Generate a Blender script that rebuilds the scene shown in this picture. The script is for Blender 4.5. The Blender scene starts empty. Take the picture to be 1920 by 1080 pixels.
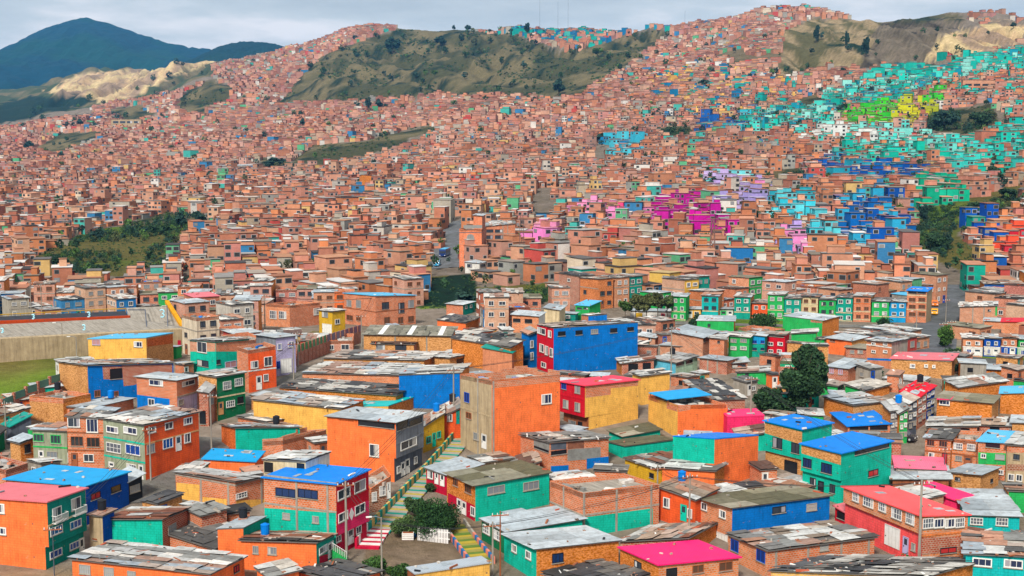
import bpy, math, random
import numpy as np
from mathutils import Vector
random.seed(7); RNG = np.random.default_rng(7)
S = bpy.context.scene; COL = S.collection
# ------------------------------------------------------------------ camera
F = 2400.0; PITCH = math.atan(270/F); CZ = 50.0
cam = bpy.data.cameras.new('camera'); camo = bpy.data.objects.new('camera', cam); COL.objects.link(camo)
camo.location = (0, 0, CZ); camo.rotation_euler = (math.pi/2-PITCH, 0, 0)
cam.sensor_width = 36; cam.lens = 36*F/1920; cam.clip_start = 1; cam.clip_end = 30000
S.camera = camo; S.render.resolution_x = 1024; S.render.resolution_y = 576
# ------------------------------------------------------------------ sky
SUN_EL = math.radians(44); SUN_AZ = math.radians(198)      # azimuth clockwise from +Y
W = bpy.data.worlds.new('World'); S.world = W; W.use_nodes = True
nt = W.node_tree; nt.nodes.clear(); ND = nt.nodes.new; LK = nt.links.new
wo = ND('ShaderNodeOutputWorld'); bg = ND('ShaderNodeBackground'); sky = ND('ShaderNodeTexSky')
sky.sky_type = 'NISHITA'; sky.sun_disc = False; sky.sun_elevation = SUN_EL; sky.sun_rotation = SUN_AZ
tc = ND('ShaderNodeTexCoord'); mp = ND('ShaderNodeMapping'); mp.inputs['Scale'].default_value = (3.2, 3.2, 15)
n1 = ND('ShaderNodeTexNoise'); n1.inputs['Scale'].default_value = 2.4; n1.inputs['Detail'].default_value = 7; n1.inputs['Roughness'].default_value = .55
cr = ND('ShaderNodeValToRGB'); e = cr.color_ramp.elements
e[0].position = .32; e[0].color = (4.0, 4.4, 4.7, 1); e[1].position = .68; e[1].color = (7.2, 6.95, 7.0, 1)
em = cr.color_ramp.elements.new(.5); em.color = (4.9, 5.25, 5.45, 1)
mx = ND('ShaderNodeMix'); mx.data_type = 'RGBA'; mx.inputs[0].default_value = .94
LK(tc.outputs['Generated'], mp.inputs[0]); LK(mp.outputs[0], n1.inputs['Vector']); LK(n1.outputs[0], cr.inputs[0])
LK(sky.outputs[0], mx.inputs[6]); LK(cr.outputs[0], mx.inputs[7]); LK(mx.outputs[2], bg.inputs[0])
bg.inputs[1].default_value = .1; LK(bg.outputs[0], wo.inputs[0])
sl = bpy.data.lights.new('sun', 'SUN'); sl.energy = 3.7; sl.angle = math.radians(10); sl.color = (1, .95, .87)
so = bpy.data.objects.new('sun', sl); COL.objects.link(so)
so.rotation_euler = (math.pi/2-SUN_EL, 0, -SUN_AZ+math.pi)
so.location = (0, 0, 300)
S.view_settings.view_transform = 'Standard'; S.view_settings.look = 'None'; S.view_settings.exposure = 0.5; S.view_settings.gamma = 1
S.cycles.max_bounces = 5; S.cycles.diffuse_bounces = 3; S.cycles.glossy_bounces = 2; S.cycles.transmission_bounces = 2
S.cycles.volume_bounces = 0; S.cycles.use_denoising = True; S.cycles.caustics_reflective = False
# ------------------------------------------------------------------ projection
sp, cp = math.sin(PITCH), math.cos(PITCH)
def ray(x, y):
    a = (x-960)/F; b = -(y-540)/F
    return np.array([a, cp+b*sp, -sp+b*cp])
def at(x, y, Y):                        # the point on the ray of a pixel at depth Y
    d = ray(x, y); return np.array([0, 0, CZ])+d*(Y/d[1])
def proj(X, Y, Z):
    zz = np.asarray(Z)-CZ; f = Y*cp-zz*sp; u = Y*sp+zz*cp
    return 960+F*X/f, 540-F*u/f
def slope(row):
    b = -(row-540)/F; return (-sp+b*cp)/(cp+b*sp)
# ------------------------------------------------------------------ terrain height
NEARC = [(138, 1080), (152, 1000), (172, 900), (195, 800), (225, 700), (270, 642)]
FARC = {
 -500: [(330, 600), (480, 500), (800, 400), (1500, 310), (2600, 240), (3100, 215), (3700, 215)],
 0:    [(330, 600), (480, 500), (800, 400), (1500, 300), (2500, 228), (3000, 200), (3500, 172), (4300, 168)],
 240:  [(330, 600), (480, 500), (820, 400), (1500, 300), (2200, 215), (2700, 185), (3500, 122), (4300, 122)],
 430:  [(330, 600), (460, 500), (760, 400), (1400, 290), (2100, 200), (2600, 150), (3200, 101), (4000, 130)],
 700:  [(330, 600), (450, 500), (680, 400), (1150, 300), (1500, 250), (1850, 190), (2250, 105), (2700, 50), (3500, 80)],
 960:  [(325, 600), (430, 500), (620, 400), (1000, 300), (1550, 205), (1700, 178), (2200, 75), (2550, 40), (3400, 80)],
 1200: [(325, 600), (430, 500), (600, 400), (900, 300), (1300, 200), (1700, 125), (2050, 75), (2350, 48), (3200, 90)],
 1440: [(325, 600), (430, 500), (580, 400), (820, 300), (1150, 210), (1430, 145), (1750, 60), (2150, 12), (3000, 60)],
 1680: [(325, 600), (430, 500), (560, 400), (760, 300), (1030, 205), (1330, 138), (1500, 60), (1900, 26), (2800, 70)],
 1920: [(325, 600), (420, 500), (540, 400), (720, 300), (960, 205), (1350, 105), (1650, 50), (1900, 26), (2800, 70)],
 2400: [(325, 600), (420, 500), (540, 400), (720, 300), (960, 215), (1350, 125), (1650, 70), (1900, 46), (2800, 80)]}
_XS = np.array(sorted(FARC), float); _T = []
for k in sorted(FARC):
    pts = [(0, 3.0), (60, 2.6)]+[(Y, CZ+Y*slope(r)) for Y, r in NEARC+FARC[k]]
    pts.append((pts[-1][0]*1.5, pts[-1][1]-120))
    _T.append((np.array([p[0] for p in pts], float), np.array([p[1] for p in pts])))
_LAT = RNG.random((256, 256))
def vnoise(x, y):
    xi = np.floor(x).astype(int); yi = np.floor(y).astype(int); fx = x-xi; fy = y-yi
    fx = fx*fx*(3-2*fx); fy = fy*fy*(3-2*fy)
    g = lambda a, b: _LAT[a & 255, b & 255]
    return (g(xi, yi)*(1-fx)+g(xi+1, yi)*fx)*(1-fy)+(g(xi, yi+1)*(1-fx)+g(xi+1, yi+1)*fx)*fy
def fbm(x, y, o=4):
    r = 0; a = .5
    for i in range(o):
        r = r+a*vnoise(x*2**i+17*i, y*2**i+5*i); a *= .5
    return r/(1-.5**o)
def inpoly(px, py, poly):
    px = np.asarray(px, float); py = np.asarray(py, float); r = np.zeros(px.shape, bool); n = len(poly)
    for i in range(n):
        x0, y0 = poly[i]; x1, y1 = poly[(i+1) % n]
        if y0 == y1: continue
        c = ((y0 > py) != (y1 > py)) & (px < (x1-x0)*(py-y0)/(y1-y0)+x0); r ^= c
    return r
def zbase(X, Y):
    X = np.asarray(X, float); Y = np.maximum(np.asarray(Y, float), 1.0)
    xp = np.clip(960+F*X/np.maximum(Y, 60)*.994, _XS[0], _XS[-1]-.01)
    zs = np.stack([np.interp(Y, t[0], t[1]) for t in _T]); j = np.clip(np.searchsorted(_XS, xp, side='right')-1, 0, len(_XS)-2)
    f = (xp-_XS[j])/(_XS[j+1]-_XS[j]); f = f*f*(3-2*f)
    a = np.take_along_axis(zs, j[None], 0)[0]; b = np.take_along_axis(zs, (j+1)[None], 0)[0]
    return a*(1-f)+b*f
def Zg(X, Y):
    shp = np.shape(X); X = np.atleast_1d(np.asarray(X, float)).ravel(); Y = np.atleast_1d(np.asarray(Y, float)).ravel()
    z = zbase(X, Y); w = np.clip((Y-700)/1500, 0, 1)
    z = z+w*(fbm(X/170+3, Y/240+9, 4)-.5)*34
    w2 = np.clip((Y-1500)/500, 0, 1)
    xp = 960+F*X/Y; hl = np.clip((xp-470)/150, 0, 1)*np.clip((1330-xp)/120, 0, 1)*np.clip((Y-1750)/200, 0, 1)*np.clip((2700-Y)/250, 0, 1)
    z = z-hl*(1-np.abs(fbm((X*.9+Y*.35)/60+4, (Y*.9-X*.35)/330, 4)*2-1))**4*26+hl*(fbm(X/30, Y/45, 4)-.5)*14
    cf = np.clip((xp-1450)/40, 0, 1)*np.clip((Y-1270)/60, 0, 1)*np.clip((1980-Y)/150, 0, 1); z = z+cf*((fbm(X/11+3, Y/260, 4)-.5)*15-(1-np.abs(fbm(X/40, Y/500, 3)*2-1))**6*16+(fbm(X/30, Y/30, 3)-.5)*8)
    q = (X*.75+Y*.66)/95; s = (X*.66-Y*.75)/420
    z = z-w2*(1-np.abs(fbm(q, s, 3)*2-1))**3*16
    qz = np.clip((xp-70)/40, 0, 1)*np.clip((440-xp)/40, 0, 1)*np.clip((Y-2750)/150, 0, 1); z = z-qz*((1-np.abs(fbm(X/48, Y/700, 4)*2-1))**4*34-(fbm(X/40, Y/60, 4)-.5)*22)
    w1 = np.clip((Y-300)/300, 0, 1)*(1-w)
    z = z+w1*(fbm(X/90, Y/90, 3)-.5)*6
    return z.reshape(shp) if shp else float(z[0])
def ground_hit(x, y):                   # where the ray of a pixel meets the terrain
    d = ray(x, y); Ys = np.geomspace(550, 4500, 480) if y < 300 else np.geomspace(60, 1500, 220); P = np.outer(Ys/d[1], d); P[:, 2] += CZ
    below = P[:, 2] < Zg(P[:, 0], P[:, 1]); i = int(np.argmax(below))
    if not below.any(): return ground_hit(x, y+2.5)
    a, b = Ys[max(i-1, 0)], Ys[i]
    for _ in range(12):
        m = (a+b)/2; p = np.array([0, 0, CZ])+d*(m/d[1])
        if p[2] < Zg(p[0], p[1]): b = m
        else: a = m
    return np.array([0, 0, CZ])+d*(b/d[1])
def ground_hits(xs, ys, lo=300, hi=4200, steps=220):     # the same for many pixels at once
    xs = np.asarray(xs, float); ys = np.asarray(ys, float); a = xs-960; b_ = -(ys-540); d = np.stack([a/F, cp+b_/F*sp, -sp+b_/F*cp], 1); Ys = np.geomspace(lo, hi, steps); n = len(xs); res = np.full(n, hi, float); act = np.arange(n); prev = lo
    for Y in Ys:
        dd = d[act]; z = CZ+dd[:, 2]*Y/dd[:, 1]; hit = z < Zg(dd[:, 0]*Y/dd[:, 1], np.full(len(act), Y)); res[act[hit]] = Y; act = act[~hit]
        if not len(act): break
    ok = np.ones(n, bool); ok[act] = False; q = (hi/lo)**(1/(steps-1)); A = res/q; B = res.copy()
    for _ in range(7):
        M = (A+B)/2; under = CZ+d[:, 2]*M/d[:, 1] < Zg(d[:, 0]*M/d[:, 1], M); B = np.where(under, M, B); A = np.where(under, A, M)
    return np.stack([d[:, 0]*B/d[:, 1], B, CZ+d[:, 2]*B/d[:, 1]], 1), ok
# ------------------------------------------------------------------ colour + materials
def lin(c, k=1.0):
    if isinstance(c, str):
        c = tuple(int(c[i:i+2], 16)/255 for i in (0, 2, 4))
    else: c = tuple(v/255 for v in c)
    return tuple(min(1, k*(v/12.92 if v <= .04045 else ((v+.055)/1.055)**2.4)) for v in c)
MATS = {}
def material(name, build, rough=.85):
    m = bpy.data.materials.new(name); m.use_nodes = True; t = m.node_tree
    b = t.nodes['Principled BSDF']; b.inputs['Roughness'].default_value = rough; b.inputs['Specular IOR Level'].default_value = .5 if name == 'glass' else .12
    at_ = t.nodes.new('ShaderNodeAttribute'); at_.attribute_name = 'Col'
    build(t, b, at_.outputs['Color']); MATS[name] = m; return m
def nn(t, k, **kw):
    n = t.nodes.new(k)
    for a, v in kw.items():
        if a in n.inputs: n.inputs[a].default_value = v
        else: setattr(n, a, v)
    return n
def mixc(t, fac, a, b, mode='MIX'):
    n = t.nodes.new('ShaderNodeMix'); n.data_type = 'RGBA'; n.blend_type = mode
    for i, v in ((0, fac), (6, a), (7, b)):
        if isinstance(v, (int, float)): n.inputs[i].default_value = v
        elif isinstance(v, tuple): n.inputs[i].default_value = (*v[:3], 1)
        else: t.links.new(v, n.inputs[i])
    return n.outputs[2]
def noise(t, scale, detail=4, rough=.6, vec=None, sc=None):
    n = nn(t, 'ShaderNodeTexNoise', Scale=scale, Detail=detail, Roughness=rough)
    if vec is None: vec = t.nodes.new('ShaderNodeTexCoord').outputs['Object']
    if sc:
        m = nn(t, 'ShaderNodeMapping', Scale=sc); t.links.new(vec, m.inputs[0]); vec = m.outputs[0]
    t.links.new(vec, n.inputs['Vector']); return n.outputs[0]
def ramp(t, fac, stops):
    r = t.nodes.new('ShaderNodeValToRGB'); el = r.color_ramp.elements
    while len(el) < len(stops): el.new(.5)
    for e_, (p, c) in zip(el, stops):
        e_.position = p; e_.color = (*((c,)*3 if isinstance(c, (int, float)) else c), 1)
    t.links.new(fac, r.inputs[0]); return r.outputs[0]
def uvn(t): return t.nodes.new('ShaderNodeUVMap').outputs[0]
def bump(t, b, h, strength=.4, dist=.03):
    n = nn(t, 'ShaderNodeBump', Strength=strength, Distance=dist); t.links.new(h, n.inputs['Height']); t.links.new(n.outputs[0], b.inputs['Normal'])
def brick(t, c1, c2, mo, w=.42, h=.24, ms=.03):
    n = nn(t, 'ShaderNodeTexBrick', Scale=1.0); n.inputs['Brick Width'].default_value = w; n.inputs['Row Height'].default_value = h
    n.inputs['Mortar Size'].default_value = ms; n.inputs['Mortar Smooth'].default_value = .3
    for k, v in (('Color1', c1), ('Color2', c2), ('Mortar', mo)):
        if isinstance(v, tuple): n.inputs[k].default_value = (*v, 1)
        else: t.links.new(v, n.inputs[k])
    t.links.new(uvn(t), n.inputs['Vector']); return n
def m_paint(t, b, c):
    u = uvn(t)
    n = noise(t, .7, 6, .65, u); c = mixc(t, ramp(t, n, [(.28, .0), (.7, .62)]), c, (.55, .5, .45), 'MULTIPLY')
    s = noise(t, 3.0, 4, .6, u, (1.6, .12, 1)); c = mixc(t, ramp(t, s, [(.5, 0), (.75, .6)]), c, (.42, .38, .35), 'MULTIPLY')
    br = brick(t, (1., 1., 1.), (.88, .87, .87), (.5, .48, .47), w=.5, h=.3, ms=.025); c = mixc(t, .5, c, br.outputs[0], 'MULTIPLY')
    v = nn(t, 'ShaderNodeTexVoronoi', Scale=.85); t.links.new(u, v.inputs['Vector'])
    c = mixc(t, ramp(t, v.outputs['Distance'], [(.075, .85), (.11, 0)]), c, (.10, .07, .06))
    w = noise(t, 1.1, 9, .78, u, (1, 1.5, 1)); bb = brick(t, (.42, .2, .12), (.34, .17, .1), (.4, .33, .27)); c = mixc(t, ramp(t, w, [(.62, 0), (.66, .8)]), c, bb.outputs[0])
    g = noise(t, .28, 3, .5, u); c = mixc(t, ramp(t, g, [(.4, 0), (.7, .3)]), c, (1.18, 1.14, 1.1), 'MULTIPLY')
    t.links.new(c, b.inputs['Base Color']); bump(t, b, br.outputs[0], .35, .02)
def m_plaster(t, b, c):
    u = uvn(t); n = noise(t, .8, 7, .65, u)
    c = mixc(t, ramp(t, n, [(.35, 0), (.75, .55)]), c, (.5, .47, .43), 'MULTIPLY')
    s = noise(t, 1.6, 6, .75, u, (1.3, .1, 1)); c = mixc(t, ramp(t, s, [(.44, 0), (.72, .8)]), c, (.33, .31, .28), 'MULTIPLY')
    t.links.new(c, b.inputs['Base Color']); bump(t, b, n, .3, .03)
def m_brick(t, b, c):
    u = uvn(t); hs = nn(t, 'ShaderNodeHueSaturation', Value=.68, Saturation=1.05); t.links.new(c, hs.inputs['Color'])
    br = brick(t, c, hs.outputs[0], (.46, .36, .28), ms=.028)
    n = noise(t, 1.3, 6, .75, u); o = mixc(t, ramp(t, n, [(.5, 0), (.72, .55)]), br.outputs[0], (.5, .40, .30))
    n2 = noise(t, .35, 4, .6, u); o = mixc(t, ramp(t, n2, [(.35, 0), (.75, .5)]), o, (.5, .42, .36), 'MULTIPLY')
    t.links.new(o, b.inputs['Base Color']); bump(t, b, br.outputs['Fac'], -.6, .03)
def m_block(t, b, c):                    # rough hollow-brick side walls with smeared mortar
    u = uvn(t); hs = nn(t, 'ShaderNodeHueSaturation', Value=.6, Saturation=1.1); t.links.new(c, hs.inputs['Color'])
    n = noise(t, 2.6, 5, .75, u, (1, 1.9, 1)); base = mixc(t, ramp(t, n, [(.46, 0), (.56, 1)]), c, hs.outputs[0])
    br = brick(t, (1., 1., 1.), (.72, .68, .66), (1.12, 1.05, .98), ms=.04); o = mixc(t, .75, base, br.outputs[0], 'MULTIPLY')
    n2 = noise(t, .4, 5, .6, u); o = mixc(t, ramp(t, n2, [(.4, 0), (.75, .55)]), o, (.42, .36, .3), 'MULTIPLY')
    t.links.new(o, b.inputs['Base Color']); bump(t, b, n, .6, .05)
def m_sheet(t, b, c):                    # corrugated sheet
    u = uvn(t); w = nn(t, 'ShaderNodeTexWave', Scale=1.9, Distortion=.15); t.links.new(u, w.inputs['Vector'])
    n = noise(t, .9, 7, .7, u); o = mixc(t, ramp(t, n, [(.42, 0), (.7, .6)]), c, (.32, .28, .25), 'MULTIPLY')
    n2 = noise(t, 1.4, 6, .75, u, (1, .35, 1)); o = mixc(t, ramp(t, n2, [(.6, 0), (.72, .5)]), o, (.16, .085, .05))
    o = mixc(t, .35, o, ramp(t, w.outputs['Fac'], [(.0, .55), (.5, 1.)]), 'MULTIPLY')
    t.links.new(o, b.inputs['Base Color']); bump(t, b, w.outputs['Fac'], .6, .05)
def m_clean(t, b, c):                    # painted corrugated sheet
    u = uvn(t); w = nn(t, 'ShaderNodeTexWave', Scale=1.1, Distortion=.1); t.links.new(u, w.inputs['Vector'])
    n = noise(t, .5, 6, .7, u); o = mixc(t, ramp(t, n, [(.45, 0), (.75, .45)]), c, (.55, .5, .5), 'MULTIPLY')
    n3 = noise(t, 1.7, 4, .7, u, (1, .25, 1)); o = mixc(t, ramp(t, n3, [(.7, 0), (.8, .3)]), o, (.6, .57, .55))
    o = mixc(t, .3, o, ramp(t, w.outputs['Fac'], [(.0, .6), (.4, 1.)]), 'MULTIPLY')
    t.links.new(o, b.inputs['Base Color']); bump(t, b, w.outputs['Fac'], .5, .04)
def m_plain(t, b, c):
    n = noise(t, 2., 4, .6); o = mixc(t, ramp(t, n, [(.4, 0), (.8, .35)]), c, (.5, .47, .44), 'MULTIPLY'); t.links.new(o, b.inputs['Base Color'])
def m_leaf(t, b, c):
    n = noise(t, .9, 3, .6); o = mixc(t, ramp(t, n, [(.35, 0), (.65, .7)]), c, (1.7, 1.6, .9), 'MULTIPLY'); t.links.new(o, b.inputs['Base Color'])
def m_far(t, b, c):
    u = uvn(t); br = brick(t, (1., 1., 1.), (.78, .76, .74), (.7, .7, .7), w=1.1, h=.55, ms=.05)
    n = noise(t, .22, 5, .75, u); o = mixc(t, ramp(t, n, [(.35, 0), (.7, .5)]), c, (.45, .4, .38), 'MULTIPLY')
    o = mixc(t, .5, o, br.outputs[0], 'MULTIPLY'); t.links.new(o, b.inputs['Base Color'])
def m_ground(t, b, c):
    n = noise(t, .35, 8, .7); o = mixc(t, ramp(t, n, [(.35, 0), (.7, .75)]), c, (.45, .42, .38), 'MULTIPLY')
    n2 = noise(t, .045, 6, .7); o = mixc(t, ramp(t, n2, [(.4, 0), (.65, .6)]), o, (.55, .55, .45), 'MULTIPLY')
    n3 = noise(t, .11, 10, .8); o = mixc(t, ramp(t, n3, [(.42, 0), (.6, .5)]), o, (.62, .64, .52), 'MULTIPLY')
    ad = nn(t, 'ShaderNodeMath', operation='MULTIPLY_ADD'); t.links.new(n3, ad.inputs[0]); ad.inputs[1].default_value = 9.; t.links.new(n, ad.inputs[2]); t.links.new(o, b.inputs['Base Color']); bump(t, b, ad.outputs[0], .7, .6)
for nm, fn, r in (('paint', m_paint, .8), ('plaster', m_plaster, .9), ('brick', m_brick, .9), ('block', m_block, .95), ('sheet', m_sheet, .6),
                  ('clean', m_clean, .5), ('plain', m_plain, .6), ('leaf', m_leaf, .8), ('far', m_far, .9), ('ground', m_ground, .95)):
    material(nm, fn, r)
material('glass', lambda t, b, c: t.links.new(c, b.inputs['Base Color']), .12)
# ------------------------------------------------------------------ mesh builder
class MB:
    def __init__(s): s.v = []; s.f = []; s.uv = []; s.c = []; s.m = []; s.names = []
    def mi(s, n):
        if n not in s.names: s.names.append(n)
        return s.names.index(n)
    def poly(s, pts, mat, col, uv=None):
        k = len(s.v); s.v += [tuple(p) for p in pts]; s.f.append(tuple(range(k, k+len(pts)))); s.m.append(s.mi(mat)); s.c.append(col)
        if uv is None:
            p0 = np.array(pts[0]); ex = np.array(pts[1])-p0; l = np.linalg.norm(ex) or 1; ex = ex/l
            nr = np.cross(ex, np.array(pts[-1])-p0); nr = nr/(np.linalg.norm(nr) or 1); ey = np.cross(nr, ex)
            uv = [((np.array(p)-p0) @ ex, (np.array(p)-p0) @ ey) for p in pts]
            o = (p0[0]*3.1) % 7, (p0[2]*2.3) % 5; uv = [(a+o[0], b+o[1]) for a, b in uv]
        s.uv += list(uv)
    def prism(s, pts, off, mat, col, col2=None, mat2=None):       # pts: outer face; off: vector to the inner face
        pts = [np.array(p, float) for p in pts]; off = np.array(off, float); n = len(pts)
        s.poly(pts, mat, col)
        for i in range(n):
            a, b = pts[i], pts[(i+1) % n]; s.poly([b, a, a+off, b+off], mat2 or mat, col2 or col)
        s.poly([p+off for p in reversed(pts)], mat2 or mat, col2 or col)
    def box(s, c, ex, ey, ez, mat, col):                            # centre + three half vectors
        c, ex, ey, ez = (np.array(q, float) for q in (c, ex, ey, ez))
        P = lambda a, b_, d: c+a*ex+b_*ey+d*ez
        for q in (((-1, -1, 1), (1, -1, 1), (1, 1, 1), (-1, 1, 1)), ((-1, 1, -1), (1, 1, -1), (1, -1, -1), (-1, -1, -1)),
                  ((-1, -1, -1), (1, -1, -1), (1, -1, 1), (-1, -1, 1)), ((1, 1, -1), (-1, 1, -1), (-1, 1, 1), (1, 1, 1)),
                  ((1, -1, -1), (1, 1, -1), (1, 1, 1), (1, -1, 1)), ((-1, 1, -1), (-1, -1, -1), (-1, -1, 1), (-1, 1, 1))):
            s.poly([P(*k) for k in q], mat, col)
    def tube(s, pts, r, n, mat, col, r2=None):
        pts = [np.array(p, float) for p in pts]; rings = []
        for i, p in enumerate(pts):
            d = pts[min(i+1, len(pts)-1)]-pts[max(i-1, 0)]; d = d/(np.linalg.norm(d) or 1)
            a = np.cross(d, (0, 0, 1) if abs(d[2]) < .9 else (1, 0, 0)); a = a/np.linalg.norm(a); b = np.cross(d, a)
            rr = r if r2 is None else r+(r2-r)*i/(len(pts)-1)
            rings.append([p+rr*(math.cos(q)*a+math.sin(q)*b) for q in [2*math.pi*k/n for k in range(n)]])
        for A, B in zip(rings, rings[1:]):
            for k in range(n): s.poly([A[k], A[(k+1) % n], B[(k+1) % n], B[k]], mat, col)
        s.poly(rings[0][::-1], mat, col); s.poly(rings[-1], mat, col)
    def build(s, name, parent=None, base=(0, 0, 0), smooth=False):
        me = bpy.data.meshes.new(name); b = np.array(base)
        me.from_pydata([tuple(np.array(p)-b) for p in s.v], [], s.f)
        for n in s.names: me.materials.append(MATS[n])
        me.polygons.foreach_set('material_index', s.m)
        uv = me.uv_layers.new(name='UVMap'); uv.data.foreach_set('uv', [q for p in s.uv for q in p])
        ca = me.color_attributes.new('Col', 'FLOAT_COLOR', 'CORNER')
        ca.data.foreach_set('color', [q for f, c in zip(s.f, s.c) for _ in f for q in (c[0], c[1], c[2], 1)])
        if smooth: me.polygons.foreach_set('use_smooth', [True]*len(s.f))
        me.update(); o = bpy.data.objects.new(name, me); COL.objects.link(o)
        if parent is not None: o.parent = parent
        else: o.location = tuple(b)
        return o
def tag(o, label, cat, group=None):
    o['label'] = label; o['category'] = cat
    if group: o['group'] = group
    return o
def thing(name, label, cat, loc, group=None):
    o = bpy.data.objects.new(name, None); o.empty_display_size = .2; COL.objects.link(o); o.location = tuple(loc)
    return tag(o, label, cat, group)
def structure(o, k='structure'): o['kind'] = k; return o
# ------------------------------------------------------------------ houses
K = .95
PAL = {k: lin(v, K) for k, v in dict(
 OR='ff7f42', OD='f0602c', OB='e8854a', YE='f5bd5c', YM='dcae2c', TE='10bfa4', TD='0c8e80', TB='14b8b8', BL='0074cc', BD='0a50b4', RD='d4152c', CR='c01238', PK='f0306c',
 GN='14744a', GL='2cb45c', GM='12a08c', BRK='dd7440', BRR='b8583c', TAN='d8a068', TNO='dd8c4c', SAL='d48a64', GY='80848c', GD='5c626e', CON='a49c90', BEI='bca684', SAG='9aa086', LIL='b4aed2',
 WH='e4e2dc', CY='58b4dc', PALG='b4d4b8', BRN='9c5c3c', CRM='dcc8a0', DK='24262c', CO='ff5c5c', MG='f02070', SP='e8708c', CYR='189cd8', BR='007edc', RR='f04058', SR='d87078',
 STL='aab4bc', STW='ccccc8', STG='8c8c88', SRD='343436', SOL='66624c', RST='8c5a46', RUIN='d07448', CYP='62bcd8').items()}
DARK = (.012, .014, .018); GLASS = (.035, .045, .06)
WSTY = {'w': ('WH', GLASS, 1, .09), 'W': ('WH', (.02, .03, .07), 2, .12), 'g': ('WH', (.10, .11, .13), 3, .07), 'b': ('WH', (.01, .05, .25), 2, .08), 'k': ('DK', GLASS, 1, .06),
 'K': ('DK', (.01, .03, .10), 2, .06), 'o': ('DK', DARK, 0, .03), 't': ('TE', GLASS, 1, .09), 'n': ('GL', GLASS, 2, .09), 'r': ('DK', (.45, .03, .03), 1, .07),  # 'o': open bay, its inner shade painted as a near-black sheet
 'l': ('CON', (.18, .20, .22), 2, .07), 'q': ('CON', (.30, .32, .33), 4, .06), 'm': ('BRN', (.10, .05, .03), 1, .07), 'u': ('BRN', (.02, .02, .02), 2, .05),
 'B': ('BD', (.01, .03, .15), 1, .06), 'p': ('LIL', (.4, .2, .2), 1, .06)}
class Face:
    def __init__(s, N, E, inside, zb):
        d = np.array([E[0]-N[0], E[1]-N[1]]); s.len = np.hypot(*d); s.e = np.array([*(d/s.len), 0]); s.N = np.array(N, float); s.zt0 = N[2]; s.zt1 = E[2]; s.zb = zb
        n = np.array([s.e[1], -s.e[0], 0]); s.n = n if n @ (np.array(inside)-s.N) < 0 else -n; s.zs = None; s.inset = 0
    def off(s, z): return -s.inset if s.zs is not None and z < s.zs else 0.
    def P(s, u, z, d=0.): p = s.N+s.e*u+s.n*(d+s.off(z)); return np.array([p[0], p[1], z])
    def px(s, x, y):
        for o in (0, -s.inset):
            d = ray(x, y); q = s.N+s.n*o; C = np.array([0, 0, CZ]); t = (s.n @ (q-C))/(s.n @ d); p = C+t*d
            if not (o == 0 and s.off(p[2]) < 0): break
        return float((p-s.N) @ s.e), float(p[2])
    def top(s, u): return s.zt0+(s.zt1-s.zt0)*u/s.len
HOUSES = []
BOXES = []
def solve_corners(N, L, R, by, gy=None):
    Yn = ground_hit(N[0], by)[1] if gy is None else gy
    N3 = at(*N, Yn); best = None
    def pz(p, z): d = ray(*p); return np.array([0, 0, CZ])+d*((z-CZ)/d[2])
    for a in np.linspace(-1.2, 1.2, 13):
        L3 = pz(L, N3[2]+a); vl = L3-N3; ll = np.hypot(vl[0], vl[1])
        for b in np.linspace(-1.2, 1.2, 13):
            R3 = pz(R, N3[2]+b); vr = R3-N3; lr = np.hypot(vr[0], vr[1])
            if ll < .5 or lr < .5: continue
            c = (vl[0]*vr[0]+vl[1]*vr[1])/(ll*lr)
            cost = 6*c*c+.35*(a*a+b*b)+max(0, ll-16)**2*.02+max(0, lr-16)**2*.02+max(0, 3-ll)**2*.5+max(0, 3-lr)**2*.5
            if best is None or cost < best[0]: best = (cost, L3, R3, c)
    return N3, best[1], best[2], best[3]
def sheets(mb, P0, A, B, z0, cols, sz=(1.0, 2.4), mat='sheet', rough=.08, skip=.06, seed=0):
    rr = random.Random(seed); la = np.linalg.norm(A); lb = np.linalg.norm(B)
    na = max(1, round(la/sz[0])); nb = max(1, round(lb/sz[1]))
    up = np.cross(A, B); up = up/np.linalg.norm(up); up = up if up[2] > 0 else -up
    run = None
    for j in range(nb):
        for i in range(na):
            if rr.random() < skip: continue
            if run is None or rr.random() < .3: run = rr.choice(cols)
            k = 1+rr.uniform(-.2, .16); c = tuple(min(1, q*k) for q in run)
            s0, s1 = (i-.03)/na, (i+1.05)/na; t0, t1 = (j-.03)/nb, (j+1.07)/nb
            h = z0+.015+rough*rr.random()+.03*(i % 2); sk = rr.uniform(-.02, .02)
            q = [P0+A*s0+B*(t0+sk), P0+A*s1+B*(t0+sk), P0+A*s1+B*(t1+sk), P0+A*s0+B*(t1+sk)]
            q = [p+up*(h+rr.uniform(0, rough*.7)) for p in q]
            if np.cross(q[1]-q[0], q[3]-q[0])[2] < 0: q = q[::-1]
            mb.prism(q, -up*.015, mat, c)
    return up
GREYS = [PAL['STW'], PAL['STW'], PAL['STW'], PAL['STL'], PAL['STG'], lin('c8c0b4', K), lin('e0dad2', K), lin('7a7875', K), lin('b4a498', K), lin('b0b0ae', K), lin('a88878', K)]
RUSTS = [PAL['RST'], lin('b49c88', K), lin('6c5248', K), PAL['STG'], PAL['STW'], lin('4a4644', K), lin('c0a898', K)]
DARKS = [lin('5a5a5c', K), lin('4a4a4c', K), lin('666462', K), lin('7a7670', K), lin('40403f', K), lin('c0bcb4', K), lin('d4d0c8', K)]
OLIVES = [lin('7c7660', K), lin('8a846c', K), lin('6c6850', K), lin('94907c', K), lin('a49c88', K)]
MIXW = GREYS+[lin('c09078', K), lin('5c5a58', K), lin('908070', K), lin('a87c64', K)]
LIGHTS = [lin('b4bec4', K), lin('bcc4c8', K), lin('a8b2b8', K), lin('c4cacc', K)]
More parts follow.
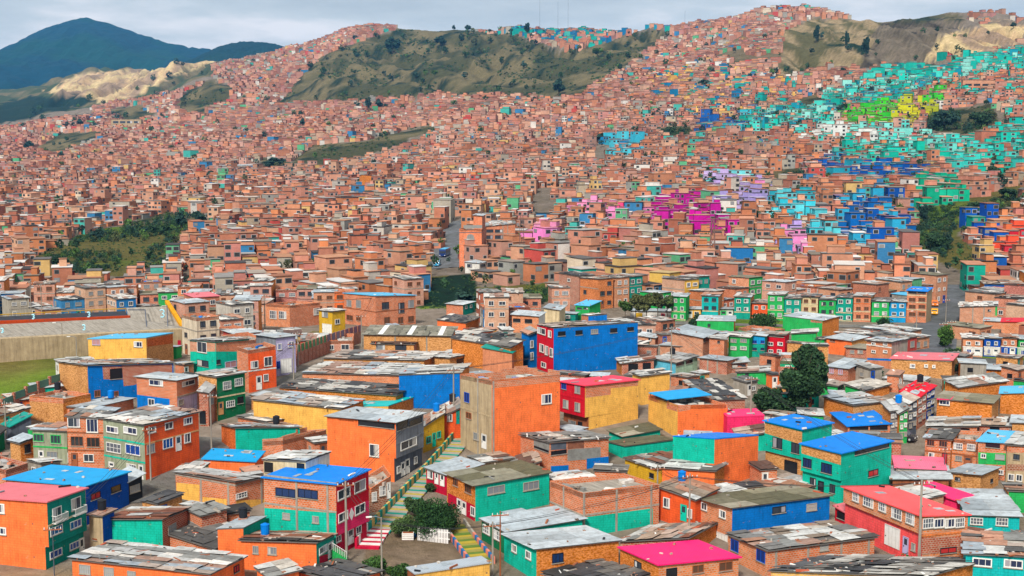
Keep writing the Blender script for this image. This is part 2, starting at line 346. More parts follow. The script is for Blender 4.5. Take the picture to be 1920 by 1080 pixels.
def make_roof(H, style, base, thg, over=.28, seed=0):
    N, L, R = H['N'], H['L'], H['R']; A = L-N; B = R-N
    a = A/np.linalg.norm(A); b = B/np.linalg.norm(B); o = over
    P0 = N-a*o-b*o; A2 = A+a*2*o; B2 = B+b*2*o
    mb = MB(); q = [P0, P0+A2, P0+A2+B2, P0+B2]
    if np.cross(q[1]-q[0], q[3]-q[0])[2] < 0: q = [q[0], q[3], q[2], q[1]]
    up = np.array([0, 0, 1.]); rr = random.Random(seed*7+1)
    kind, _, arg = style.partition(':'); fl = []
    def debris(n, z, cols=None):
        for _ in range(n):
            s, t = rr.random(), rr.random(); c = P0+A2*s+B2*t+up*(z+.06); an = rr.random()*3.14; l = rr.choice((.12, .15, .2, .35, .7)); w = rr.uniform(.05, .14)
            ex = np.array([math.cos(an), math.sin(an), 0])
            mb.box(c, ex*l, np.array([-ex[1], ex[0], 0])*w, up*rr.uniform(.04, .11), 'brick' if l < .3 else 'plain', rr.choice(cols or [PAL['BRR'], PAL['CON'], PAL['DK'], PAL['WH'], PAL['RST'], PAL['BRN'], PAL['STG']]))
    if kind in ('patch', 'rust', 'dark', 'olive', 'mix', 'light'):
        cols = dict(patch=GREYS, rust=RUSTS, dark=DARKS, olive=OLIVES, mix=MIXW, light=LIGHTS)[kind]
        mb.prism([p+up*.1 for p in q], -up*.1, 'plain', (.13, .12, .11))
        long_b = np.linalg.norm(B2) > np.linalg.norm(A2)
        big = kind in ('olive', 'light')
        sheets(mb, P0, A2, B2, .1, cols, ((1.1, 2.3) if long_b else (2.3, 1.1)) if not big else ((2.4, 3.4)), rough=.03 if big else .16, skip=0 if big else .025, seed=seed)
        area = np.linalg.norm(A2)*np.linalg.norm(B2); debris(int(area/(14 if big else 2.5)), .15)
    elif kind == 'stripe':
        mb.prism([p+up*.1 for p in q], -up*.1, 'plain', (.05, .045, .04)); sheets(mb, P0, A2, B2, .1, [lin('8c8878', K), lin('9a9484', K), lin('7c7868', K)], (2.2, 1.2), rough=.05, skip=0, seed=seed)
        for f_ in (.2, .52, .86): mb.box(P0+A2*.5+B2*f_+up*.22, A2*.47, B2*.028, up*.02, 'plain', PAL['WH'])
    elif kind == 'sheet':
        c = PAL[arg]; mb.prism([p+up*.16 for p in q], -up*.14, 'clean', c)
        for _ in range(3 if rr.random() < .6 else 0):
            s, t = rr.uniform(.1, .8), rr.uniform(.1, .8); cc = P0+A2*s+B2*t+up*.2
            mb.box(cc, a*rr.uniform(.2, .7), b*rr.uniform(.2, .7), up*.02, 'sheet', rr.choice(LIGHTS))
        debris(5, .2, [PAL['CON'], PAL['WH'], PAL['GY'], PAL['DK'], PAL['BRN']])
    elif kind == 'terrace':
        wc = PAL[arg or 'BRK']; q0 = [N, N+A, N+A+B, N+B]
        if np.cross(q0[1]-q0[0], q0[3]-q0[0])[2] < 0: q0 = [q0[0], q0[3], q0[2], q0[1]]
        mb.poly([p-up*.6+up*.0 for p in q0], 'plaster', PAL['CON'])
        cen = sum(q0)/4
        for i in range(4):
            p, r_ = q0[i], q0[(i+1) % 4]; d = (r_-p); d = d/np.linalg.norm(d); nin = np.array([-d[1], d[0], 0.]); nin = nin/np.linalg.norm(nin)
            if nin @ (cen-p) < 0: nin = -nin
            segs = max(1, int(np.linalg.norm(r_-p)/2.2))
            for k in range(segs):
                h = rr.choice((0, 0, 0, .15, .35, .6)) if arg == 'RUIN' else rr.choice((0, 0, .12))
                u0 = p+(r_-p)*(k/segs); u1 = p+(r_-p)*((k+1)/segs); w = nin*.16
                top = [u0+up*h, u1+up*h, u1+w+up*h, u0+w+up*h]
                if np.cross(top[1]-top[0], top[3]-top[0])[2] < 0: top = top[::-1]
                mb.prism(top, -up*(.62+h), 'brick', wc)
        for _ in range(8):
            s, t = rr.uniform(.12, .88), rr.uniform(.12, .88); c = N+A*s+B*t-up*.5; an = rr.random()*3.1; ex = np.array([math.cos(an), math.sin(an), 0])
            mb.box(c, ex*rr.uniform(.2, 1.0), np.array([-ex[1], ex[0], 0])*rr.uniform(.1, .5), up*rr.uniform(.05, .4), rr.choice(('plain', 'sheet', 'brick')), rr.choice(GREYS+[PAL['BRK'], PAL['BL'], PAL['DK']]))
    if mb.v: mb.build('roof', thg, base)
def add_window(thg, base, f, u0, u1, z0, z1, sty, simple=False):
    fc, pc, nm, fw = WSTY[sty]; fc = PAL[fc]
    if u1 < u0: u0, u1 = u1, u0
    if z1 < z0: z0, z1 = z1, z0
    zc = (z0+z1)/2; o = f.off(zc); du = f.e; n = f.n; up = np.array([0, 0, 1.])
    def bx(mb, ua, ub, za, zb_, d0, d1, mat, c):
        p = f.N+du*(ua+ub)/2+n*(o+(d0+d1)/2); mb.box(np.array([p[0], p[1], (za+zb_)/2]), du*abs(ub-ua)/2, n*(d1-d0)/2, up*abs(zb_-za)/2, mat, c)
    mb = MB(); pd = .06+random.random()*.004
    bx(mb, u0, u1, z0, z0+fw, .0, pd+.02, 'plain', fc); bx(mb, u0, u1, z1-fw, z1, .0, pd+.02, 'plain', fc)
    bx(mb, u0, u0+fw, z0+fw, z1-fw, .0, pd+.018, 'plain', fc); bx(mb, u1-fw, u1, z0+fw, z1-fw, .0, pd+.018, 'plain', fc)
    for k in range(nm):
        u = u0+(u1-u0)*(k+1)/(nm+1); bx(mb, u-.025, u+.025, z0+fw, z1-fw, .0, pd, 'plain', fc)
    if sty in 'gq': bx(mb, u0+fw, u1-fw, zc-.025, zc+.025, .0, pd-.012, 'plain', fc)
    bx(mb, u0-.06, u1+.06, z0-.09, z0-.002, 0, .13, 'plaster', PAL['CON'])
    if simple:
        bx(mb, u0+fw*.5, u1-fw*.5, z0+fw*.5, z1-fw*.5, .0, .02, 'glass', pc); return mb
    w = mb.build('window', thg, base); m2 = MB(); bx(m2, u0+fw*.5, u1-fw*.5, z0+fw*.5, z1-fw*.5, .0, .02, 'glass', pc)
    if sty in 'wgWlk' and random.random() < .6 and u1-u0 > .7:                 # curtain behind the glass
        cw = (u1-u0)*random.uniform(.2, .4); s = random.choice((0, 1)); ua = u0+fw if s == 0 else u1-fw-cw
        bx(m2, ua, ua+cw, z0+fw, z1-fw, .018, .026, 'plain', random.choice([(.45, .42, .38), (.3, .28, .3), (.5, .5, .5)]))
    m2.build('pane', w, base); return None  # in style 'o' this is no glass but painted interior shade
def add_door(thg, base, f, u0, u1, z0, z1, c):
    if u1 < u0: u0, u1 = u1, u0
    if z1 < z0: z0, z1 = z1, z0
    o = f.off((z0+z1)/2); mb = MB(); up = np.array([0, 0, 1.])
    def bx(mb, ua, ub, za, zb_, d0, d1, mat, c):
        p = f.N+f.e*(ua+ub)/2+f.n*(o+(d0+d1)/2); mb.box(np.array([p[0], p[1], (za+zb_)/2]), f.e*abs(ub-ua)/2, f.n*(d1-d0)/2, up*abs(zb_-za)/2, mat, c)
    bx(mb, u0, u1, z0, z1, 0, .05, 'plain', c); bx(mb, u0-.07, u0, z0, z1+.07, 0, .09, 'plain', tuple(q*.8 for q in c)); bx(mb, u1, u1+.07, z0, z1+.07, 0, .09, 'plain', tuple(q*.8 for q in c))
    bx(mb, u0, u1, z1, z1+.07, 0, .09, 'plain', tuple(q*.8 for q in c))
    if u1-u0 > 1.4:
        for k in range(1, 4): u = u0+(u1-u0)*k/4; bx(mb, u-.02, u+.02, z0, z1, .05, .065, 'plain', tuple(q*.6 for q in c))
    else: bx(mb, u0+.15, u1-.15, (z0+z1)/2+.1, z1-.15, .05, .06, 'glass', GLASS)
    d = mb.build('door', thg, base); m2 = MB(); zc = z0+(z1-z0)*.45; bx(m2, u1-.16, u1-.08, zc-.05, zc+.05, .05, .12, 'plain', PAL['DK']); m2.build('handle', d, base)
def raw_house(label, N3, L3, R3, zb, wl, wr, roof, over=None, name='house', group=None, rover=.28, seed=0, cat='house', extra_depth=0):
    B3 = L3+R3-N3; cen = (N3+B3)/2; base = np.array([cen[0], cen[1], zb])
    t = thing(name, label, cat, base, group)
    fL = Face(N3, L3, cen, zb); fR = Face(N3, R3, cen, zb); H = dict(t=t, N=N3, L=L3, R=R3, B=B3, base=base, fL=fL, fR=fR, zb=zb)
    mb = MB(); Cs = [N3, L3, B3, R3]; zlow = zb-2.0
    def seg(pts, ztops, zlo, wallsty):
        n = 4
        for i in range(4):
            a, b = pts[i], pts[(i+1) % 4]; m, c = wallsty[i]
            za, zb2 = ztops[i], ztops[(i+1) % 4]
            q = [np.array([a[0], a[1], zlo]), np.array([b[0], b[1], zlo]), np.array([b[0], b[1], zb2]), np.array([a[0], a[1], za])]
            ab = q[1]-q[0]; nrm = np.cross(ab, (0, 0, 1)); mid = (q[0]+q[1])/2-cen
            if nrm @ mid < 0: q = [q[1], q[0], q[3], q[2]]
            mb.poly(q, m, c)
    back = ('block', PAL['TNO']); sty = [wl, back, back, wr]; zt = [p[2] for p in Cs]
    if over:
        which, ys, dd = over[:3]; f = fL if which == 'L' else fR; pass
        zs = CZ+slope(ys)*N3[1]
        f.zs = zs; f.inset = dd; g = fR if which == 'L' else fL
        seg(Cs, zt, zs, sty)
        sh = -f.n*dd; low = [N3+sh, L3+(sh if which == 'L' else 0), B3, R3+(sh if which == 'R' else 0)]
        lowst = list(sty); 
        if len(over) > 3: lowst[0 if which == 'L' else 3] = over[3]
        seg(low, [zs]*4, zlow, lowst)
        mb.poly([np.array([p[0], p[1], zs]) for p in (Cs if np.cross(Cs[1]-Cs[0], Cs[3]-Cs[0])[2] < 0 else Cs[::-1])], 'plaster', PAL['CON'])
    else: seg(Cs, zt, zlow, sty)
    if roof.startswith('terrace'): pass
    else:
        q = Cs if np.cross(Cs[1]-Cs[0], Cs[3]-Cs[0])[2] > 0 else Cs[::-1]; mb.poly([p-np.array([0, 0, .03]) for p in q], 'plain', (.1, .1, .1))
    mb.build('wall', t, base); H['wall_sty'] = (wl, wr)
    if roof: make_roof(H, roof, base, t, rover, seed)
    HOUSES.append(H); return H
def items(H, its):
    t, base = H['t'], H['base']; off = [.012]
    xs = proj(*H['N'])[0]; up = np.array([0, 0, 1.])
    sideL = 1 if proj(*H['L'])[0] < xs else -1
    def face(x, side=None):
        if side: return H['fL'] if side == 'L' else H['fR']
        onL = x < xs if sideL > 0 else False
        return H['fL'] if onL else H['fR']
    for it in its:
        k = it[0]
        if k in ('s',):                                # floor slab line at pixel row y of the near corner, both faces
            mb = MB(); z = CZ+slope(it[1])*H['N'][1]; c = PAL[it[2]] if len(it) > 2 else PAL['CON']
            for f in (H['fL'], H['fR']):
                if len(it) > 3 and f is not (H['fL'] if it[3] == 'L' else H['fR']): continue
                o = f.off(z-.05); p = f.N+f.e*f.len/2+f.n*(o+.02); mb.box(np.array([p[0], p[1], z]), f.e*(f.len/2+.02), f.n*.025, up*.11, 'plaster', c)
            mb.build('floor_slab', t, base)
        elif k == 'c':                                 # concrete columns at pixel x
            for x in it[1:]:
                f = face(x); d = ray(x, 0); u = f.px(x, proj(*H['N'])[1]+10)[0]; mb = MB(); zt = f.top(u)-.02; p = f.N+f.e*u+f.n*.02
                mb.box(np.array([p[0], p[1], (zt+H['zb'])/2-.4]), f.e*.14, f.n*.03, up*((zt-H['zb'])/2+.4), 'plaster', PAL['CON']); mb.build('column', t, base)
        elif k == 'p':                                 # painted or bare area of a wall
            pts, m, c = it[1:4]; cx = sum(p[0] for p in pts)/len(pts); f = face(cx, it[4] if len(it) > 4 else None)
            uz = [f.px(*p) for p in pts]; uz = [(min(max(u, -.02), f.len+.02), min(z, f.top(min(max(u, 0), f.len))-.01)) for u, z in uz]; P = []
            zc = sum(z for _, z in uz)/len(uz)
            for u, z in uz: q = f.N+f.e*u+f.n*(f.off(zc)+off[0]); P.append(np.array([q[0], q[1], z]))
            nr = sum((np.cross(P[i]-P[0], P[(i+1) % len(P)]-P[0]) for i in range(1, len(P)-1)), np.zeros(3))
            if nr @ f.n < 0: P = P[::-1]
            mb = MB(); mb.prism(P, -f.n*(off[0]-.001), m, PAL[c] if isinstance(c, str) else c); mb.build('wall_panel', t, base); off[0] += .004
        elif k in ('w', 'd', 'o'):
            _, x0, y0, x1, y1, st = it[:6]; f = face((x0+x1)/2, it[6] if len(it) > 6 else None); xc, yc = (x0+x1)/2, (y0+y1)/2
            u0 = f.px(x0, yc)[0]; u1 = f.px(x1, yc)[0]; z1 = f.px(xc, y0)[1]; z0 = f.px(xc, y1)[1]
            if abs(u1-u0) > 30: continue
            lo = max(min(u0, u1), .03); hi = min(max(u0, u1), f.len-.03)
            if hi-lo < .2: continue
            sk = abs((proj(*f.P(u1, z0))[1]-proj(*f.P(u0, z0))[1]))/max(1e-3, abs(y1-y0)); dz = (z1-z0)*min(.3, sk*.35); z0 += dz; z1 -= dz
            z1 = min(z1, f.top((lo+hi)/2)-.08)
            if k == 'w': add_window(t, base, f, lo, hi, z0, z1, st)
            else: add_door(t, base, f, lo, hi, z0, z1, PAL[st])
        elif k == 'dia':
            x, y, r = it[1:4]; f = face(x); u, z = f.px(x, y); rr = f.px(x, y-r)[1]-z; P = [f.P(u+a*rr*.75, z+b*rr, .03) for a, b in ((1, 0), (0, 1), (-1, 0), (0, -1))]
            if np.cross(P[1]-P[0], P[2]-P[0]) @ f.n < 0: P = P[::-1]
            mb = MB(); mb.prism(P, -f.n*.03, 'plain', PAL['WH']); mb.build('diamond_ornament', t, base)
        elif k == 'bal':                                # balcony
            x0, y0, x1, y1 = it[1:5]; f = face((x0+x1)/2); yc = (y0+y1)/2; u0, u1 = sorted((f.px(x0, yc)[0], f.px(x1, yc)[0])); z1 = f.px((x0+x1)/2, y0)[1]; z0 = f.px((x0+x1)/2, y1)[1]
            mb = MB(); o = f.off(z0); w = .55; C = lambda u, z, d: np.array([*(f.N+f.e*u+f.n*(o+d))[:2], z])
            mb.box(C((u0+u1)/2, z0, w/2), f.e*(u1-u0)/2, f.n*w/2, up*.06, 'plaster', PAL['WH'])
            for z in (z1,): mb.tube([C(u0, z, 0), C(u0, z, w), C(u1, z, w), C(u1, z, 0)], .035, 4, 'plain', PAL['WH'])
            n = int((u1-u0)/.14)
            for i in range(n+1): u = u0+(u1-u0)*i/n; mb.tube([C(u, z0, w), C(u, z1, w)], .025, 4, 'plain', PAL['WH'])
            mb.build('balcony', t, base)
        elif k == 'roofbox':                            # roof piece on posts above an open storey: polygon in pixels on the plane h above the wall top
            pts, h, m, c = it[1:5]; z = H['N'][2]+h; P = []
            for p in pts: d = ray(*p); P.append(np.array([0, 0, CZ])+d*((z-CZ)/d[2]))
            mb = MB()
            if np.cross(P[1]-P[0], P[2]-P[0])[2] < 0: P = P[::-1]
            mb.prism(P, np.array([0, 0, -.1]), m, PAL[c]); r_ = mb.build('upper_roof', t, base)
            for p in P:
                cen = sum(P)/len(P); pp = p+(cen-p)*.06; m2 = MB(); m2.tube([pp-up*.1, pp-up*(h+.4)], .06, 5, 'plain', PAL['BRN']); m2.build('post', t, base)
def H(label, L, N, R, by, wl, wr, roof, its=(), over=None, name='house', rover=.28, gy=None, group='painted and brick houses of the near slope', cat='house'):
    N3, L3, R3, c = solve_corners(N, L, R, by, gy)
    zb = CZ+slope(by)*N3[1] if gy is None else Zg(N3[0], N3[1])
    zb = min(zb, *(Zg(p[0], p[1]) for p in (N3, L3, R3, L3+R3-N3)))
    cv = lambda w: (w[0], PAL[w[1]] if isinstance(w[1], str) else w[1])
    if over and len(over) > 3: over = (*over[:3], cv(over[3]))
    h = raw_house(label, N3, L3, R3, zb, cv(wl), cv(wr), roof, over, name, group, rover, seed=len(HOUSES)+11, cat=cat)
    h['px'] = (N, L, R, by); h['cos'] = c; items(h, its); return h
P_ = lambda c: ('paint', c)
B_ = lambda c='BRK': ('brick', c)
T_ = lambda c='TAN': ('block', c)
C_ = lambda c='CON': ('plaster', c)
# ------------------------------------------------------------------ the houses of the near slope, corners in photo pixels
w_ = lambda *a: ('w', *a)
d_ = lambda *a: ('d', *a)
def near_houses():
    # ---- bottom left
    H('tall corner house with plain orange side, teal front with white balconies and salmon roof', (-62, 931), (88, 942), (160, 917), 1070, P_('OR'), P_('TD'), 'sheet:SR',
      [w_(98, 948, 115, 976, 'w'), w_(133, 930, 151, 958, 'w'), ('bal', 97, 963, 121, 977), ('bal', 134, 950, 156, 963), w_(94, 983, 117, 1005, 'b'), w_(131, 972, 152, 993, 'b'),
       w_(93, 1027, 116, 1048, 'b'), w_(130, 1013, 148, 1032, 'b'), d_(149, 1008, 157, 1043, 'WH'), ('s', 987, 'CRM', 'R'), ('s', 1026, 'CRM', 'R'), w_(-4, 944, 9, 963, 'W'), w_(-4, 988, 12, 1003, 'W')], over=('R', 1026, .5))
    H('blue house under a wide cyan painted metal roof with open porch', (12, 899), (160, 912), (240, 886), 985, T_('TNO'), P_('BD'), 'sheet:CYR',
      [w_(170, 921, 188, 938, 'r'), w_(208, 908, 226, 925, 'o')], rover=.35)
    H('narrow dark porch shelter with pale sheet roof beside the blue house', (216, 893), (240, 904), (266, 890), 945, C_('DK'), ('plain', 'DK'), 'light', [w_(243, 907, 262, 925, 'q')])
    H('low beige plastered annex with small grey roof beside the teal corner house', (167, 966), (192, 968), (214, 958), 1035, C_('BEI'), P_('BD'), 'patch', [w_(174, 1009, 182, 1013, 'm')])
    H('single storey house with blank bright turquoise wall and rusty patchwork roof', (197, 974), (304, 974), (352, 955), 1032, P_('TE'), B_('BRR'), 'rust', [w_(315, 980, 330, 1000, 'q')])
    H('low brick shelter covered by sagging grey sheets behind the turquoise wall', (350, 955), (378, 968), (425, 955), 1015, B_('BRK'), B_('BRR'), 'rust', [w_(352, 975, 364, 987, 'q')])
    H('collapsed shack of tilted grey metal sheets between two orange houses', (318, 1003), (404, 1030), (480, 1000), 1052, B_('BRK'), B_('BRR'), 'mix')
    H('yellow and brick house with concrete columns under a whitish sheet roof', (329, 886), (441, 904), (496, 897), 962, B_('BRK'), B_('BRK'), 'patch',
      [('p', [(331, 905), (374, 909), (374, 950), (331, 945)], 'paint', 'YE'), ('p', [(380, 932), (425, 936), (425, 956), (380, 951)], 'paint', 'YE'), ('p', [(443, 938), (496, 936), (496, 958), (443, 960)], 'paint', 'YE'),
       ('c', 377, 428, 490), ('s', 910, 'CON'), w_(442, 921, 463, 936, 'g')])
    H('long bright orange house with a wavy roof of loose pale sheets', (135, 1049), (393, 1077), (458, 1045), 1130, P_('OR'), P_('OR'), 'patch',
      [w_(149, 1058, 170, 1077, 'q'), w_(195, 1063, 214, 1084, 'q'), w_(239, 1070, 255, 1086, 'q'), w_(438, 1058, 448, 1075, 'r')])
    H('small plain orange cube house with one teal side', (408, 993), (456, 991), (498, 970), 1060, P_('OR'), P_('GM'), 'light', rover=.05)
    H('orange house with teal entrance end and rust streaked roof above the green stair', (452, 1014), (593, 1018), (627, 1003), 1080, P_('OR'), P_('GM'), 'rust',
      [w_(502, 1025, 519, 1040, 'l'), w_(474, 1023, 485, 1038, 'l'), w_(598, 1020, 613, 1040, 'w'), d_(615, 1015, 624, 1047, 'WH'), ('p', [(599, 1043), (615, 1038), (615, 1052), (599, 1058)], 'paint', 'CR')])
    H('dark patched shed roof at the bottom edge below the green stair', (560, 1072), (640, 1092), (712, 1072), 1120, P_('OR'), P_('OR'), 'dark')
    H('shed with pale curved sheets at the bottom edge beside the orange house', (482, 1066), (505, 1083), (560, 1070), 1120, P_('OR'), P_('OR'), 'patch')
    H('yellow walled house with glossy pale blue metal roof at the bottom edge', (764, 1066), (779, 1077), (918, 1056), 1120, C_('BRN'), P_('YE'), 'sheet:STL', rover=.15)
    # ---- red corner house and its shack
    H('three storey corner house with crimson front, brick and turquoise side and royal blue roof', (495, 896), (630, 909), (691, 882), 1048, B_('BRK'), P_('RD'), 'sheet:BR',
      [('p', [(495, 952), (630, 962), (630, 1050), (495, 1040)], 'paint', 'TE'), ('p', [(630, 965), (691, 938), (691, 974), (630, 1003)], 'paint', 'PK'),
       w_(517, 914, 554, 933, 'K'), w_(559, 916, 596, 936, 'K'), w_(530, 961, 544, 974, 'q'), w_(586, 967, 598, 981, 'l'), ('c', 556, 614), ('s', 907, 'CON', 'L'), ('s', 960, 'CON', 'L'),
       w_(633, 912, 656, 938, 'w'), w_(664, 897, 685, 925, 'w'), w_(634, 957, 652, 980, 'w'), w_(665, 942, 684, 966, 'w'), ('dia', 659, 964, 12), d_(652, 990, 662, 1022, 'WH'), w_(667, 984, 677, 1002, 'w'), w_(629, 1002, 639, 1018, 'w')],
      over=('R', 1001, .35, P_('CR')))
    H('white panelled lean-to with grey sheet roof on top of the crimson corner house', (494, 863), (573, 866), (618, 849), 905, C_('CRM'), C_('WH'), 'patch',
      [w_(496, 866, 512, 886, 'o'), w_(557, 868, 571, 890, 'o')], gy=150.5, name='shack', cat='shack', rover=.15)
    # ---- row at the street, left
    H('low grey green house with bright green window frames and patchwork roof', (61, 806), (125, 809), (150, 797), 870, C_('SAG'), C_('SAG'), 'mix',
      [w_(63, 813, 82, 828, 'n'), w_(95, 815, 114, 832, 'n'), ('s', 840, 'GL', 'L'), d_(73, 845, 82, 866, 'WH'), w_(88, 846, 108, 860, 'l'), d_(120, 849, 130, 870, 'WH')])
    H('raw brick row house with white curtained windows, second from left in the row', (125, 781), (193, 785), (222, 768), 878, B_('BRK'), B_('BRR'), 'mix',
      [w_(127, 782, 150, 801, 'w'), w_(162, 784, 184, 811, 'W'), w_(133, 818, 156, 836, 'u'), w_(163, 820, 187, 838, 'u'), ('s', 812, 'BRN', 'L'), ('s', 845, 'BRN', 'L'), w_(157, 851, 176, 866, 'w'), d_(135, 850, 145, 874, 'BRN')])
    H('grey and bright orange corner house with turquoise floor lines and loose sheet roof', (193, 785), (270, 798), (372, 773), 902, C_('SAG'), P_('OD'), 'patch',
      [w_(200, 798, 222, 813, 'W'), w_(232, 799, 257, 815, 'W'), w_(200, 829, 227, 850, 'g'), w_(236, 832, 263, 854, 'b'), d_(205, 866, 214, 882, 'WH'), w_(238, 869, 256, 887, 'g'), d_(261, 872, 269, 900, 'WH'),
       ('s', 833, 'TE', 'L'), ('s', 868, 'TE', 'L'), ('s', 833, 'TAN', 'R'), w_(277, 799, 292, 813, 'w'), w_(309, 790, 324, 806, 'w'), w_(344, 781, 360, 797, 'W'), w_(275, 831, 290, 851, 'l'), w_(305, 820, 324, 842, 'b'), d_(330, 817, 339, 846, 'WH'), w_(345, 811, 357, 831, 'w')])
    H('brick house with cyan streaked sheet roof behind the orange corner house', (122, 763), (168, 766), (250, 748), 805, B_('BRK'), B_('BRK'), 'light', [w_(131, 768, 142, 776, 'u')])
    H('small tan block house with orange top band in front of the grass bank', (55, 742), (118, 749), (170, 738), 800, T_('TAN'), T_('TNO'), 'terrace:BRK', [('p', [(55, 744), (118, 750), (118, 757), (55, 752)], 'brick', 'BRK')])
    H('blue and tan block house with open brick loggia below the yellow house', (110, 679), (164, 686), (325, 681), 762, T_('TAN'), P_('BL'), 'mix',
      [('p', [(228, 685), (323, 683), (323, 702), (250, 722), (232, 724)], 'brick', 'BRR'), ('p', [(192, 687), (228, 687), (230, 712), (194, 711)], 'brick', 'BRR'), w_(206, 690, 229, 711, 'o'),
       w_(177, 731, 188, 744, 'm'), w_(209, 733, 222, 744, 'm'), ('p', [(165, 748), (200, 748), (200, 762), (165, 762)], 'paint', 'BL')])
    H('orange brick upper house with white windows and stepped blue paint below', (256, 707), (331, 714), (371, 706), 790, B_('BRK'), B_('BRK'), 'light',
      [w_(280, 711, 306, 724, 'W'), w_(341, 711, 365, 725, 'w'), ('p', [(257, 740), (318, 748), (318, 765), (331, 768), (331, 782), (257, 770)], 'paint', 'BL'), w_(278, 747, 290, 761, 'w'),
       ('p', [(333, 746), (370, 736), (370, 768), (333, 778)], 'plaster', 'LIL'), w_(334, 748, 344, 760, 'l'), ('s', 745, 'CON', 'R')])
    H('narrow brick house with dark garage beside the leaning street', (373, 734), (390, 737), (404, 722), 800, B_('BRR'), B_('BRR'), 'patch', [w_(392, 738, 400, 760, 'l'), w_(374, 770, 386, 795, 'o')])
    H('yellow house with bare brick side and pale blue roof in front of the reservoir', (165, 636), (274, 634), (324, 625), 690, P_('YE'), T_('TAN'), 'sheet:CY',
      [w_(173, 636, 188, 647, 'p'), w_(251, 640, 267, 651, 'W'), ('p', [(276, 636), (324, 627), (324, 644), (276, 650)], 'block', 'BRK')], rover=.12)
    H('turquoise house with bare orange brick top storey and dark windows', (356, 638), (404, 641), (466, 636), 712, P_('TE'), P_('TE'), 'mix',
      [('p', [(356, 640), (404, 643), (404, 659), (356, 659)], 'brick', 'SAL'), ('p', [(405, 643), (466, 638), (466, 659), (405, 659)], 'brick', 'BRK'), w_(370, 640, 388, 662, 'w'), w_(370, 674, 391, 688, 'k'), w_(422, 676, 443, 690, 'p'), w_(406, 674, 413, 683, 'k')])
    H('dark green house with grey grilled windows and tan block side', (372, 702), (406, 708), (459, 699), 790, T_('TAN'), P_('GN'), 'mix',
      [w_(418, 714, 433, 731, 'g'), w_(440, 708, 455, 724, 'g'), ('s', 746, 'CRM', 'R'), w_(424, 750, 440, 764, 'g'), d_(410, 754, 418, 778, 'TAN'), w_(445, 743, 456, 757, 'o')])
    H('orange red house with white framed windows and ruined brick terrace on top', (444, 650), (465, 657), (517, 649), 737, B_('BRK'), P_('OD'), 'terrace:RUIN',
      [w_(470, 676, 484, 691, 'w'), w_(495, 668, 510, 687, 'w'), ('s', 696, 'WH', 'R'), w_(494, 701, 503, 715, 'w'), d_(481, 705, 490, 731, 'WH')])
    H('lilac house with tall white garage door beside the fenced street', (480, 628), (517, 634), (554, 630), 706, C_('GY'), P_('LIL'), 'light',
      [w_(520, 644, 528, 656, 'b'), w_(540, 640, 550, 651, 'b'), d_(527, 672, 546, 700, 'WH'), w_(518, 677, 525, 692, 'B')])
    H('red brick shed at the left edge below the grass bank', (-40, 868), (10, 882), (52, 868), 925, B_('BRK'), B_('BRR'), 'terrace:BRR')
    H('tan shack with messy white roof at the left edge of the row', (19, 827), (38, 832), (62, 822), 868, T_('TAN'), T_('TNO'), 'mix', [w_(46, 832, 57, 850, 'o')])
    H('grey graffiti covered wall shed with green sheet roof at the left edge', (5, 795), (20, 800), (58, 780), 835, C_('GD'), C_('GD'), 'sheet:TD')
    H('low dark shed at the far left edge beside the graffiti wall', (-30, 812), (-6, 818), (8, 806), 852, C_('DK'), P_('GN'), 'rust')
    # ---- upper left centre
    H('three storey orange brick block with many grey windows and cyan roof edge', (645, 550), (704, 555), (779, 554), 613, B_('BRK'), B_('BRK'), 'sheet:CY',
      [w_(650, 562, 659, 575, 'l'), w_(668, 562, 677, 577, 'l'), w_(650, 590, 662, 601, 'm'), w_(668, 591, 677, 602, 'm'), w_(716, 566, 729, 580, 'k'), w_(747, 567, 758, 587, 'k'), w_(765, 562, 776, 577, 'l'),
       w_(720, 594, 731, 607, 'm'), w_(746, 594, 756, 607, 'm'), w_(765, 592, 776, 604, 'm'), ('s', 585, 'BRN')])
    H('orange brick house with two white grid windows left of the brick block', (498, 570), (543, 573), (600, 567), 614, B_('OB'), B_('BRK'), 'terrace:BRK', [w_(506, 582, 519, 598, 'g'), w_(523, 583, 537, 598, 'g'), w_(588, 577, 599, 591, 'g')])
    H('bright yellow narrow house with white door beside the brick block', (598, 582), (623, 585), (647, 582), 626, P_('YM'), P_('YM'), 'mix', [w_(604, 583, 615, 595, 'l'), w_(628, 598, 637, 608, 'w'), d_(605, 607, 622, 625, 'WH')])
    H('long grey corrugated warehouse roof with three white strips over tan walls', (697, 611), (682, 628), (846, 631), 668, T_('TAN'), T_('TAN'), 'stripe', [('c', 741, 800)], rover=.3)
    H('long dark roofed tan block hall right of the striped warehouse', (872, 622), (848, 634), (957, 652), 684, T_('TNO'), T_('TNO'), 'dark')
    H('orange walled shed under dark roof with a blue tank behind', (846, 590), (820, 600), (873, 606), 618, P_('OR'), P_('OR'), 'dark')
    H('tan block rooftop hut with rusty white roof and one black window', (696, 645), (776, 646), (790, 637), 672, T_('TAN'), B_('BRR'), 'rust', [w_(741, 647, 762, 659, 'k'), w_(705, 646, 722, 656, 'l')], name='shack', cat='shack')
    H('long low tan wall shed in front of the rooftop hut', (645, 658), (607, 672), (795, 676), 690, T_('TAN'), T_('TAN'), 'mix')
    H('low shed with curved white roof and dark open side', (793, 668), (843, 672), (901, 661), 692, T_('TAN'), T_('TAN'), 'patch', [w_(856, 667, 892, 684, 'o')])
    H('very long building under a bleached whitish patchwork roof', (610, 680), (567, 700), (752, 704), 722, T_('BRK'), B_('OB'), 'patch')
    H('long tan building under a charcoal roof with scattered white sheets', (566, 711), (524, 727), (742, 742), 760, T_('TAN'), T_('TNO'), 'dark')
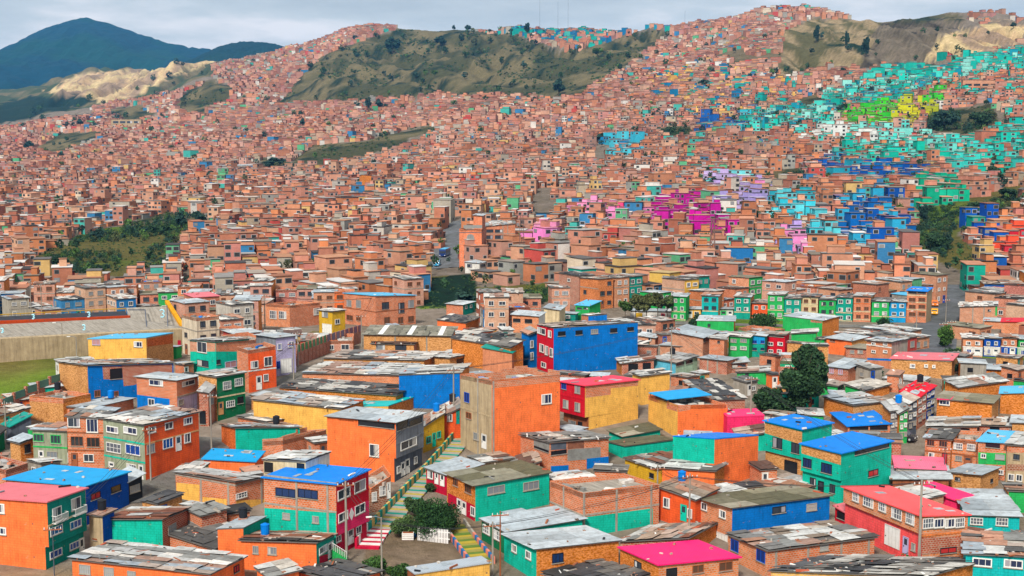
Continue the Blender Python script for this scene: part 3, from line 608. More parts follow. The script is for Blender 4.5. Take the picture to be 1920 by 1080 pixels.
    H('blank royal blue walled house with white sheet roof', (770, 688), (748, 704), (862, 700), 764, P_('BL'), P_('BL'), 'patch', [('p', [(742, 735), (752, 735), (752, 764), (742, 764)], 'paint', 'BL')], rover=.1)
    H('wide yellow walled house with cream roof beside the street bend', (520, 735), (475, 750), (640, 767), 795, P_('YE'), P_('YE'), 'patch')
    H('low house under a flat turquoise painted roof beside the yellow wall', (642, 748), (590, 764), (728, 762), 786, P_('YE'), P_('YE'), 'sheet:TB', rover=.05)
    H('turquoise walled house with long striped sheet roof below the yellow wall', (415, 797), (441, 803), (562, 802), 850, T_('BRK'), P_('TE'), 'mix')
    H('small orange shed under a crumpled cyan tarp roof', (382, 861), (478, 866), (494, 848), 890, P_('OR'), P_('OR'), 'sheet:CYR')
    H('unfinished orange brick stubs of walls left of the big orange house', (492, 828), (530, 826), (612, 806), 868, B_('BRK'), B_('BRK'), 'terrace:RUIN')
    H('large plain orange house with grey front, open top gallery and flat grey roof', (613, 781), (742, 793), (794, 776), 905, P_('OR'), C_('GY'), 'light',
      [w_(672, 785, 740, 803, 'o'), w_(693, 832, 711, 857, 'w'), w_(744, 787, 765, 807, 'o'), w_(767, 782, 790, 799, 'o'), ('s', 833, 'GY', 'R'), w_(751, 819, 781, 844, 'w'), d_(752, 866, 758, 893, 'WH'), d_(760, 860, 767, 889, 'WH'), w_(776, 855, 782, 870, 'w'), w_(744, 873, 750, 888, 'w'), ('s', 862, 'GD', 'R')],
      over=('R', 860, .3, C_('GD')))
    H('brown brick ground floor house with grey windows beside the striped stairway', (680, 897), (694, 917), (733, 892), 962, B_('BRN'), B_('BRN'), 'terrace:BRK', [w_(697, 922, 706, 940, 'g'), w_(711, 910, 723, 930, 'g'), d_(726, 905, 731, 935, 'WH')])
    H('mustard yellow low house with turquoise doors above the stairway', (792, 786), (793, 802), (833, 776), 850, P_('YM'), P_('YM'), 'mix', [w_(799, 817, 808, 832, 't'), d_(811, 812, 816, 838, 'TE'), w_(819, 808, 826, 822, 't')])
    H('small orange red house with teal door at the top of the stairway', (825, 764), (833, 780), (866, 764), 826, P_('OD'), P_('OD'), 'patch', [w_(838, 775, 848, 790, 'w'), d_(856, 770, 861, 795, 'TD')])
    H('tall beige and orange apartment tower with broken brick parapet', (863, 703), (922, 714), (1050, 703), 866, C_('BEI'), P_('OR'), 'terrace:RUIN',
      [('p', [(924, 716), (1048, 705), (1048, 716), (924, 728)], 'brick', 'BRK'), ('c', 925, 896), w_(871, 735, 880, 755, 'B'), w_(874, 772, 884, 786, 'm'), w_(888, 810, 898, 826, 'l'), d_(904, 814, 912, 842, 'WH'), w_(1015, 738, 1034, 758, 'W'), ('s', 782, 'BEI', 'L')])
    # ---- centre right
    H('huge blank cobalt blue apartment block with red side front and five small top windows', (1007, 609), (1038, 616), (1196, 605), 702, P_('RD'), P_('BL'), 'mix',
      [w_(1046, 621, 1060, 630, 'o'), w_(1079, 619, 1092, 628, 'o'), w_(1108, 617, 1121, 626, 'l'), w_(1144, 615, 1157, 624, 'o'), w_(1176, 613, 1188, 621, 'o'),
       w_(1008, 613, 1023, 628, 'w'), w_(1028, 619, 1034, 633, 'w'), w_(1012, 644, 1020, 661, 'w'), w_(1022, 648, 1028, 666, 'w'), w_(1031, 652, 1037, 670, 'w'), w_(1015, 678, 1024, 690, 'w')], rover=.05)
    H('blue stair head cabin rising above the roof of the cobalt block', (1090, 591), (1103, 593), (1138, 590), 702, B_('BRK'), P_('BL'), 'patch', rover=.05, gy=233)
    H('blue and white house front left of the cobalt block', (978, 622), (992, 628), (1007, 622), 690, P_('BL'), P_('BL'), 'mix', [w_(994, 638, 1000, 652, 'w'), w_(994, 660, 1000, 675, 'w')])
    H('salmon walled house with teal trimmed dark roof left of the cobalt block', (905, 652), (960, 662), (992, 640), 700, P_('SAL'), P_('SAL'), 'sheet:TD', [w_(965, 656, 972, 668, 'l'), w_(980, 648, 986, 662, 'l')])
    H('bright red and yellow house with glossy pink red roof', (1050, 716), (1097, 724), (1197, 713), 808, P_('RD'), P_('YE'), 'sheet:RR',
      [('p', [(1098, 724), (1196, 714), (1196, 723), (1145, 728), (1145, 740), (1098, 746)], 'brick', 'BRK'), w_(1053, 717, 1062, 730, 'B'), w_(1078, 722, 1088, 738, 'l'), w_(1056, 749, 1066, 766, 'l'), w_(1078, 754, 1088, 772, 'l'), ('s', 750, 'RD', 'L'), w_(1066, 787, 1080, 800, 'l'), w_(1084, 790, 1092, 802, 'o')],
      over=('L', 783, .8, C_('BRN')))
    H('blank ochre yellow wall house behind the pink red roof', (1186, 700), (1202, 706), (1256, 699), 760, P_('YE'), P_('YE'), 'mix')
    H('yellow and orange house with stepped wall and bright cyan canopy roof', (1216, 742), (1271, 760), (1364, 758), 822, P_('YE'), P_('OR'), 'terrace:OR',
      [('p', [(1250, 755), (1270, 762), (1270, 772), (1250, 766)], 'brick', 'BRK'), ('p', [(1272, 760), (1295, 760), (1294, 768), (1272, 772)], 'brick', 'BRK'), ('roofbox', [(1216, 736), (1251, 749), (1335, 740), (1304, 727)], .5, 'clean', 'CYR')])
    H('ruined brick shack with rusty junk roof beside the cobalt block', (1156, 674), (1166, 682), (1226, 674), 704, T_('TNO'), B_('BRR'), 'rust', [w_(1178, 682, 1196, 698, 'o'), w_(1205, 680, 1220, 696, 'o')], name='shack', cat='shack')
    H('pale blue and mint house with white sheet roof and dark gap windows', (1223, 673), (1267, 681), (1308, 669), 706, P_('CYP'), P_('PALG'), 'patch', [w_(1268, 675, 1282, 686, 'o'), w_(1286, 672, 1298, 682, 'o')])
    H('brick house under a roof of black and white chequered scrap sheets', (1282, 715), (1333, 751), (1397, 748), 792, B_('BRK'), B_('BRR'), 'dark')
    H('hot pink walled house with pale roof window strips', (1350, 770), (1364, 783), (1433, 780), 822, P_('PK'), P_('PK'), 'sheet:PK', rover=.05)
    H('turquoise and orange L shaped house with royal blue roof strip', (1262, 819), (1340, 824), (1422, 817), 918, P_('TE'), P_('OR'), 'sheet:BR', [('p', [(1262, 866), (1340, 870), (1340, 918), (1262, 912)], 'paint', 'OR')], rover=.05)
    H('low orange walled house with scrap roof left of the L shaped house', (1262, 866), (1242, 878), (1340, 884), 915, P_('OR'), P_('OR'), 'mix')
    H('low turquoise walled house under a large plain grey roof', (1141, 829), (1172, 837), (1263, 825), 862, P_('TE'), P_('TE'), 'olive', rover=.15)
    H('mustard yellow shed with striped scrap metal roof', (1172, 860), (1228, 879), (1298, 868), 912, P_('YM'), P_('YM'), 'rust', [w_(1218, 886, 1226, 897, 'o')])
    H('brick house clad with grey rusty metal sheets and white patched roof', (976, 816), (1031, 830), (1141, 822), 892, B_('BRK'), B_('BRK'), 'patch',
      [('p', [(1001, 823), (1030, 831), (1030, 846), (1001, 836)], 'sheet', 'STG'), w_(1002, 837, 1029, 847, 'o'), ('p', [(1033, 832), (1062, 829), (1062, 842), (1033, 844)], 'sheet', 'GD'), w_(1033, 843, 1062, 853, 'o'),
       ('p', [(1064, 829), (1095, 826), (1095, 840), (1064, 842)], 'sheet', 'RST'), ('p', [(1064, 843), (1126, 838), (1126, 860), (1064, 864)], 'sheet', 'STG'), ('p', [(1033, 874), (1066, 872), (1066, 892), (1033, 893)], 'paint', 'BL'), ('p', [(1100, 860), (1141, 856), (1141, 880), (1100, 884)], 'paint', 'BL')])
    H('square orange brick house with concrete columns, turquoise base and cluttered terrace', (1031, 903), (1093, 925), (1236, 908), 1008, B_('BRK'), B_('BRK'), 'terrace:BRK',
      [('c', 1057, 1095, 1156, 1221), ('s', 967, 'CON'), ('p', [(1094, 970), (1224, 953), (1224, 990), (1160, 1006), (1094, 1010)], 'paint', 'TE')])
    H('turquoise house with tan brick front and brown grey roof beside the hedge', (838, 888), (891, 911), (1030, 887), 978, T_('TNO'), P_('TE'), 'olive',
      [w_(914, 909, 946, 927, 'l'), w_(981, 901, 1010, 920, 'l'), w_(850, 896, 859, 912, 'u'), w_(872, 907, 884, 926, 'u'), ('p', [(840, 924), (890, 948), (890, 978), (840, 960)], 'paint', 'CR'), d_(858, 935, 865, 962, 'WH'), d_(867, 940, 874, 966, 'WH'), w_(883, 949, 895, 970, 'w')])
    H('low crimson house with three white doors at the foot of the stairway', (799, 878), (838, 891), (902, 872), 930, P_('CR'), P_('CR'), 'light', [w_(802, 880, 812, 898, 'w'), d_(816, 885, 822, 908, 'WH'), d_(826, 888, 833, 912, 'WH')])
    H('long shallow shed with pinkish sheets above the crimson house', (880, 858), (905, 868), (960, 860), 895, P_('CR'), C_('BEI'), 'rust')
    H('pale grey roofed house with dark green front behind the lamp posts', (903, 974), (948, 998), (1092, 974), 1040, P_('GN'), P_('TE'), 'light', [w_(906, 983, 919, 1003, 'g'), w_(926, 992, 938, 1014, 'g')])
    H('turquoise and tan orange house under broad pale grey roof sheets', (945, 1003), (1006, 1030), (1160, 1014), 1090, P_('TE'), T_('TNO'), 'light', [w_(1035, 1036, 1056, 1056, 'K'), w_(960, 1019, 969, 1037, 'w'), w_(986, 1031, 996, 1050, 'w')])
    H('tan brick house with vivid magenta pink roof at the bottom', (1163, 1028), (1235, 1060), (1385, 1046), 1115, T_('TNO'), B_('OB'), 'sheet:MG', [w_(1249, 1064, 1269, 1086, 'o'), w_(1298, 1058, 1319, 1075, 'm'), w_(1348, 1052, 1373, 1071, 'm'), w_(1190, 1050, 1203, 1068, 'k')])
    H('low shed with red rusted corrugated sheets above the magenta roof', (1222, 988), (1163, 1016), (1290, 1010), 1036, B_('BRK'), B_('BRR'), 'rust')
    H('dark mossy patched roof at the bottom edge left of the magenta roof', (1020, 1077), (1118, 1104), (1218, 1078), 1135, T_('TNO'), T_('TNO'), 'dark')
    H('orange red terrace house with turquoise door and round ornament', (1236, 914), (1304, 938), (1345, 918), 998, P_('OD'), P_('OD'), 'mix', [w_(1244, 932, 1256, 953, 'w'), d_(1277, 946, 1287, 978, 'TE'), w_(1289, 953, 1298, 972, 'w')])
    H('tan brick terrace house with olive roof and blank blue side', (1303, 933), (1373, 953), (1556, 930), 1020, B_('OB'), P_('BL'), 'olive',
      [w_(1315, 941, 1326, 958, 'w'), w_(1349, 955, 1361, 973, 'w'), w_(1310, 984, 1323, 1004, 'k'), d_(1333, 990, 1341, 1022, 'DK'), d_(1343, 998, 1364, 1016, 'WH'), w_(1448, 948, 1473, 963, 'k'), w_(1512, 943, 1531, 958, 'q')])
    H('long raw brick house with concrete columns and mossy scrap roof', (1366, 1003), (1440, 1033), (1640, 1008), 1085, B_('OB'), B_('BRK'), 'mix',
      [('c', 1455, 1515, 1577, 1628), w_(1371, 1010, 1385, 1036, 'B'), w_(1419, 1029, 1435, 1056, 'B'), w_(1537, 1018, 1553, 1033, 'q')])
    H('broad charcoal tar roof at the bottom edge with white debris', (1560, 1043), (1446, 1071), (1738, 1082), 1125, B_('OB'), B_('YE'), 'dark')
    H('long orange house with coral roof, white grid windows and white garage door', (1582, 914), (1727, 968), (1815, 966), 1068, B_('OB'), B_('OB'), 'sheet:CO',
      [w_(1599, 921, 1611, 942, 'g'), w_(1619, 929, 1638, 953, 'g'), w_(1648, 940, 1662, 961, 'g'), w_(1672, 951, 1691, 976, 'g'), w_(1699, 960, 1715, 985, 'g'), w_(1730, 971, 1750, 991, 'g'), w_(1751, 971, 1770, 990, 'W'), w_(1771, 971, 1790, 990, 'W'), w_(1791, 970, 1808, 989, 'g'),
       d_(1660, 984, 1687, 1030, 'WH'), d_(1694, 1006, 1703, 1040, 'LIL'), w_(1709, 1017, 1717, 1034, 'l'), w_(1763, 1025, 1793, 1038, 'r'), ('p', [(1728, 1008), (1814, 1005), (1814, 1032), (1728, 1040)], 'brick', 'BRR'), ('s', 1005, 'OB', 'R')],
      over=('L', 1002, .3, P_('CO')))
    H('open porch with sloping coral roof and white railing beside the coral roofed house', (1566, 950), (1617, 979), (1648, 972), 1004, P_('RD'), P_('RD'), 'sheet:SR', [w_(1570, 956, 1614, 985, 'o'), w_(1620, 982, 1645, 998, 'o')])
    H('small house with crimson pink roof behind the coral roofed house', (1722, 915), (1803, 942), (1822, 930), 968, P_('PK'), P_('PK'), 'sheet:PK')
    H('turquoise house with wide silver grey roof and white grid windows', (1788, 918), (1815, 966), (1912, 969), 1000, P_('TB'), P_('TB'), 'light', [w_(1819, 970, 1843, 984, 'g'), w_(1867, 970, 1890, 986, 'g')])
    H('bright turquoise house with scrap metal roof in the bottom right corner', (1808, 1000), (1811, 1039), (1965, 1046), 1115, P_('TB'), P_('TB'), 'mix', [w_(1823, 1045, 1860, 1063, 'W'), w_(1882, 1048, 1918, 1066, 'W')])
    H('turquoise house with tan band, red square window and blue awning roof', (1503, 833), (1577, 851), (1672, 828), 948, P_('TE'), P_('TE'), 'sheet:BR',
      [('p', [(1503, 835), (1577, 853), (1577, 872), (1503, 850)], 'block', 'TAN'), w_(1603, 830, 1666, 851, 'o'), w_(1628, 879, 1646, 894, 'r'), w_(1506, 858, 1522, 878, 'K'), w_(1540, 867, 1560, 889, 'K'), w_(1519, 895, 1530, 913, 'k'), d_(1535, 902, 1544, 926, 'DK'), w_(1556, 907, 1566, 925, 'k'), ('s', 900, 'TE', 'L')], over=('L', 902, .35))
    H('turquoise and tan house with dark garage and light blue roof left of the red window', (1434, 790), (1504, 806), (1560, 794), 895, P_('TE'), P_('TE'), 'sheet:BR',
      [('p', [(1434, 793), (1504, 810), (1504, 834), (1434, 812)], 'block', 'TAN'), w_(1449, 819, 1467, 842, 'k'), w_(1484, 829, 1499, 851, 'k'), w_(1471, 862, 1495, 893, 'o')], over=('L', 862, .3, T_('TAN')))
    H('open brick rooftop storey under a flat azure roof', (1559, 775), (1590, 800), (1669, 795), 830, B_('BRK'), B_('BRK'), 'sheet:BR', [w_(1593, 796, 1628, 806, 'o'), w_(1631, 796, 1664, 806, 'o')])
    H('low house with faded pink roof and white strip', (1676, 856), (1680, 877), (1772, 881), 905, C_('CON'), C_('CON'), 'sheet:SP')
    H('low shed with bleached cream sheets below the faded pink roof', (1672, 876), (1674, 899), (1779, 899), 922, C_('BRN'), C_('BRN'), 'light')
    H('tan block house with torn white roof right of the faded pink roof', (1781, 886), (1839, 891), (1873, 877), 928, T_('TAN'), T_('TAN'), 'light', [w_(1791, 894, 1801, 902, 'k'), w_(1857, 897, 1861, 905, 'k')])
    H('low rubble covered shed with grey sheets before the dark garage', (1418, 908), (1482, 926), (1540, 908), 946, C_('CON'), C_('CON'), 'mix')
    H('flat grey concrete roof between pink red roof and cyan canopy', (1142, 808), (1168, 819), (1238, 806), 838, P_('TE'), P_('TE'), 'olive')
    H('low turquoise hut roofed with scrap in front of the hot pink wall', (1376, 806), (1384, 820), (1436, 812), 846, P_('TE'), P_('TE'), 'rust')
    H('small brown roofed lean-to between crimson house and square brick house', (958, 862), (966, 880), (1012, 866), 902, B_('BRR'), B_('BRR'), 'rust')
    H('long low brick shed with pale roof in front of the yellow wide house', (446, 782), (500, 792), (560, 782), 812, B_('BRK'), B_('BRR'), 'patch')
    # ---- right row
    H('three storey brick house with dark paired windows at the left end of the right row', (1750, 806), (1735, 822), (1783, 825), 872, B_('BRK'), B_('BRK'), 'mix', [w_(1738, 824, 1752, 836, 'u'), w_(1761, 826, 1776, 838, 'u'), ('s', 845, 'BRN', 'R'), w_(1741, 848, 1752, 858, 'w'), w_(1766, 849, 1776, 870, 'r')])
    H('three storey orange brick house with pale windows in the middle of the right row', (1797, 806), (1785, 824), (1833, 827), 876, B_('OB'), B_('OB'), 'terrace:BRK', [w_(1788, 830, 1805, 843, 'g'), w_(1813, 832, 1829, 845, 'g'), ('s', 850, 'BRN', 'R'), w_(1791, 854, 1804, 864, 'l'), d_(1808, 856, 1822, 872, 'BRN')])
    H('brick and bright green house with cyan and white sheet roof in the right row', (1856, 808), (1834, 828), (1887, 831), 893, B_('BRK'), B_('BRK'), 'sheet:CY', [w_(1848, 830, 1875, 840, 'o'), ('p', [(1834, 848), (1886, 850), (1886, 872), (1834, 870)], 'paint', 'GL'), w_(1839, 850, 1849, 859, 'w'), w_(1866, 851, 1884, 862, 'q'), w_(1870, 880, 1882, 890, 'w')])
    H('beige and white house with barred windows at the right end of the right row', (1908, 814), (1888, 834), (1945, 838), 905, C_('BEI'), C_('BEI'), 'mix', [('p', [(1888, 836), (1944, 839), (1944, 850), (1888, 848)], 'brick', 'BRK'), w_(1900, 851, 1912, 862, 'k'), ('p', [(1888, 870), (1944, 872), (1944, 884), (1888, 883)], 'brick', 'BRN'), w_(1890, 888, 1902, 902, 'w'), w_(1905, 889, 1917, 903, 'w')])
    H('tan block house with small magenta roof and blue white window', (1757, 748), (1860, 757), (1873, 744), 806, T_('TNO'), T_('TAN'), 'olive', [w_(1761, 749, 1781, 760, 'W'), ('roofbox', [(1756, 748), (1784, 749), (1792, 738), (1762, 738)], .15, 'clean', 'PK')])
    H('long tan block wall house with white arched roof', (1772, 714), (1797, 727), (1888, 715), 752, T_('TNO'), T_('TNO'), 'patch')
    H('tan block house with cyan tarp at the right edge', (1878, 726), (1876, 738), (1960, 736), 775, T_('TAN'), T_('TNO'), 'sheet:CY')
    H('tan house with white roof at the right edge above the row', (1900, 780), (1898, 793), (1960, 795), 830, T_('TAN'), T_('TAN'), 'light')
    H('jumbled brick sheds with grey roofs above the brick end of the right row', (1745, 785), (1740, 802), (1832, 800), 826, B_('BRK'), B_('BRK'), 'mix', [w_(1800, 803, 1818, 812, 'o')])
    H('low brick shed with grey metal roof under the tan right edge house', (1842, 783), (1836, 798), (1896, 800), 822, B_('BRR'), B_('BRR'), 'rust', [w_(1856, 800, 1874, 808, 'o')])
    for lab, L, N, R, by, c, cs in (('grey front of three white windows first in the slanting row', (1655, 757), (1670, 772), (1686, 768), 830, C_('GY'), 'patch'), ('bright green slanting row house with white windows', (1672, 762), (1687, 776), (1702, 768), 832, P_('GL'), 'mix'),
        ('blue grey slanting row house under a pale roof', (1680, 748), (1703, 758), (1720, 747), 820, C_('GD'), 'patch'), ('brick slanting row house under a crimson roof', (1690, 735), (1721, 746), (1737, 734), 806, B_('BRR'), 'sheet:RD'), ('dark blue slanting row house at the far end under a red roof', (1705, 725), (1738, 734), (1753, 724), 788, P_('BD'), 'sheet:RD')):
        w = R[0]-N[0]; its = []
        for k in range(3):
            for q in (.22, .7): xx = N[0]+w*q; yy = N[1]+(R[1]-N[1])*q+5+k*17; its.append(w_(xx-2.2, yy, xx+2.6, yy+8, 'w' if k < 2 else 'l'))
        H(lab, L, N, R, by, T_('TNO'), c, cs, its+[('s', N[1]+18, 'CON', 'R'), ('s', N[1]+35, 'CON', 'R')])
    H('tan block house with red roof and dark open top gallery', (1671, 673), (1785, 676), (1796, 664), 712, T_('TAN'), T_('TAN'), 'sheet:SR', [w_(1742, 668, 1783, 676, 'o'), w_(1674, 668, 1738, 675, 'l'), w_(1706, 682, 1716, 690, 'W'), w_(1733, 683, 1740, 689, 'W'), w_(1748, 684, 1754, 690, 'W')])
    H('pink and beige three storey house with round white windows', (1625, 639), (1672, 643), (1702, 636), 692, P_('SAL'), C_('CON'), 'mix', [w_(1634, 642, 1642, 648, 'w'), w_(1656, 642, 1664, 648, 'w'), w_(1634, 656, 1642, 662, 'w'), w_(1656, 656, 1664, 662, 'w'), ('s', 652, 'WH', 'L'), ('p', [(1626, 671), (1672, 673), (1672, 677), (1626, 675)], 'paint', 'BL')])
    H('orange house with crimson lower storey left of the round windows', (1550, 634), (1597, 640), (1627, 632), 668, P_('OR'), T_('TAN'), 'light', [w_(1556, 636, 1566, 641, 'm')])
    H('terracotta annex with grey roof in front of the orange house', (1586, 652), (1625, 655), (1632, 648), 672, B_('BRR'), B_('BRR'), 'olive', [w_(1594, 656, 1602, 663, 'l'), w_(1608, 656, 1618, 663, 'l')])
    H('red brick house with bluish white metal roof beside the tall dark tree', (1552, 688), (1590, 692), (1622, 677), 722, B_('BRR'), B_('BRK'), 'light', [w_(1555, 690, 1563, 700, 'p'), w_(1572, 692, 1580, 702, 'p'), w_(1602, 686, 1606, 692, 'k')])
    H('small bright green house with two dark windows below the tree', (1537, 720), (1570, 725), (1583, 718), 745, P_('GL'), P_('GL'), 'patch', [w_(1571, 724, 1574, 733, 'k'), w_(1576, 722, 1580, 730, 'k')])
    H('white house with one grey window above the crimson roofs', (1658, 710), (1728, 716), (1742, 708), 732, P_('WH'), P_('WH'), 'light', [w_(1695, 716, 1708, 723, 'l')])
    H('low tan shed with pale roof between the green house and slanting row', (1585, 722), (1622, 733), (1668, 722), 752, P_('GL'), T_('TNO'), 'patch')
    H('wide orange tan house under bleached roof behind the azure roofs', (1545, 745), (1600, 760), (1668, 752), 800, T_('TNO'), T_('TAN'), 'patch')
    H('long tan block house at the right edge with white ridge sheets', (1826, 692), (1960, 699), (1980, 690), 722, T_('TNO'), T_('TAN'), 'light')
    H('red apartment house with four white windows left of the dark tree', (1435, 628), (1472, 629), (1480, 624), 668, P_('RD'), P_('RD'), 'mix', [w_(1440, 641, 1450, 648, 'w'), w_(1458, 641, 1468, 648, 'w'), w_(1441, 655, 1450, 661, 'w'), w_(1457, 655, 1466, 661, 'w'), w_(1437, 626, 1470, 632, 'o')])
    H('lime green three storey house with grilled windows left of the red one', (1366, 630), (1405, 633), (1415, 626), 672, P_('GL'), P_('GL'), 'mix', [w_(1370, 635, 1381, 642, 'l'), w_(1388, 635, 1400, 642, 'l'), w_(1370, 649, 1381, 656, 'g'), w_(1388, 649, 1400, 656, 'g'), ('s', 645, 'GL', 'L')])
    H('teal house with blue gable top between lime green and red houses', (1406, 628), (1434, 631), (1442, 625), 670, P_('GM'), P_('GM'), 'light', [('p', [(1406, 629), (1434, 632), (1434, 645), (1406, 645)], 'paint', 'CYR'), w_(1411, 638, 1419, 644, 'B'), w_(1426, 638, 1433, 644, 'B'), w_(1411, 652, 1419, 657, 'K'), w_(1426, 652, 1433, 657, 'K')])
    H('salmon brick house with two storey blank side right of the cobalt block', (1258, 622), (1318, 634), (1347, 622), 676, B_('SAL'), B_('SAL'), 'light', [w_(1319, 634, 1323, 641, 'k'), w_(1330, 640, 1335, 647, 'l')])
    H('rounded terracotta brick house with tiny windows', (1330, 634), (1358, 637), (1365, 630), 678, B_('BRK'), B_('BRK'), 'mix', [w_(1345, 639, 1350, 643, 'k')])
    H('small salmon house with white roof directly right of the cobalt block', (1238, 648), (1278, 650), (1291, 645), 672, B_('SAL'), B_('SAL'), 'light', [w_(1279, 651, 1282, 658, 'k'), w_(1285, 649, 1288, 656, 'k')])
    H('low salmon house with paired dark windows behind the cobalt block', (1197, 630), (1228, 634), (1236, 628), 648, B_('SAL'), B_('SAL'), 'light', [w_(1216, 633, 1222, 638, 'k'), w_(1227, 632, 1231, 637, 'k')])
    H('red brick walls with pale columns under light roof', (1312, 672), (1363, 677), (1382, 672), 702, B_('BRR'), B_('BRK'), 'light', [('c', 1327, 1345)])
    H('low house with pale blue metal canopy right of the red brick columns', (1362, 674), (1370, 682), (1402, 679), 698, B_('BRR'), B_('BRR'), 'light', [w_(1372, 683, 1398, 690, 'k')])
    H('wide blank light green wall above the lower street', (1312, 592), (1307, 602), (1376, 603), 622, P_('GL'), P_('GL'), 'light', [w_(1327, 607, 1332, 613, 'k')], rover=.05)
    H('blank emerald green walled house in front of the terrace row', (1500, 585), (1468, 593), (1542, 602), 626, P_('GL'), P_('GL'), 'light', [('p', [(1520, 600), (1541, 603), (1541, 606), (1520, 604)], 'brick', 'BRR')], rover=.05)
    H('blank green low house right of the blank emerald wall', (1486, 620), (1484, 626), (1531, 624), 640, P_('GL'), P_('GL'), 'patch')
    H('bright green low wall house beside the dark tree', (1384, 690), (1382, 699), (1440, 697), 718, P_('GL'), P_('GL'), 'patch', [w_(1397, 700, 1404, 706, 'k')])
    H('orange house at the right edge with red tin roof by the street', (1880, 597), (1878, 604), (1945, 604), 625, B_('OB'), B_('OB'), 'sheet:RD')
    H('long tan brick house right of the taxis with turquoise corner', (1800, 568), (1800, 576), (1870, 574), 606, B_('OB'), B_('SAL'), 'patch', [('c', 1824, 1845), w_(1852, 580, 1858, 584, 'k'), ('p', [(1866, 574), (1870, 574), (1870, 592), (1866, 592)], 'paint', 'GL')])
    H('low tan walls with white coping under the long brick house', (1848, 596), (1846, 602), (1890, 604), 616, B_('OB'), B_('OB'), 'light')
    # houses of the lower right street
    for lab, x0, x1, yt, up, lo, rf in (('orange brick house over a white ground floor by the green bank', 1806, 1843, 634, B_('OB'), P_('WH'), 'mix'), ('navy blue house with white garage by the green bank', 1845, 1876, 634, P_('BD'), P_('WH'), 'mix'),
        ('blue and brick house with crimson base by the green bank', 1877, 1907, 633, B_('BRK'), P_('BD'), 'mix'), ('emerald house at the right edge by the green bank', 1908, 1945, 636, P_('GL'), P_('PALG'), 'light')):
        m = (x0+x1)/2; H(lab, (x0-3, yt-7), (x0, yt), (x1, yt+2), 668, up, up, rf, [w_(x0+5, yt+6, m-4, yt+13, 'w'), w_(m+4, yt+6, x1-5, yt+13, 'w'), ('p', [(x0, yt+17), (x1, yt+19), (x1, yt+34), (x0, yt+32)], *lo), w_(x0+6, yt+20, m-3, yt+30, 'b'), d_(m+2, yt+20, x1-4, yt+32, 'WH'), ('s', yt+16, 'WH', 'R')])
    # ---- terrace row beside the upper street
    for lab, x0, x1, yt, yb, c, rf, st in (
        ('green house with emerald side beside the eucalyptus trees', 1259, 1286, 556, 600, 'GL', 'light', 'w'), ('teal blue house with four dark windows, left end of the terrace row', 1316, 1347, 555, 597, 'TB', 'mix', 'k'), ('teal house with oval white windows in the terrace row', 1377, 1407, 557, 597, 'GM', 'mix', 'w'),
        ('low bright orange house in the terrace row', 1410, 1439, 569, 597, 'OD', 'mix', 'w'), ('tall emerald house with yellow base, right of the low orange one', 1440, 1470, 553, 599, 'GL', 'patch', 'g'), ('pale sea green house with grey windows in the terrace row', 1471, 1502, 560, 600, 'GM', 'mix', 'g'),
        ('cream house with three bands of brown windows in the terrace row', 1503, 1534, 557, 600, 'CRM', 'mix', 'm'), ('plain green house right of the cream one in the terrace row', 1536, 1567, 562, 601, 'GL', 'mix', 'k'), ('sea green house with four large white windows in the terrace row', 1568, 1599, 558, 601, 'GM', 'mix', 'w'),
        ('brown brick three storey house in the terrace row', 1601, 1633, 556, 602, 'BRK', 'mix', 'm'), ('light green house between brown and blue terrace houses', 1635, 1667, 565, 603, 'GL', 'mix', 'g'), ('sky blue house with crimson ground floor in the terrace row', 1668, 1699, 566, 603, 'CYR', 'mix', 'w')):
        m = (x0+x1)/2; its = []; yy = yt+4; k = 0
        while yy+8 < yb: its += [w_(x0+4, yy, m-3, yy+7, st), w_(m+3, yy, x1-4, yy+7, st), ('s', yy+10, 'CRM' if k else c, 'L')]; yy += 15; k += 1
        mm = B_ if c == 'BRK' else P_
        its = [i for i in its if not (i[0] == 'w' and i[4]-i[2] < 3)]
        H(lab, (x0, yt), (x1, yt+1), (x1+7, yt-5), yb+2, mm(c), T_('TAN') if c != 'GL' else P_(c), rf, its, group='terrace row houses beside the upper street')
    H('tall brown four storey house with azure gable roof at the street corner', (1701, 545), (1738, 547), (1748, 540), 606, B_('BRK'), C_('BEI'), 'sheet:BR', [w_(1703, 546, 1719, 551, 'o'), w_(1720, 546, 1736, 551, 'o')]+[w_(a, b, a+13, b+8, 'm') for a in (1704, 1722) for b in (558, 571, 585)]+[('s', 555, 'CRM', 'L'), ('s', 568, 'CRM', 'L'), ('s', 582, 'CRM', 'L')])
    H('low yellow shop between the green and teal blue houses', (1288, 580), (1314, 580), (1318, 576), 598, P_('YE'), P_('YE'), 'light', [d_(1290, 583, 1298, 596, 'WH'), w_(1302, 584, 1311, 591, 'w')])
    H('low mint garage front inside the terrace row', (1349, 580), (1375, 580), (1379, 577), 597, P_('PALG'), P_('PALG'), 'light', [d_(1352, 583, 1361, 595, 'GL'), d_(1365, 583, 1373, 595, 'WH')])
    H('low row of white and pink garage doors beside the eucalyptus trees', (1182, 583), (1286, 585), (1289, 581), 599, P_('WH'), P_('WH'), 'light', [d_(1240, 588, 1246, 598, 'CR'), d_(1250, 588, 1262, 598, 'WH'), d_(1266, 588, 1283, 598, 'SP'), d_(1192, 587, 1204, 598, 'YM')])
    # ---- behind the cobalt block
    H('bright green two storey house with blue roof behind the cobalt block', (1079, 572), (1105, 574), (1126, 565), 602, P_('GL'), P_('GL'), 'sheet:CY', [w_(1082, 576, 1091, 580, 'k'), w_(1094, 576, 1103, 580, 'k')])
    H('small teal blue hut with white frame behind the cobalt block', (1051, 588), (1079, 589), (1084, 586), 604, P_('TD'), P_('TD'), 'light', [w_(1061, 591, 1069, 597, 'w')])
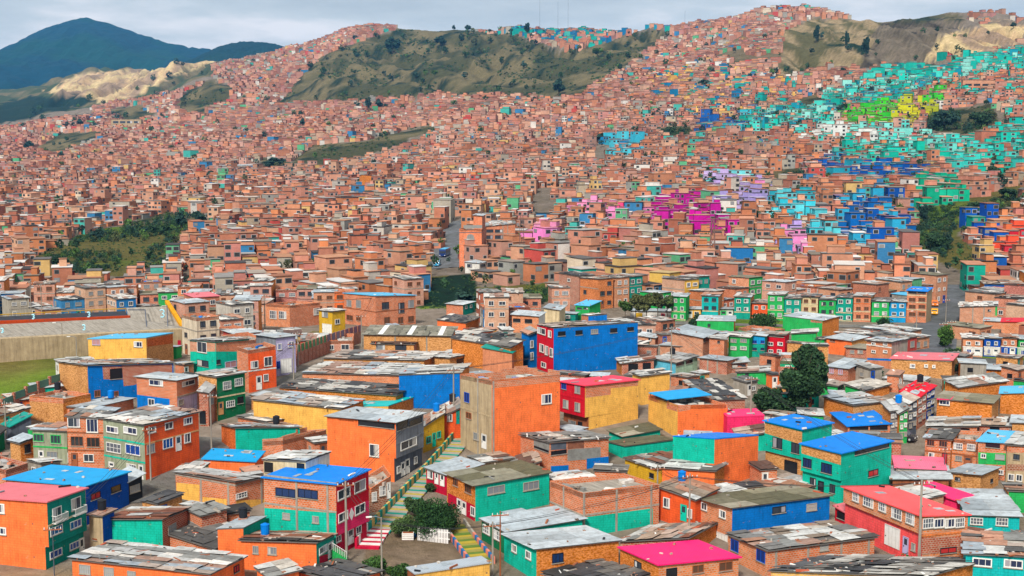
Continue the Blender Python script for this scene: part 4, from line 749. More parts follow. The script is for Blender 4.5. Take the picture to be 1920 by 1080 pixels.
    H('orange and turquoise house with pale roof beside the dark green slope', (837, 570), (868, 572), (890, 566), 592, B_('BRK'), P_('TD'), 'light', [w_(872, 573, 876, 579, 'w'), w_(881, 571, 885, 577, 'w')])
    H('cream block beside green house behind the cobalt block', (1020, 578), (1049, 582), (1060, 574), 612, C_('CRM'), C_('CRM'), 'light')
    H('white block house with open brown sides left of the cream block', (960, 590), (1010, 594), (1022, 586), 625, B_('OB'), C_('WH'), 'light', [w_(962, 597, 976, 604, 'o'), w_(984, 598, 998, 606, 'o')])
# ------------------------------------------------------------------ land cover, in photo pixels of the ground it lies on
G_HILL = [[(440, 205), (520, 195), (560, 150), (600, 105), (700, 68), (770, 45), (850, 38), (900, 60), (960, 62), (1060, 95), (1130, 82), (1215, 55), (1262, 58), (1215, 100), (1160, 140), (1090, 178), (1040, 190), (950, 180), (820, 182), (700, 190), (560, 196)],
          [(325, 202), (350, 168), (400, 152), (445, 165), (410, 196), (372, 216)],
          [(545, 305), (590, 272), (680, 266), (815, 230), (826, 240), (700, 290), (600, 308), (480, 315), (490, 295)],
          [(40, 490), (150, 440), (240, 418), (330, 395), (410, 412), (340, 450), (310, 500), (225, 520), (110, 505)],
          [(780, 545), (800, 520), (890, 514), (895, 538), (1060, 530), (1045, 562), (900, 580), (785, 580)],
          [(1690, 460), (1730, 395), (1830, 368), (1925, 340), (1925, 388), (1805, 402), (1795, 440), (1845, 480), (1830, 520), (1740, 485)],
          [(1735, 245), (1740, 212), (1860, 196), (1872, 232), (1800, 252)],
          [(1640, 44), (1640, 20), (1790, 24), (1815, 40), (1700, 40)], [(60, 285), (110, 250), (200, 245), (180, 270), (110, 290)],
          [(1480, 190), (1530, 175), (1560, 190), (1510, 205)], [(1220, 245), (1300, 235), (1300, 262), (1230, 262)], [(200, 205), (260, 195), (300, 215), (240, 235)],
          [(1440, 320), (1500, 315), (1520, 340), (1450, 345)], [(1730, 690), (1738, 615), (1775, 600), (1782, 650), (1930, 668), (1930, 690)],
          [(1290, 618), (1295, 600), (1545, 598), (1545, 618)], [(-60, 755), (-60, 665), (165, 660), (330, 640), (430, 615), (430, 640), (160, 700), (60, 745)], [(545, 650), (560, 625), (620, 620), (640, 640)]]
CLIFF_G = [(1455, 146), (1472, 60), (1520, 34), (1665, 36), (1610, 128), (1450, 150)]
CLIFF_D = [(1605, 134), (1650, 42), (1810, 36), (1765, 80), (1735, 118), (1620, 138)]
CLIFF_Y = [(1725, 112), (1790, 60), (1885, 38), (1925, 50), (1925, 75), (1830, 100)]
QUARRY = [(85, 172), (150, 138), (240, 128), (300, 114), (430, 92), (432, 106), (395, 118), (330, 140), (240, 184), (200, 192), (150, 186)]
ROADS = [[(815, 505), (828, 480), (845, 430), (852, 405), (868, 405), (862, 440), (858, 498)], [(1722, 700), (1752, 600), (1768, 560), (1772, 528), (1800, 528), (1797, 580), (1788, 602), (1745, 700)],
         [(1000, 405), (1012, 350), (1030, 350), (1022, 405)], [(1115, 300), (1125, 270), (1135, 270), (1130, 300)], [(1030, 598), (1030, 606), (1760, 616), (1760, 604)], [(780, 640), (1000, 640), (1000, 620), (780, 620)]]
DENSE = [[(60, 505), (90, 480), (150, 470), (230, 470), (225, 490), (180, 512), (100, 512)], [(230, 430), (330, 395), (400, 400), (410, 440), (350, 440), (260, 450)], [(140, 455), (160, 440), (240, 430), (240, 450)], [(270, 470), (330, 440), (310, 500), (280, 500)], [(350, 450), (420, 445), (420, 475), (360, 475)],
  [(850, 575), (900, 545), (1000, 545), (1050, 535), (1045, 562), (960, 585), (870, 585)], [(1690, 460), (1730, 395), (1790, 380), (1790, 430), (1770, 480), (1700, 480)], [(1790, 400), (1925, 350), (1925, 380), (1810, 410)], [(1738, 245), (1742, 215), (1800, 205), (1800, 245)], [(1800, 240), (1860, 200), (1872, 232), (1820, 250)], [(480, 312), (530, 300), (530, 318), (490, 322)], [(1475, 345), (1470, 325), (1520, 325), (1520, 345)], [(1235, 262), (1235, 245), (1290, 240), (1290, 260)]]
def any_in(px, py, polys):
    r = np.zeros(np.shape(px), bool)
    for p in polys: r |= inpoly(px, py, p)
    return r
def build_ground():
    xs = np.linspace(-900, 2820, 560); Ys = np.concatenate([np.linspace(20, 320, 60), np.geomspace(325, 6400, 430)])
    XP, YY = np.meshgrid(xs, Ys); X = (XP-960)/F*np.maximum(YY, 60)/.994; Z = Zg(X.ravel(), YY.ravel()).reshape(X.shape)
    px, py = proj(X, YY, Z); j = (fbm(X.ravel()/25+50, YY.ravel()/40, 4).reshape(X.shape)-.5)*14; qx, qy = px+j*1.5, py+j*.7
    C = np.zeros((*X.shape, 3)); C[:] = lin('988a7e', .8)
    n = fbm(X.ravel()/60, YY.ravel()/90, 5).reshape(X.shape)[..., None]; n2 = fbm(X.ravel()/22+9, YY.ravel()/30+4, 4).reshape(X.shape)[..., None]
    g = np.array(lin('988a64', .6)); g2 = np.array(lin('6e6e48', .5)); g3 = np.array(lin('385036', .4)); far = YY > 700
    k = np.clip((n-.40)*7, 0, 1); gr = g*(1-k)+g2*k; k2 = np.clip((n2-.56)*9, 0, 1); gr = gr*(1-k2)+g3*k2
    near_g = np.array(lin('7c9c2c', .6))*(1-k)+np.array(lin('8a8040', .6))*k
    m = any_in(qx, qy, G_HILL); C[m] = np.where(far[..., None], gr, near_g)[m]
    m = (YY > 2700) & (px < 560); C[m] = (np.array(lin('8c8060', .7))*(1-k)+np.array(lin('5c6c4c', .6))*k)[m]
    m = inpoly(qx, qy, [(1290, 60), (1440, 20), (1520, 60), (1460, 150), (1330, 200), (1260, 150)]); C[m] = (np.array(lin('6c7450', .55))*(1-k)+np.array(lin('98886c', .6))*k)[m]
    strk = fbm(px.ravel()/9, py.ravel()/60+3, 3).reshape(X.shape)[..., None]
    st = np.clip((fbm(X.ravel()/14, YY.ravel()/160, 4).reshape(X.shape)[..., None]-.42)*8, 0, 1); gs = np.clip((fbm(X.ravel()/26+7, YY.ravel()/210, 3).reshape(X.shape)[..., None]-.68)*14, 0, 1); tr = np.clip((np.sin(Z*.55+fbm(X.ravel()/60, YY.ravel()/60, 3).reshape(X.shape)*9)-.35)*3, 0, 1)[..., None]; dgc = np.array(lin('2c4c2c', .45))
    m = inpoly(px, py, [(775, 575), (780, 545), (800, 522), (890, 512), (896, 540), (880, 575)]); C[m] = np.array(lin('10402c', .5))
    m = inpoly(qx, qy, CLIFF_G); C[m] = ((np.array(lin('bca480', .75))*st+np.array(lin('7c764c', .6))*(1-st))*(1-gs)+dgc*gs)[m]
    m = inpoly(qx, qy, CLIFF_D); C[m] = ((np.array(lin('948472', .62))*st+np.array(lin('6c6050', .5))*(1-st))*(1-tr*.45)+np.array(lin('c8b8a0', .8))*tr*.3*st)[m]
    for P in (CLIFF_Y, QUARRY): m = inpoly(qx, qy, P); C[m] = (np.array(lin('f0c898', .95))*st+np.array(lin('b89c84', .8))*(1-st))[m]
    m = inpoly(qx, qy, [(-300, 235), (-300, 190), (0, 196), (60, 180), (110, 182), (150, 178), (178, 186), (150, 200), (90, 212), (0, 232)]); C[m] = np.array(lin('2c5040', .4))
    m = inpoly(px, py, [(-60, 1100), (-60, 1070), (690, 1070), (760, 1000), (1000, 1000), (900, 1100)]) | inpoly(px, py, [(680, 1060), (700, 960), (900, 940), (960, 1080)]); C[m] = (np.array(lin('b49474', .7))*(1-k)+np.array(lin('94806c', .7))*k)[m]
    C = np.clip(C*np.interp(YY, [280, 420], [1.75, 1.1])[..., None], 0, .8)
    nr, nc = X.shape; idx = np.arange(nr*nc).reshape(nr, nc)
    f = np.stack([idx[:-1, :-1], idx[:-1, 1:], idx[1:, 1:], idx[1:, :-1]], -1).reshape(-1, 4)
    me = bpy.data.meshes.new('ground'); me.vertices.add(nr*nc); me.vertices.foreach_set('co', np.stack([X, YY, Z], -1).ravel())
    me.loops.add(len(f)*4); me.loops.foreach_set('vertex_index', f.ravel()); me.polygons.add(len(f)); me.polygons.foreach_set('loop_start', np.arange(len(f))*4); me.polygons.foreach_set('loop_total', np.full(len(f), 4))
    me.update(); ca = me.color_attributes.new('Col', 'FLOAT_COLOR', 'POINT'); ca.data.foreach_set('color', np.concatenate([C, np.ones((nr, nc, 1))], -1).ravel())
    me.polygons.foreach_set('use_smooth', np.ones(len(f), bool)); me.materials.append(MATS['ground']); me.validate()
    o = bpy.data.objects.new('ground', me); COL.objects.link(o); structure(o); return o
def build_mountain(name, sky_pts, Yr, depth, base_row, amp, seed, c1, c2):
    xs = np.linspace(sky_pts[0][0], sky_pts[-1][0], 260); rows = np.interp(xs, [p[0] for p in sky_pts], [p[1] for p in sky_pts])
    rows = rows+(fbm(xs/14+seed, xs*0+seed, 3)-.5)*3; zr = CZ+Yr*np.array([slope(r) for r in rows]); zb = CZ+(Yr-depth)*slope(base_row)
    T = np.concatenate([np.linspace(-1, 0, 90), np.linspace(.02, 1, 30)]); V = []; n = len(xs)
    XX, TT = np.meshgrid(xs, T); Yv = Yr+TT*depth; hgt = np.where(TT <= 0, 1+TT, 1-TT*1.0); Xv = (XX-960)/F*Yr*(1+TT*.06)/.994
    nz = fbm(Xv.ravel()/380+seed, Yv.ravel()/420, 5).reshape(Xv.shape)-.5; rid = 1-np.abs(fbm(Xv.ravel()/260+seed*2, Yv.ravel()/1500, 4).reshape(Xv.shape)*2-1)
    Zv = zb+(zr[None]-zb)*hgt**1.05+amp*(nz*1.2+rid*.8-.5)*np.clip(-TT*6, 0, 1)+(fbm(Xv.ravel()/28, Yv.ravel()/40, 3).reshape(Xv.shape)-.5)*14
    nr, nc = Xv.shape; idx = np.arange(nr*nc).reshape(nr, nc); f = np.stack([idx[:-1, :-1], idx[:-1, 1:], idx[1:, 1:], idx[1:, :-1]], -1).reshape(-1, 4)
    me = bpy.data.meshes.new(name); me.from_pydata(np.stack([Xv, Yv, Zv], -1).reshape(-1, 3).tolist(), [], f.tolist())
    k = np.clip((fbm(Xv.ravel()/300, Yv.ravel()/300, 5)-.45)*6, 0, 1)[:, None]; C = np.array(c1)*(1-k)+np.array(c2)*k
    ca = me.color_attributes.new('Col', 'FLOAT_COLOR', 'POINT'); ca.data.foreach_set('color', np.concatenate([C, np.ones((len(C), 1))], -1).ravel())
    me.materials.append(MATS['ground']); o = bpy.data.objects.new(name, me); COL.objects.link(o); structure(o); return o
def ribbon(name, pts, wid, col, mat='ground', lift=.12, n=60):
    """a road sheet along pixels of the ground, widths in metres"""
    P = [ground_hit(*p) for p in pts]; W = np.interp(np.linspace(0, 1, n), np.linspace(0, 1, len(wid)), wid); t = np.linspace(0, len(P)-1, n); Q = []
    for a in t:
        i = min(int(a), len(P)-2); q = P[i]+(P[i+1]-P[i])*(a-i); Q.append(q[:2])
    Q = np.array(Q); Q = np.array([Q[max(0, i-2):i+3].mean(0) for i in range(n)]); D = np.gradient(Q, axis=0); D /= np.linalg.norm(D, axis=1)[:, None]; Nn = np.stack([-D[:, 1], D[:, 0]], -1)
    mb = MB(); m = 6; G = []
    for i in range(n):
        G.append([np.array([*(q2 := Q[i]+Nn[i]*W[i]*(k/m-.5)), Zg(q2[0], q2[1])+lift]) for k in range(m+1)])
    for i in range(n-1):
        for k in range(m):
            q = [G[i][k], G[i+1][k], G[i+1][k+1], G[i][k+1]]
            if np.cross(q[1]-q[0], q[3]-q[0])[2] < 0: q = q[::-1]
            mb.poly(q, mat, col)
    o = mb.build(name); structure(o); return o
# ------------------------------------------------------------------ the city that fills the valley and the far slopes
AREAS = [  # (polygon in pixels, probability, colours)
 ([(1225, 362), (1290, 372), (1325, 388), (1378, 420), (1378, 452), (1290, 450), (1212, 435), (1210, 408), (1240, 395)], .85, ['c8109c', 'd020a4', 'b4148c']),
 ([(1062, 400), (1120, 385), (1220, 392), (1225, 410), (1110, 425), (1060, 420)], .6, ['f49cc8', 'f0508c', 'ec8cc0']), ([(975, 448), (1040, 444), (1042, 472), (985, 470)], .8, ['ec8cd0', 'f49cc8']),
 ([(1375, 352), (1440, 350), (1440, 378), (1380, 380)], .7, ['f090c8', 'b8a8dc']), ([(1320, 330), (1420, 325), (1425, 350), (1330, 352)], .75, ['b8a4dc', 'c4b0e0', '70d4dc']),
 ([(1340, 372), (1440, 372), (1440, 400), (1345, 402)], .8, ['b0a0dc', 'a89cd4', 'c4b0e0']), ([(1455, 448), (1540, 440), (1545, 490), (1455, 485)], .75, ['f090c8', 'b8a0dc', 'c8a0dc']),
 ([(1440, 378), (1530, 370), (1540, 420), (1440, 425)], .8, ['40c8dc', '60d4e0', '30b4c8']), ([(1520, 425), (1570, 425), (1575, 465), (1520, 470)], .8, ['48ccdc', '60d4e0']), ([(1600, 455), (1665, 450), (1670, 480), (1605, 480)], .7, ['18a8c0', '20b8c8']),
 ([(1575, 378), (1640, 370), (1700, 380), (1700, 470), (1640, 475), (1560, 440)], .85, ['0c58b0', '0868b8', '1050a4', '30a8d0', '0c60a8']), ([(1515, 296), (1615, 290), (1740, 318), (1745, 360), (1660, 345), (1520, 325)], .7, ['0c58b0', '1054a4', '0870bc', '28a0b8']),
 ([(1735, 440), (1800, 442), (1795, 482), (1738, 480)], .9, ['0858b8', '0c50b0']), ([(1795, 400), (1870, 400), (1880, 465), (1800, 440)], .7, ['0858b8', '0c50b0', '10a48c']), ([(1865, 440), (1925, 440), (1925, 482), (1868, 482)], .8, ['f05838', 'e0283c', 'e87848']),
 ([(1700, 345), (1790, 330), (1830, 350), (1790, 385), (1720, 392)], .85, ['10b088', '18b894', '10a480']), ([(1780, 245), (1930, 240), (1930, 330), (1790, 335), (1755, 290)], .7, ['18c4b0', '40d0c4', '10b09c']),
 ([(1590, 262), (1760, 262), (1790, 300), (1640, 310), (1590, 290)], .75, ['18c4b0', '10b49c', '70d8cc']), ([(1585, 198), (1690, 192), (1695, 232), (1588, 236)], .85, ['40cc20', '58c824', '30b830']),
 ([(1690, 196), (1755, 190), (1770, 210), (1690, 238), (1670, 236)], .85, ['c8c81c', 'd4cc20', 'b4bc20']), ([(1738, 172), (1768, 170), (1768, 196), (1738, 196)], .9, ['40cc30', '30c030']),
 ([(1345, 245), (1400, 215), (1500, 195), (1590, 160), (1660, 125), (1760, 100), (1925, 95), (1925, 130), (1780, 150), (1700, 190), (1585, 200), (1560, 235), (1400, 255)], .85, ['18bcac', '20c8b4', '48d4c4', '10a494', '1494a8', '90dcd0']),
 ([(1780, 150), (1925, 130), (1925, 235), (1880, 235), (1880, 180), (1790, 180)], .35, ['18bcac', '20c8b4', 'd89468']), ([(1500, 235), (1600, 235), (1760, 245), (1760, 268), (1500, 268)], .65, ['50d0c4', '80dcd0', 'd8dcd8']), ([(1310, 225), (1400, 215), (1400, 250), (1310, 250)], .6, ['1c60b0', '30b8c8']), ([(1130, 262), (1205, 258), (1205, 292), (1130, 290)], .85, ['40bcd8', '2090c8', '50c8dc']),
 ([(1180, 150), (1330, 110), (1500, 160), (1480, 200), (1300, 230)], .22, ['18a8a0', 'e8b860', '1878a8', 'f0c070']), ([(900, 62), (1000, 28), (1080, 22), (1200, 40), (1260, 52), (1200, 90), (1060, 80)], .42, ['109c94', '1890b0', '20b0a0', '1870a0']),
 ([(1200, 480), (1400, 470), (1400, 560), (1200, 560)], .08, ['20a878', '2878b8']), ([(1040, 545), (1320, 545), (1320, 600), (1040, 600)], .3, ['28b858', '109c8c', 'e8c060']),
 ([(1780, 480), (1925, 480), (1925, 620), (1780, 620)], .22, ['1858a8', '18a890', 'c83040', '40b478']), ([(1300, 600), (1560, 600), (1560, 720), (1300, 720)], .16, ['28b858', '20a878'])]
BRICKS = ['d88c6c', 'cc7c60', 'dc9880', 'c08068', 'e4a484', 'd49078', 'b87058', 'dcaa88', 'dc946c', 'd09c88', 'c88478', 'd8a080', 'd0845c', 'dc8c5c']
MISC = ['e0dcd4', 'c8c0b4', 'b0a898', '48b0a4', '3c80b0', 'd4b070', 'b8a890', 'a0a098', '60b080', 'c05048', 'd8c8b0', '9c9890']
ROOFS = ['d4ccc4', 'c0bcb8', '9c9894', '74706e', 'e8e4e0', 'e0d8d0', 'dc9c7c', 'b87c60', 'a06c54', '948878', 'c08868', '504c4c', 'a89c90', 'cc9878', 'b88468', 'c49070']
LB = [lin(c, K) for c in BRICKS]; LM = [lin(c, K) for c in MISC]; LR = [lin(c, K*.92) for c in ROOFS]
LA = [(p, pr, [lin(c, K) for c in cs]) for p, pr, cs in AREAS]
def gen_sites():
    r = np.random.default_rng(21); out = []
    cs = []
    for yy in np.arange(60, 3300, 120):
        for xx in np.arange(-1820, 1821, 130): cs.append((xx+r.uniform(-45, 45), yy+r.uniform(-45, 45), r.normal(0, .42), r.uniform(0, 50), r.uniform(0, 50)))
    cs = np.array(cs)
    for i, (cx, cy, an, ox, oy) in enumerate(cs):
        if abs(cx) > .56*cy+170: continue
        sc = 1.0 if cy < 1300 else (1.15 if cy < 2000 else 1.35)
        n = 17; a, b = np.meshgrid(np.arange(-n, n+1), np.arange(-n, n+1)); a = a.ravel(); b = b.ravel()
        u = (a*5.5+(a//7)*3.)*sc; v = (b*8.2+(b//2)*3.4)*sc
        u = u-np.mean(u)+ox % 7; v = v-np.mean(v)
        x = cx+u*math.cos(an)-v*math.sin(an); y = cy+u*math.sin(an)+v*math.cos(an)
        d = np.hypot(x[:, None]-cs[None, :, 0], y[:, None]-cs[None, :, 1]); ok = d.argmin(1) == i
        k = ok.sum()
        if k: out.append(np.stack([x[ok], y[ok], np.full(k, an), np.full(k, sc)], 1))
    s = np.concatenate(out); s[:, 0] += r.uniform(-.5, .5, len(s)); s[:, 1] += r.uniform(-.5, .5, len(s)); s[:, 2] += r.normal(0, .05, len(s))
    z = Zg(s[:, 0], s[:, 1]); px, py = proj(s[:, 0], s[:, 1], z)
    out_ = (px < -190) | (px > 2110); ok = (px > -420) & (px < 2340) & (s[:, 1] > np.where(out_, 115, 205)) & ((py < 760) | out_) & (out_ | (s[:, 1] > 330) | ((px > -70) & (px < 1990)))
    jx = (fbm(s[:, 0]/40, s[:, 1]/40, 3)-.5)*16; jy = (fbm(s[:, 0]/40+30, s[:, 1]/40, 3)-.5)*8
    ok &= ~any_in(px+jx, py+jy, G_HILL+[CLIFF_G, CLIFF_D, CLIFF_Y, QUARRY]); hp = np.minimum(5.5*F/s[:, 1], 30); wp = 3.2*F/s[:, 1]
    for dx, dy in ((0, 0), (-1, 0), (1, 0), (0, .6), (-1, .6), (1, .6)): ok &= ~any_in(px+dx*wp, py-1-dy*hp, ROADS)
    ok &= ~any_in(px+jx*.5, py-hp*.75, G_HILL[2:7])
    ok &= ~((py < 236) & (px < 175) & (s[:, 1] > 2350)); ok &= ~((s[:, 1] > 2650) & (px < 400)); ok &= ~((px < 350) & (py > 600) & (s[:, 1] > 0)); ok &= ~((px < 430) & (py < 196-(px-200)*.36) & (px > 0) & (s[:, 1] > 2250)); ok &= ~(inpoly(px, py, [(1635, 60), (1635, 0), (1930, 0), (1930, 92), (1830, 105), (1740, 125)]) & (r.random(len(s)) > .1))
    green = fbm(s[:, 0]/70+5, s[:, 1]/70+5, 3); ok &= ~((green > .80) & (s[:, 1] > 420)); ok &= r.random(len(s)) > .035
    # the sparse shanty slopes
    sh = inpoly(px, py, [(1290, 60), (1440, 20), (1520, 60), (1450, 150), (1330, 200), (1260, 150)]) | inpoly(px, py, [(640, 80), (900, 50), (900, 90), (620, 130)]) | inpoly(px, py, [(250, 210), (300, 150), (560, 90), (500, 190), (400, 230)])
    ok &= ~(sh & (r.random(len(s)) > .85))
    return s[ok], z[ok], px[ok], py[ok]
def quadrot(cx, cy, w, d, an, sx, sy):
    lx = sx*w/2; ly = sy*d/2; return cx+lx*np.cos(an)-ly*np.sin(an), cy+lx*np.sin(an)+ly*np.cos(an)
def build_mass(s, z, px, py):
    r = np.random.default_rng(5); n = len(s); sc = s[:, 3]; Y = s[:, 1]
    w = r.uniform(4.4, 5.9, n)*sc; d = r.uniform(6., 9., n)*sc; m9 = r.random(n) < .1; w = np.where(m9, w*1.7, w); fl = r.choice([1, 2, 3, 4], n, p=[.47, .39, .13, .01]); fl = np.where((Y > 650) & (r.random(n) < .6), 1, fl); w = np.where((Y > 600) & (r.random(n) < .3), w*1.5, w); fl = np.where(Y > 1500, np.minimum(fl, 2), fl)
    e_ = 3.0; sl_ = np.hypot(Zg(s[:, 0]+e_, Y)-Zg(s[:, 0]-e_, Y), Zg(s[:, 0], Y+e_)-Zg(s[:, 0], Y-e_))/(2*e_); z = z+np.minimum(sl_*d*.42, 3.5)
    hgt = fl*2.5+r.uniform(-.4, .5, n); an = s[:, 2]; LBa, LMa, LRa = np.array(LB), np.array(LM), np.array(LR)
    wc = LBa[r.integers(0, len(LB), n)]*r.uniform(.66, 1.08, (n, 1)); gy = wc.mean(1, keepdims=True); haze_mix = np.clip((Y-450)/900, 0, 1)[:, None]*.2; wc = wc*(1-haze_mix)+gy*np.array([1.12, .97, .95])*haze_mix; m = r.random(n) < np.where(Y > 850, .10, .17); wc[m] = LMa[r.integers(0, len(LM), m.sum())]  # pinkish haze painted into the wall colours, growing with distance
    rc = LRa[r.integers(0, len(LR), n)]*r.uniform(.8, 1.1, (n, 1)); fc = wc.copy(); m = r.random(n) < .12; fc[m] = LMa[r.integers(0, len(LM), m.sum())]
    shant = inpoly(px, py, [(1290, 60), (1440, 20), (1520, 60), (1450, 150), (1330, 200), (1260, 150)]); hgt = np.where(shant, 3.1, hgt); fl = np.where(shant, 1, fl); rc[shant] = LRa[r.choice([0, 1, 2, 4], shant.sum())]
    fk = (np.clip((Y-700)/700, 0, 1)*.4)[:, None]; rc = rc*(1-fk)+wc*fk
    for P, pr, cols in LA:
        c = np.array(cols); m = inpoly(px, py-3, P) & (r.random(n) < min(.95, pr*1.15)); k = r.integers(0, len(cols), m.sum()); wc[m] = c[k]*r.uniform(.85, 1.1, (len(k), 1)); fc[m] = wc[m]; m2 = m & (r.random(n) < .5); rc[m2] = wc[m2]*.5+rc[m2]*.5
    Vq, Cq, Uq, Mq = [], [], [], []
    def quads(P, col, uw, uh, mi):
        k = len(P); Vq.append(P); Cq.append(np.broadcast_to(col, (k, 3))); uo = r.uniform(0, 30, (k, 1)); z0 = np.zeros(k)
        uw = np.broadcast_to(uw, k); uh = np.broadcast_to(uh, k)
        Uq.append(np.stack([np.stack([z0, z0], 1), np.stack([uw, z0], 1), np.stack([uw, uh], 1), np.stack([z0, uh], 1)], 1)+uo[..., None]); Mq.append(np.full(k, mi))
    def box(cx, cy, w, d, an, z0, z1, colw, colf, colr, ov=.25, sl=0, th=.18):
        c = [quadrot(cx, cy, w, d, an, a, b) for a, b in ((-1, -1), (1, -1), (1, 1), (-1, 1))]
        for i in range(4):
            a, b = c[i], c[(i+1) % 4]; P = np.stack([np.stack([a[0], a[1], z0], 1), np.stack([b[0], b[1], z0], 1), np.stack([b[0], b[1], z1], 1), np.stack([a[0], a[1], z1], 1)], 1)
            quads(P, colf if i in (0, 2) else colw, (w if i in (0, 2) else d), z1-z0, 0)
        ww, dd = w+2*ov, d+2*ov; c = [quadrot(cx, cy, ww, dd, an, a, b) for a, b in ((-1, -1), (1, -1), (1, 1), (-1, 1))]; tl = r.uniform(-.35, .35, len(cx)); tops = [z1+.02+th+np.maximum(0, q*tl) for q in (1, 1, -1, -1)]
        P = np.stack([np.stack([c[i][0], c[i][1], tops[i]], 1) for i in range(4)], 1); quads(P, colr, ww, dd, 1)
        for i in range(4):
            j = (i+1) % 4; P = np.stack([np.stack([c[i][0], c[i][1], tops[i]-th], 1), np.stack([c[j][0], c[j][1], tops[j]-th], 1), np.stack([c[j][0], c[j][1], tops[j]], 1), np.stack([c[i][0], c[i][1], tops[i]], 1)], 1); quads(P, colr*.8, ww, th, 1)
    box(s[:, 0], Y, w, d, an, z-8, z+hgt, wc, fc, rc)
    m = (r.random(n) < np.where(Y > 700, .28, .5)) & (fl < 4); k = m.sum(); w2 = w[m]*r.uniform(.35, .8, k); d2 = d[m]*r.uniform(.35, .7, k); ox = (w[m]-w2)*r.uniform(-.5, .5, k); oy = (d[m]-d2)*r.uniform(-.5, .5, k); ca, sa = np.cos(an[m]), np.sin(an[m])
    wc2 = np.where(r.random((k, 1)) < .75, wc[m], LBa[r.integers(0, len(LB), k)]); box(s[m, 0]+ox*ca-oy*sa, Y[m]+ox*sa+oy*ca, w2, d2, an[m], z[m]+hgt[m]-.1, z[m]+hgt[m]+r.uniform(1.6, 2.6, k), wc2, wc2, LRa[r.integers(0, len(LR), k)], ov=.15)
    # window openings with a light frame behind them
    for face in range(4):
        nx = [np.sin(an), np.cos(an), -np.sin(an), -np.cos(an)][face]; ny = [-np.cos(an), np.sin(an), np.cos(an), -np.sin(an)][face]; W2 = w if face in (0, 2) else d; D2 = d if face in (0, 2) else w; ex = -ny; ey = nx
        vis = ((nx*s[:, 0]+ny*Y)/np.hypot(s[:, 0], Y) < .1) & (Y < 1250)
        for f in range(4):
            for q in ((-.27, .27) if face in (0, 2) else (-.3, .05, .33)):
                m = vis & (fl > f) & (r.random(n) < (.6 if face == 0 else .25)); k = m.sum()
                if not k: continue
                ww = r.uniform(.55, .95, k); hh = r.uniform(.5, .65, k); zc = z[m]+hgt[m]-1.25-f*2.55; cu = W2[m]*q
                for g, out, col in ((1.22, .05, None), (1., .09, 1)):
                    cx = s[m, 0]+nx[m]*(D2[m]/2+out)+ex[m]*cu; cy = Y[m]+ny[m]*(D2[m]/2+out)+ey[m]*cu; dx, dy = ex[m]*ww*g, ey[m]*ww*g
                    if col is None and cy.mean() > 1e9: continue
                    P = np.stack([np.stack([cx-dx, cy-dy, zc-hh*g], 1), np.stack([cx+dx, cy+dy, zc-hh*g], 1), np.stack([cx+dx, cy+dy, zc+hh*g], 1), np.stack([cx-dx, cy-dy, zc+hh*g], 1)], 1)
                    cc = np.where(r.random((k, 1)) < .22, .45, .2)*np.ones((k, 3)) if col is None else np.where(r.random((k, 1)) < .15, .22, .035)*np.ones((k, 3)); quads(P, cc, 1, 1, 2)
    V = np.concatenate(Vq); C = np.concatenate(Cq); U = np.concatenate(Uq); M = np.concatenate(Mq); q = len(V); print('mass houses', n, 'quads', q)
    me = bpy.data.meshes.new('distant_houses'); me.vertices.add(q*4); me.vertices.foreach_set('co', V.astype(np.float32).ravel()); me.loops.add(q*4); me.loops.foreach_set('vertex_index', np.arange(q*4, dtype=np.int32))
    me.polygons.add(q); me.polygons.foreach_set('loop_start', np.arange(q, dtype=np.int32)*4); me.polygons.foreach_set('loop_total', np.full(q, 4, np.int32))
    for nm in ('far', 'far', 'plain'): me.materials.append(MATS[nm])
    me.polygons.foreach_set('material_index', M.astype(np.int32)); me.update()
    uv = me.uv_layers.new(name='UVMap'); uv.data.foreach_set('uv', U.astype(np.float32).ravel())
    ca = me.attributes.new('Col', 'FLOAT_COLOR', 'FACE'); ca.data.foreach_set('color', np.concatenate([C, np.ones((q, 1))], 1).astype(np.float32).ravel())
    o = bpy.data.objects.new('distant_houses', me); COL.objects.link(o); structure(o, 'stuff'); o['label'] = 'mass of small brick and painted houses covering the far slopes'; return o
CN = [('ORANGE', lin('d08862')), ]
def colour_name(c):
    names = dict(terracotta='d08862', tan='d8a878', white='e0dcd4', grey='b0a898', turquoise='18b4a4', blue='2068b0', cream='dcc8a0', green='38b460', red='c84040', pink='e878b8', yellow='dcb450', orange='e47840')
    return min(names, key=lambda k: sum((a-b)**2 for a, b in zip(c, lin(names[k], K))))
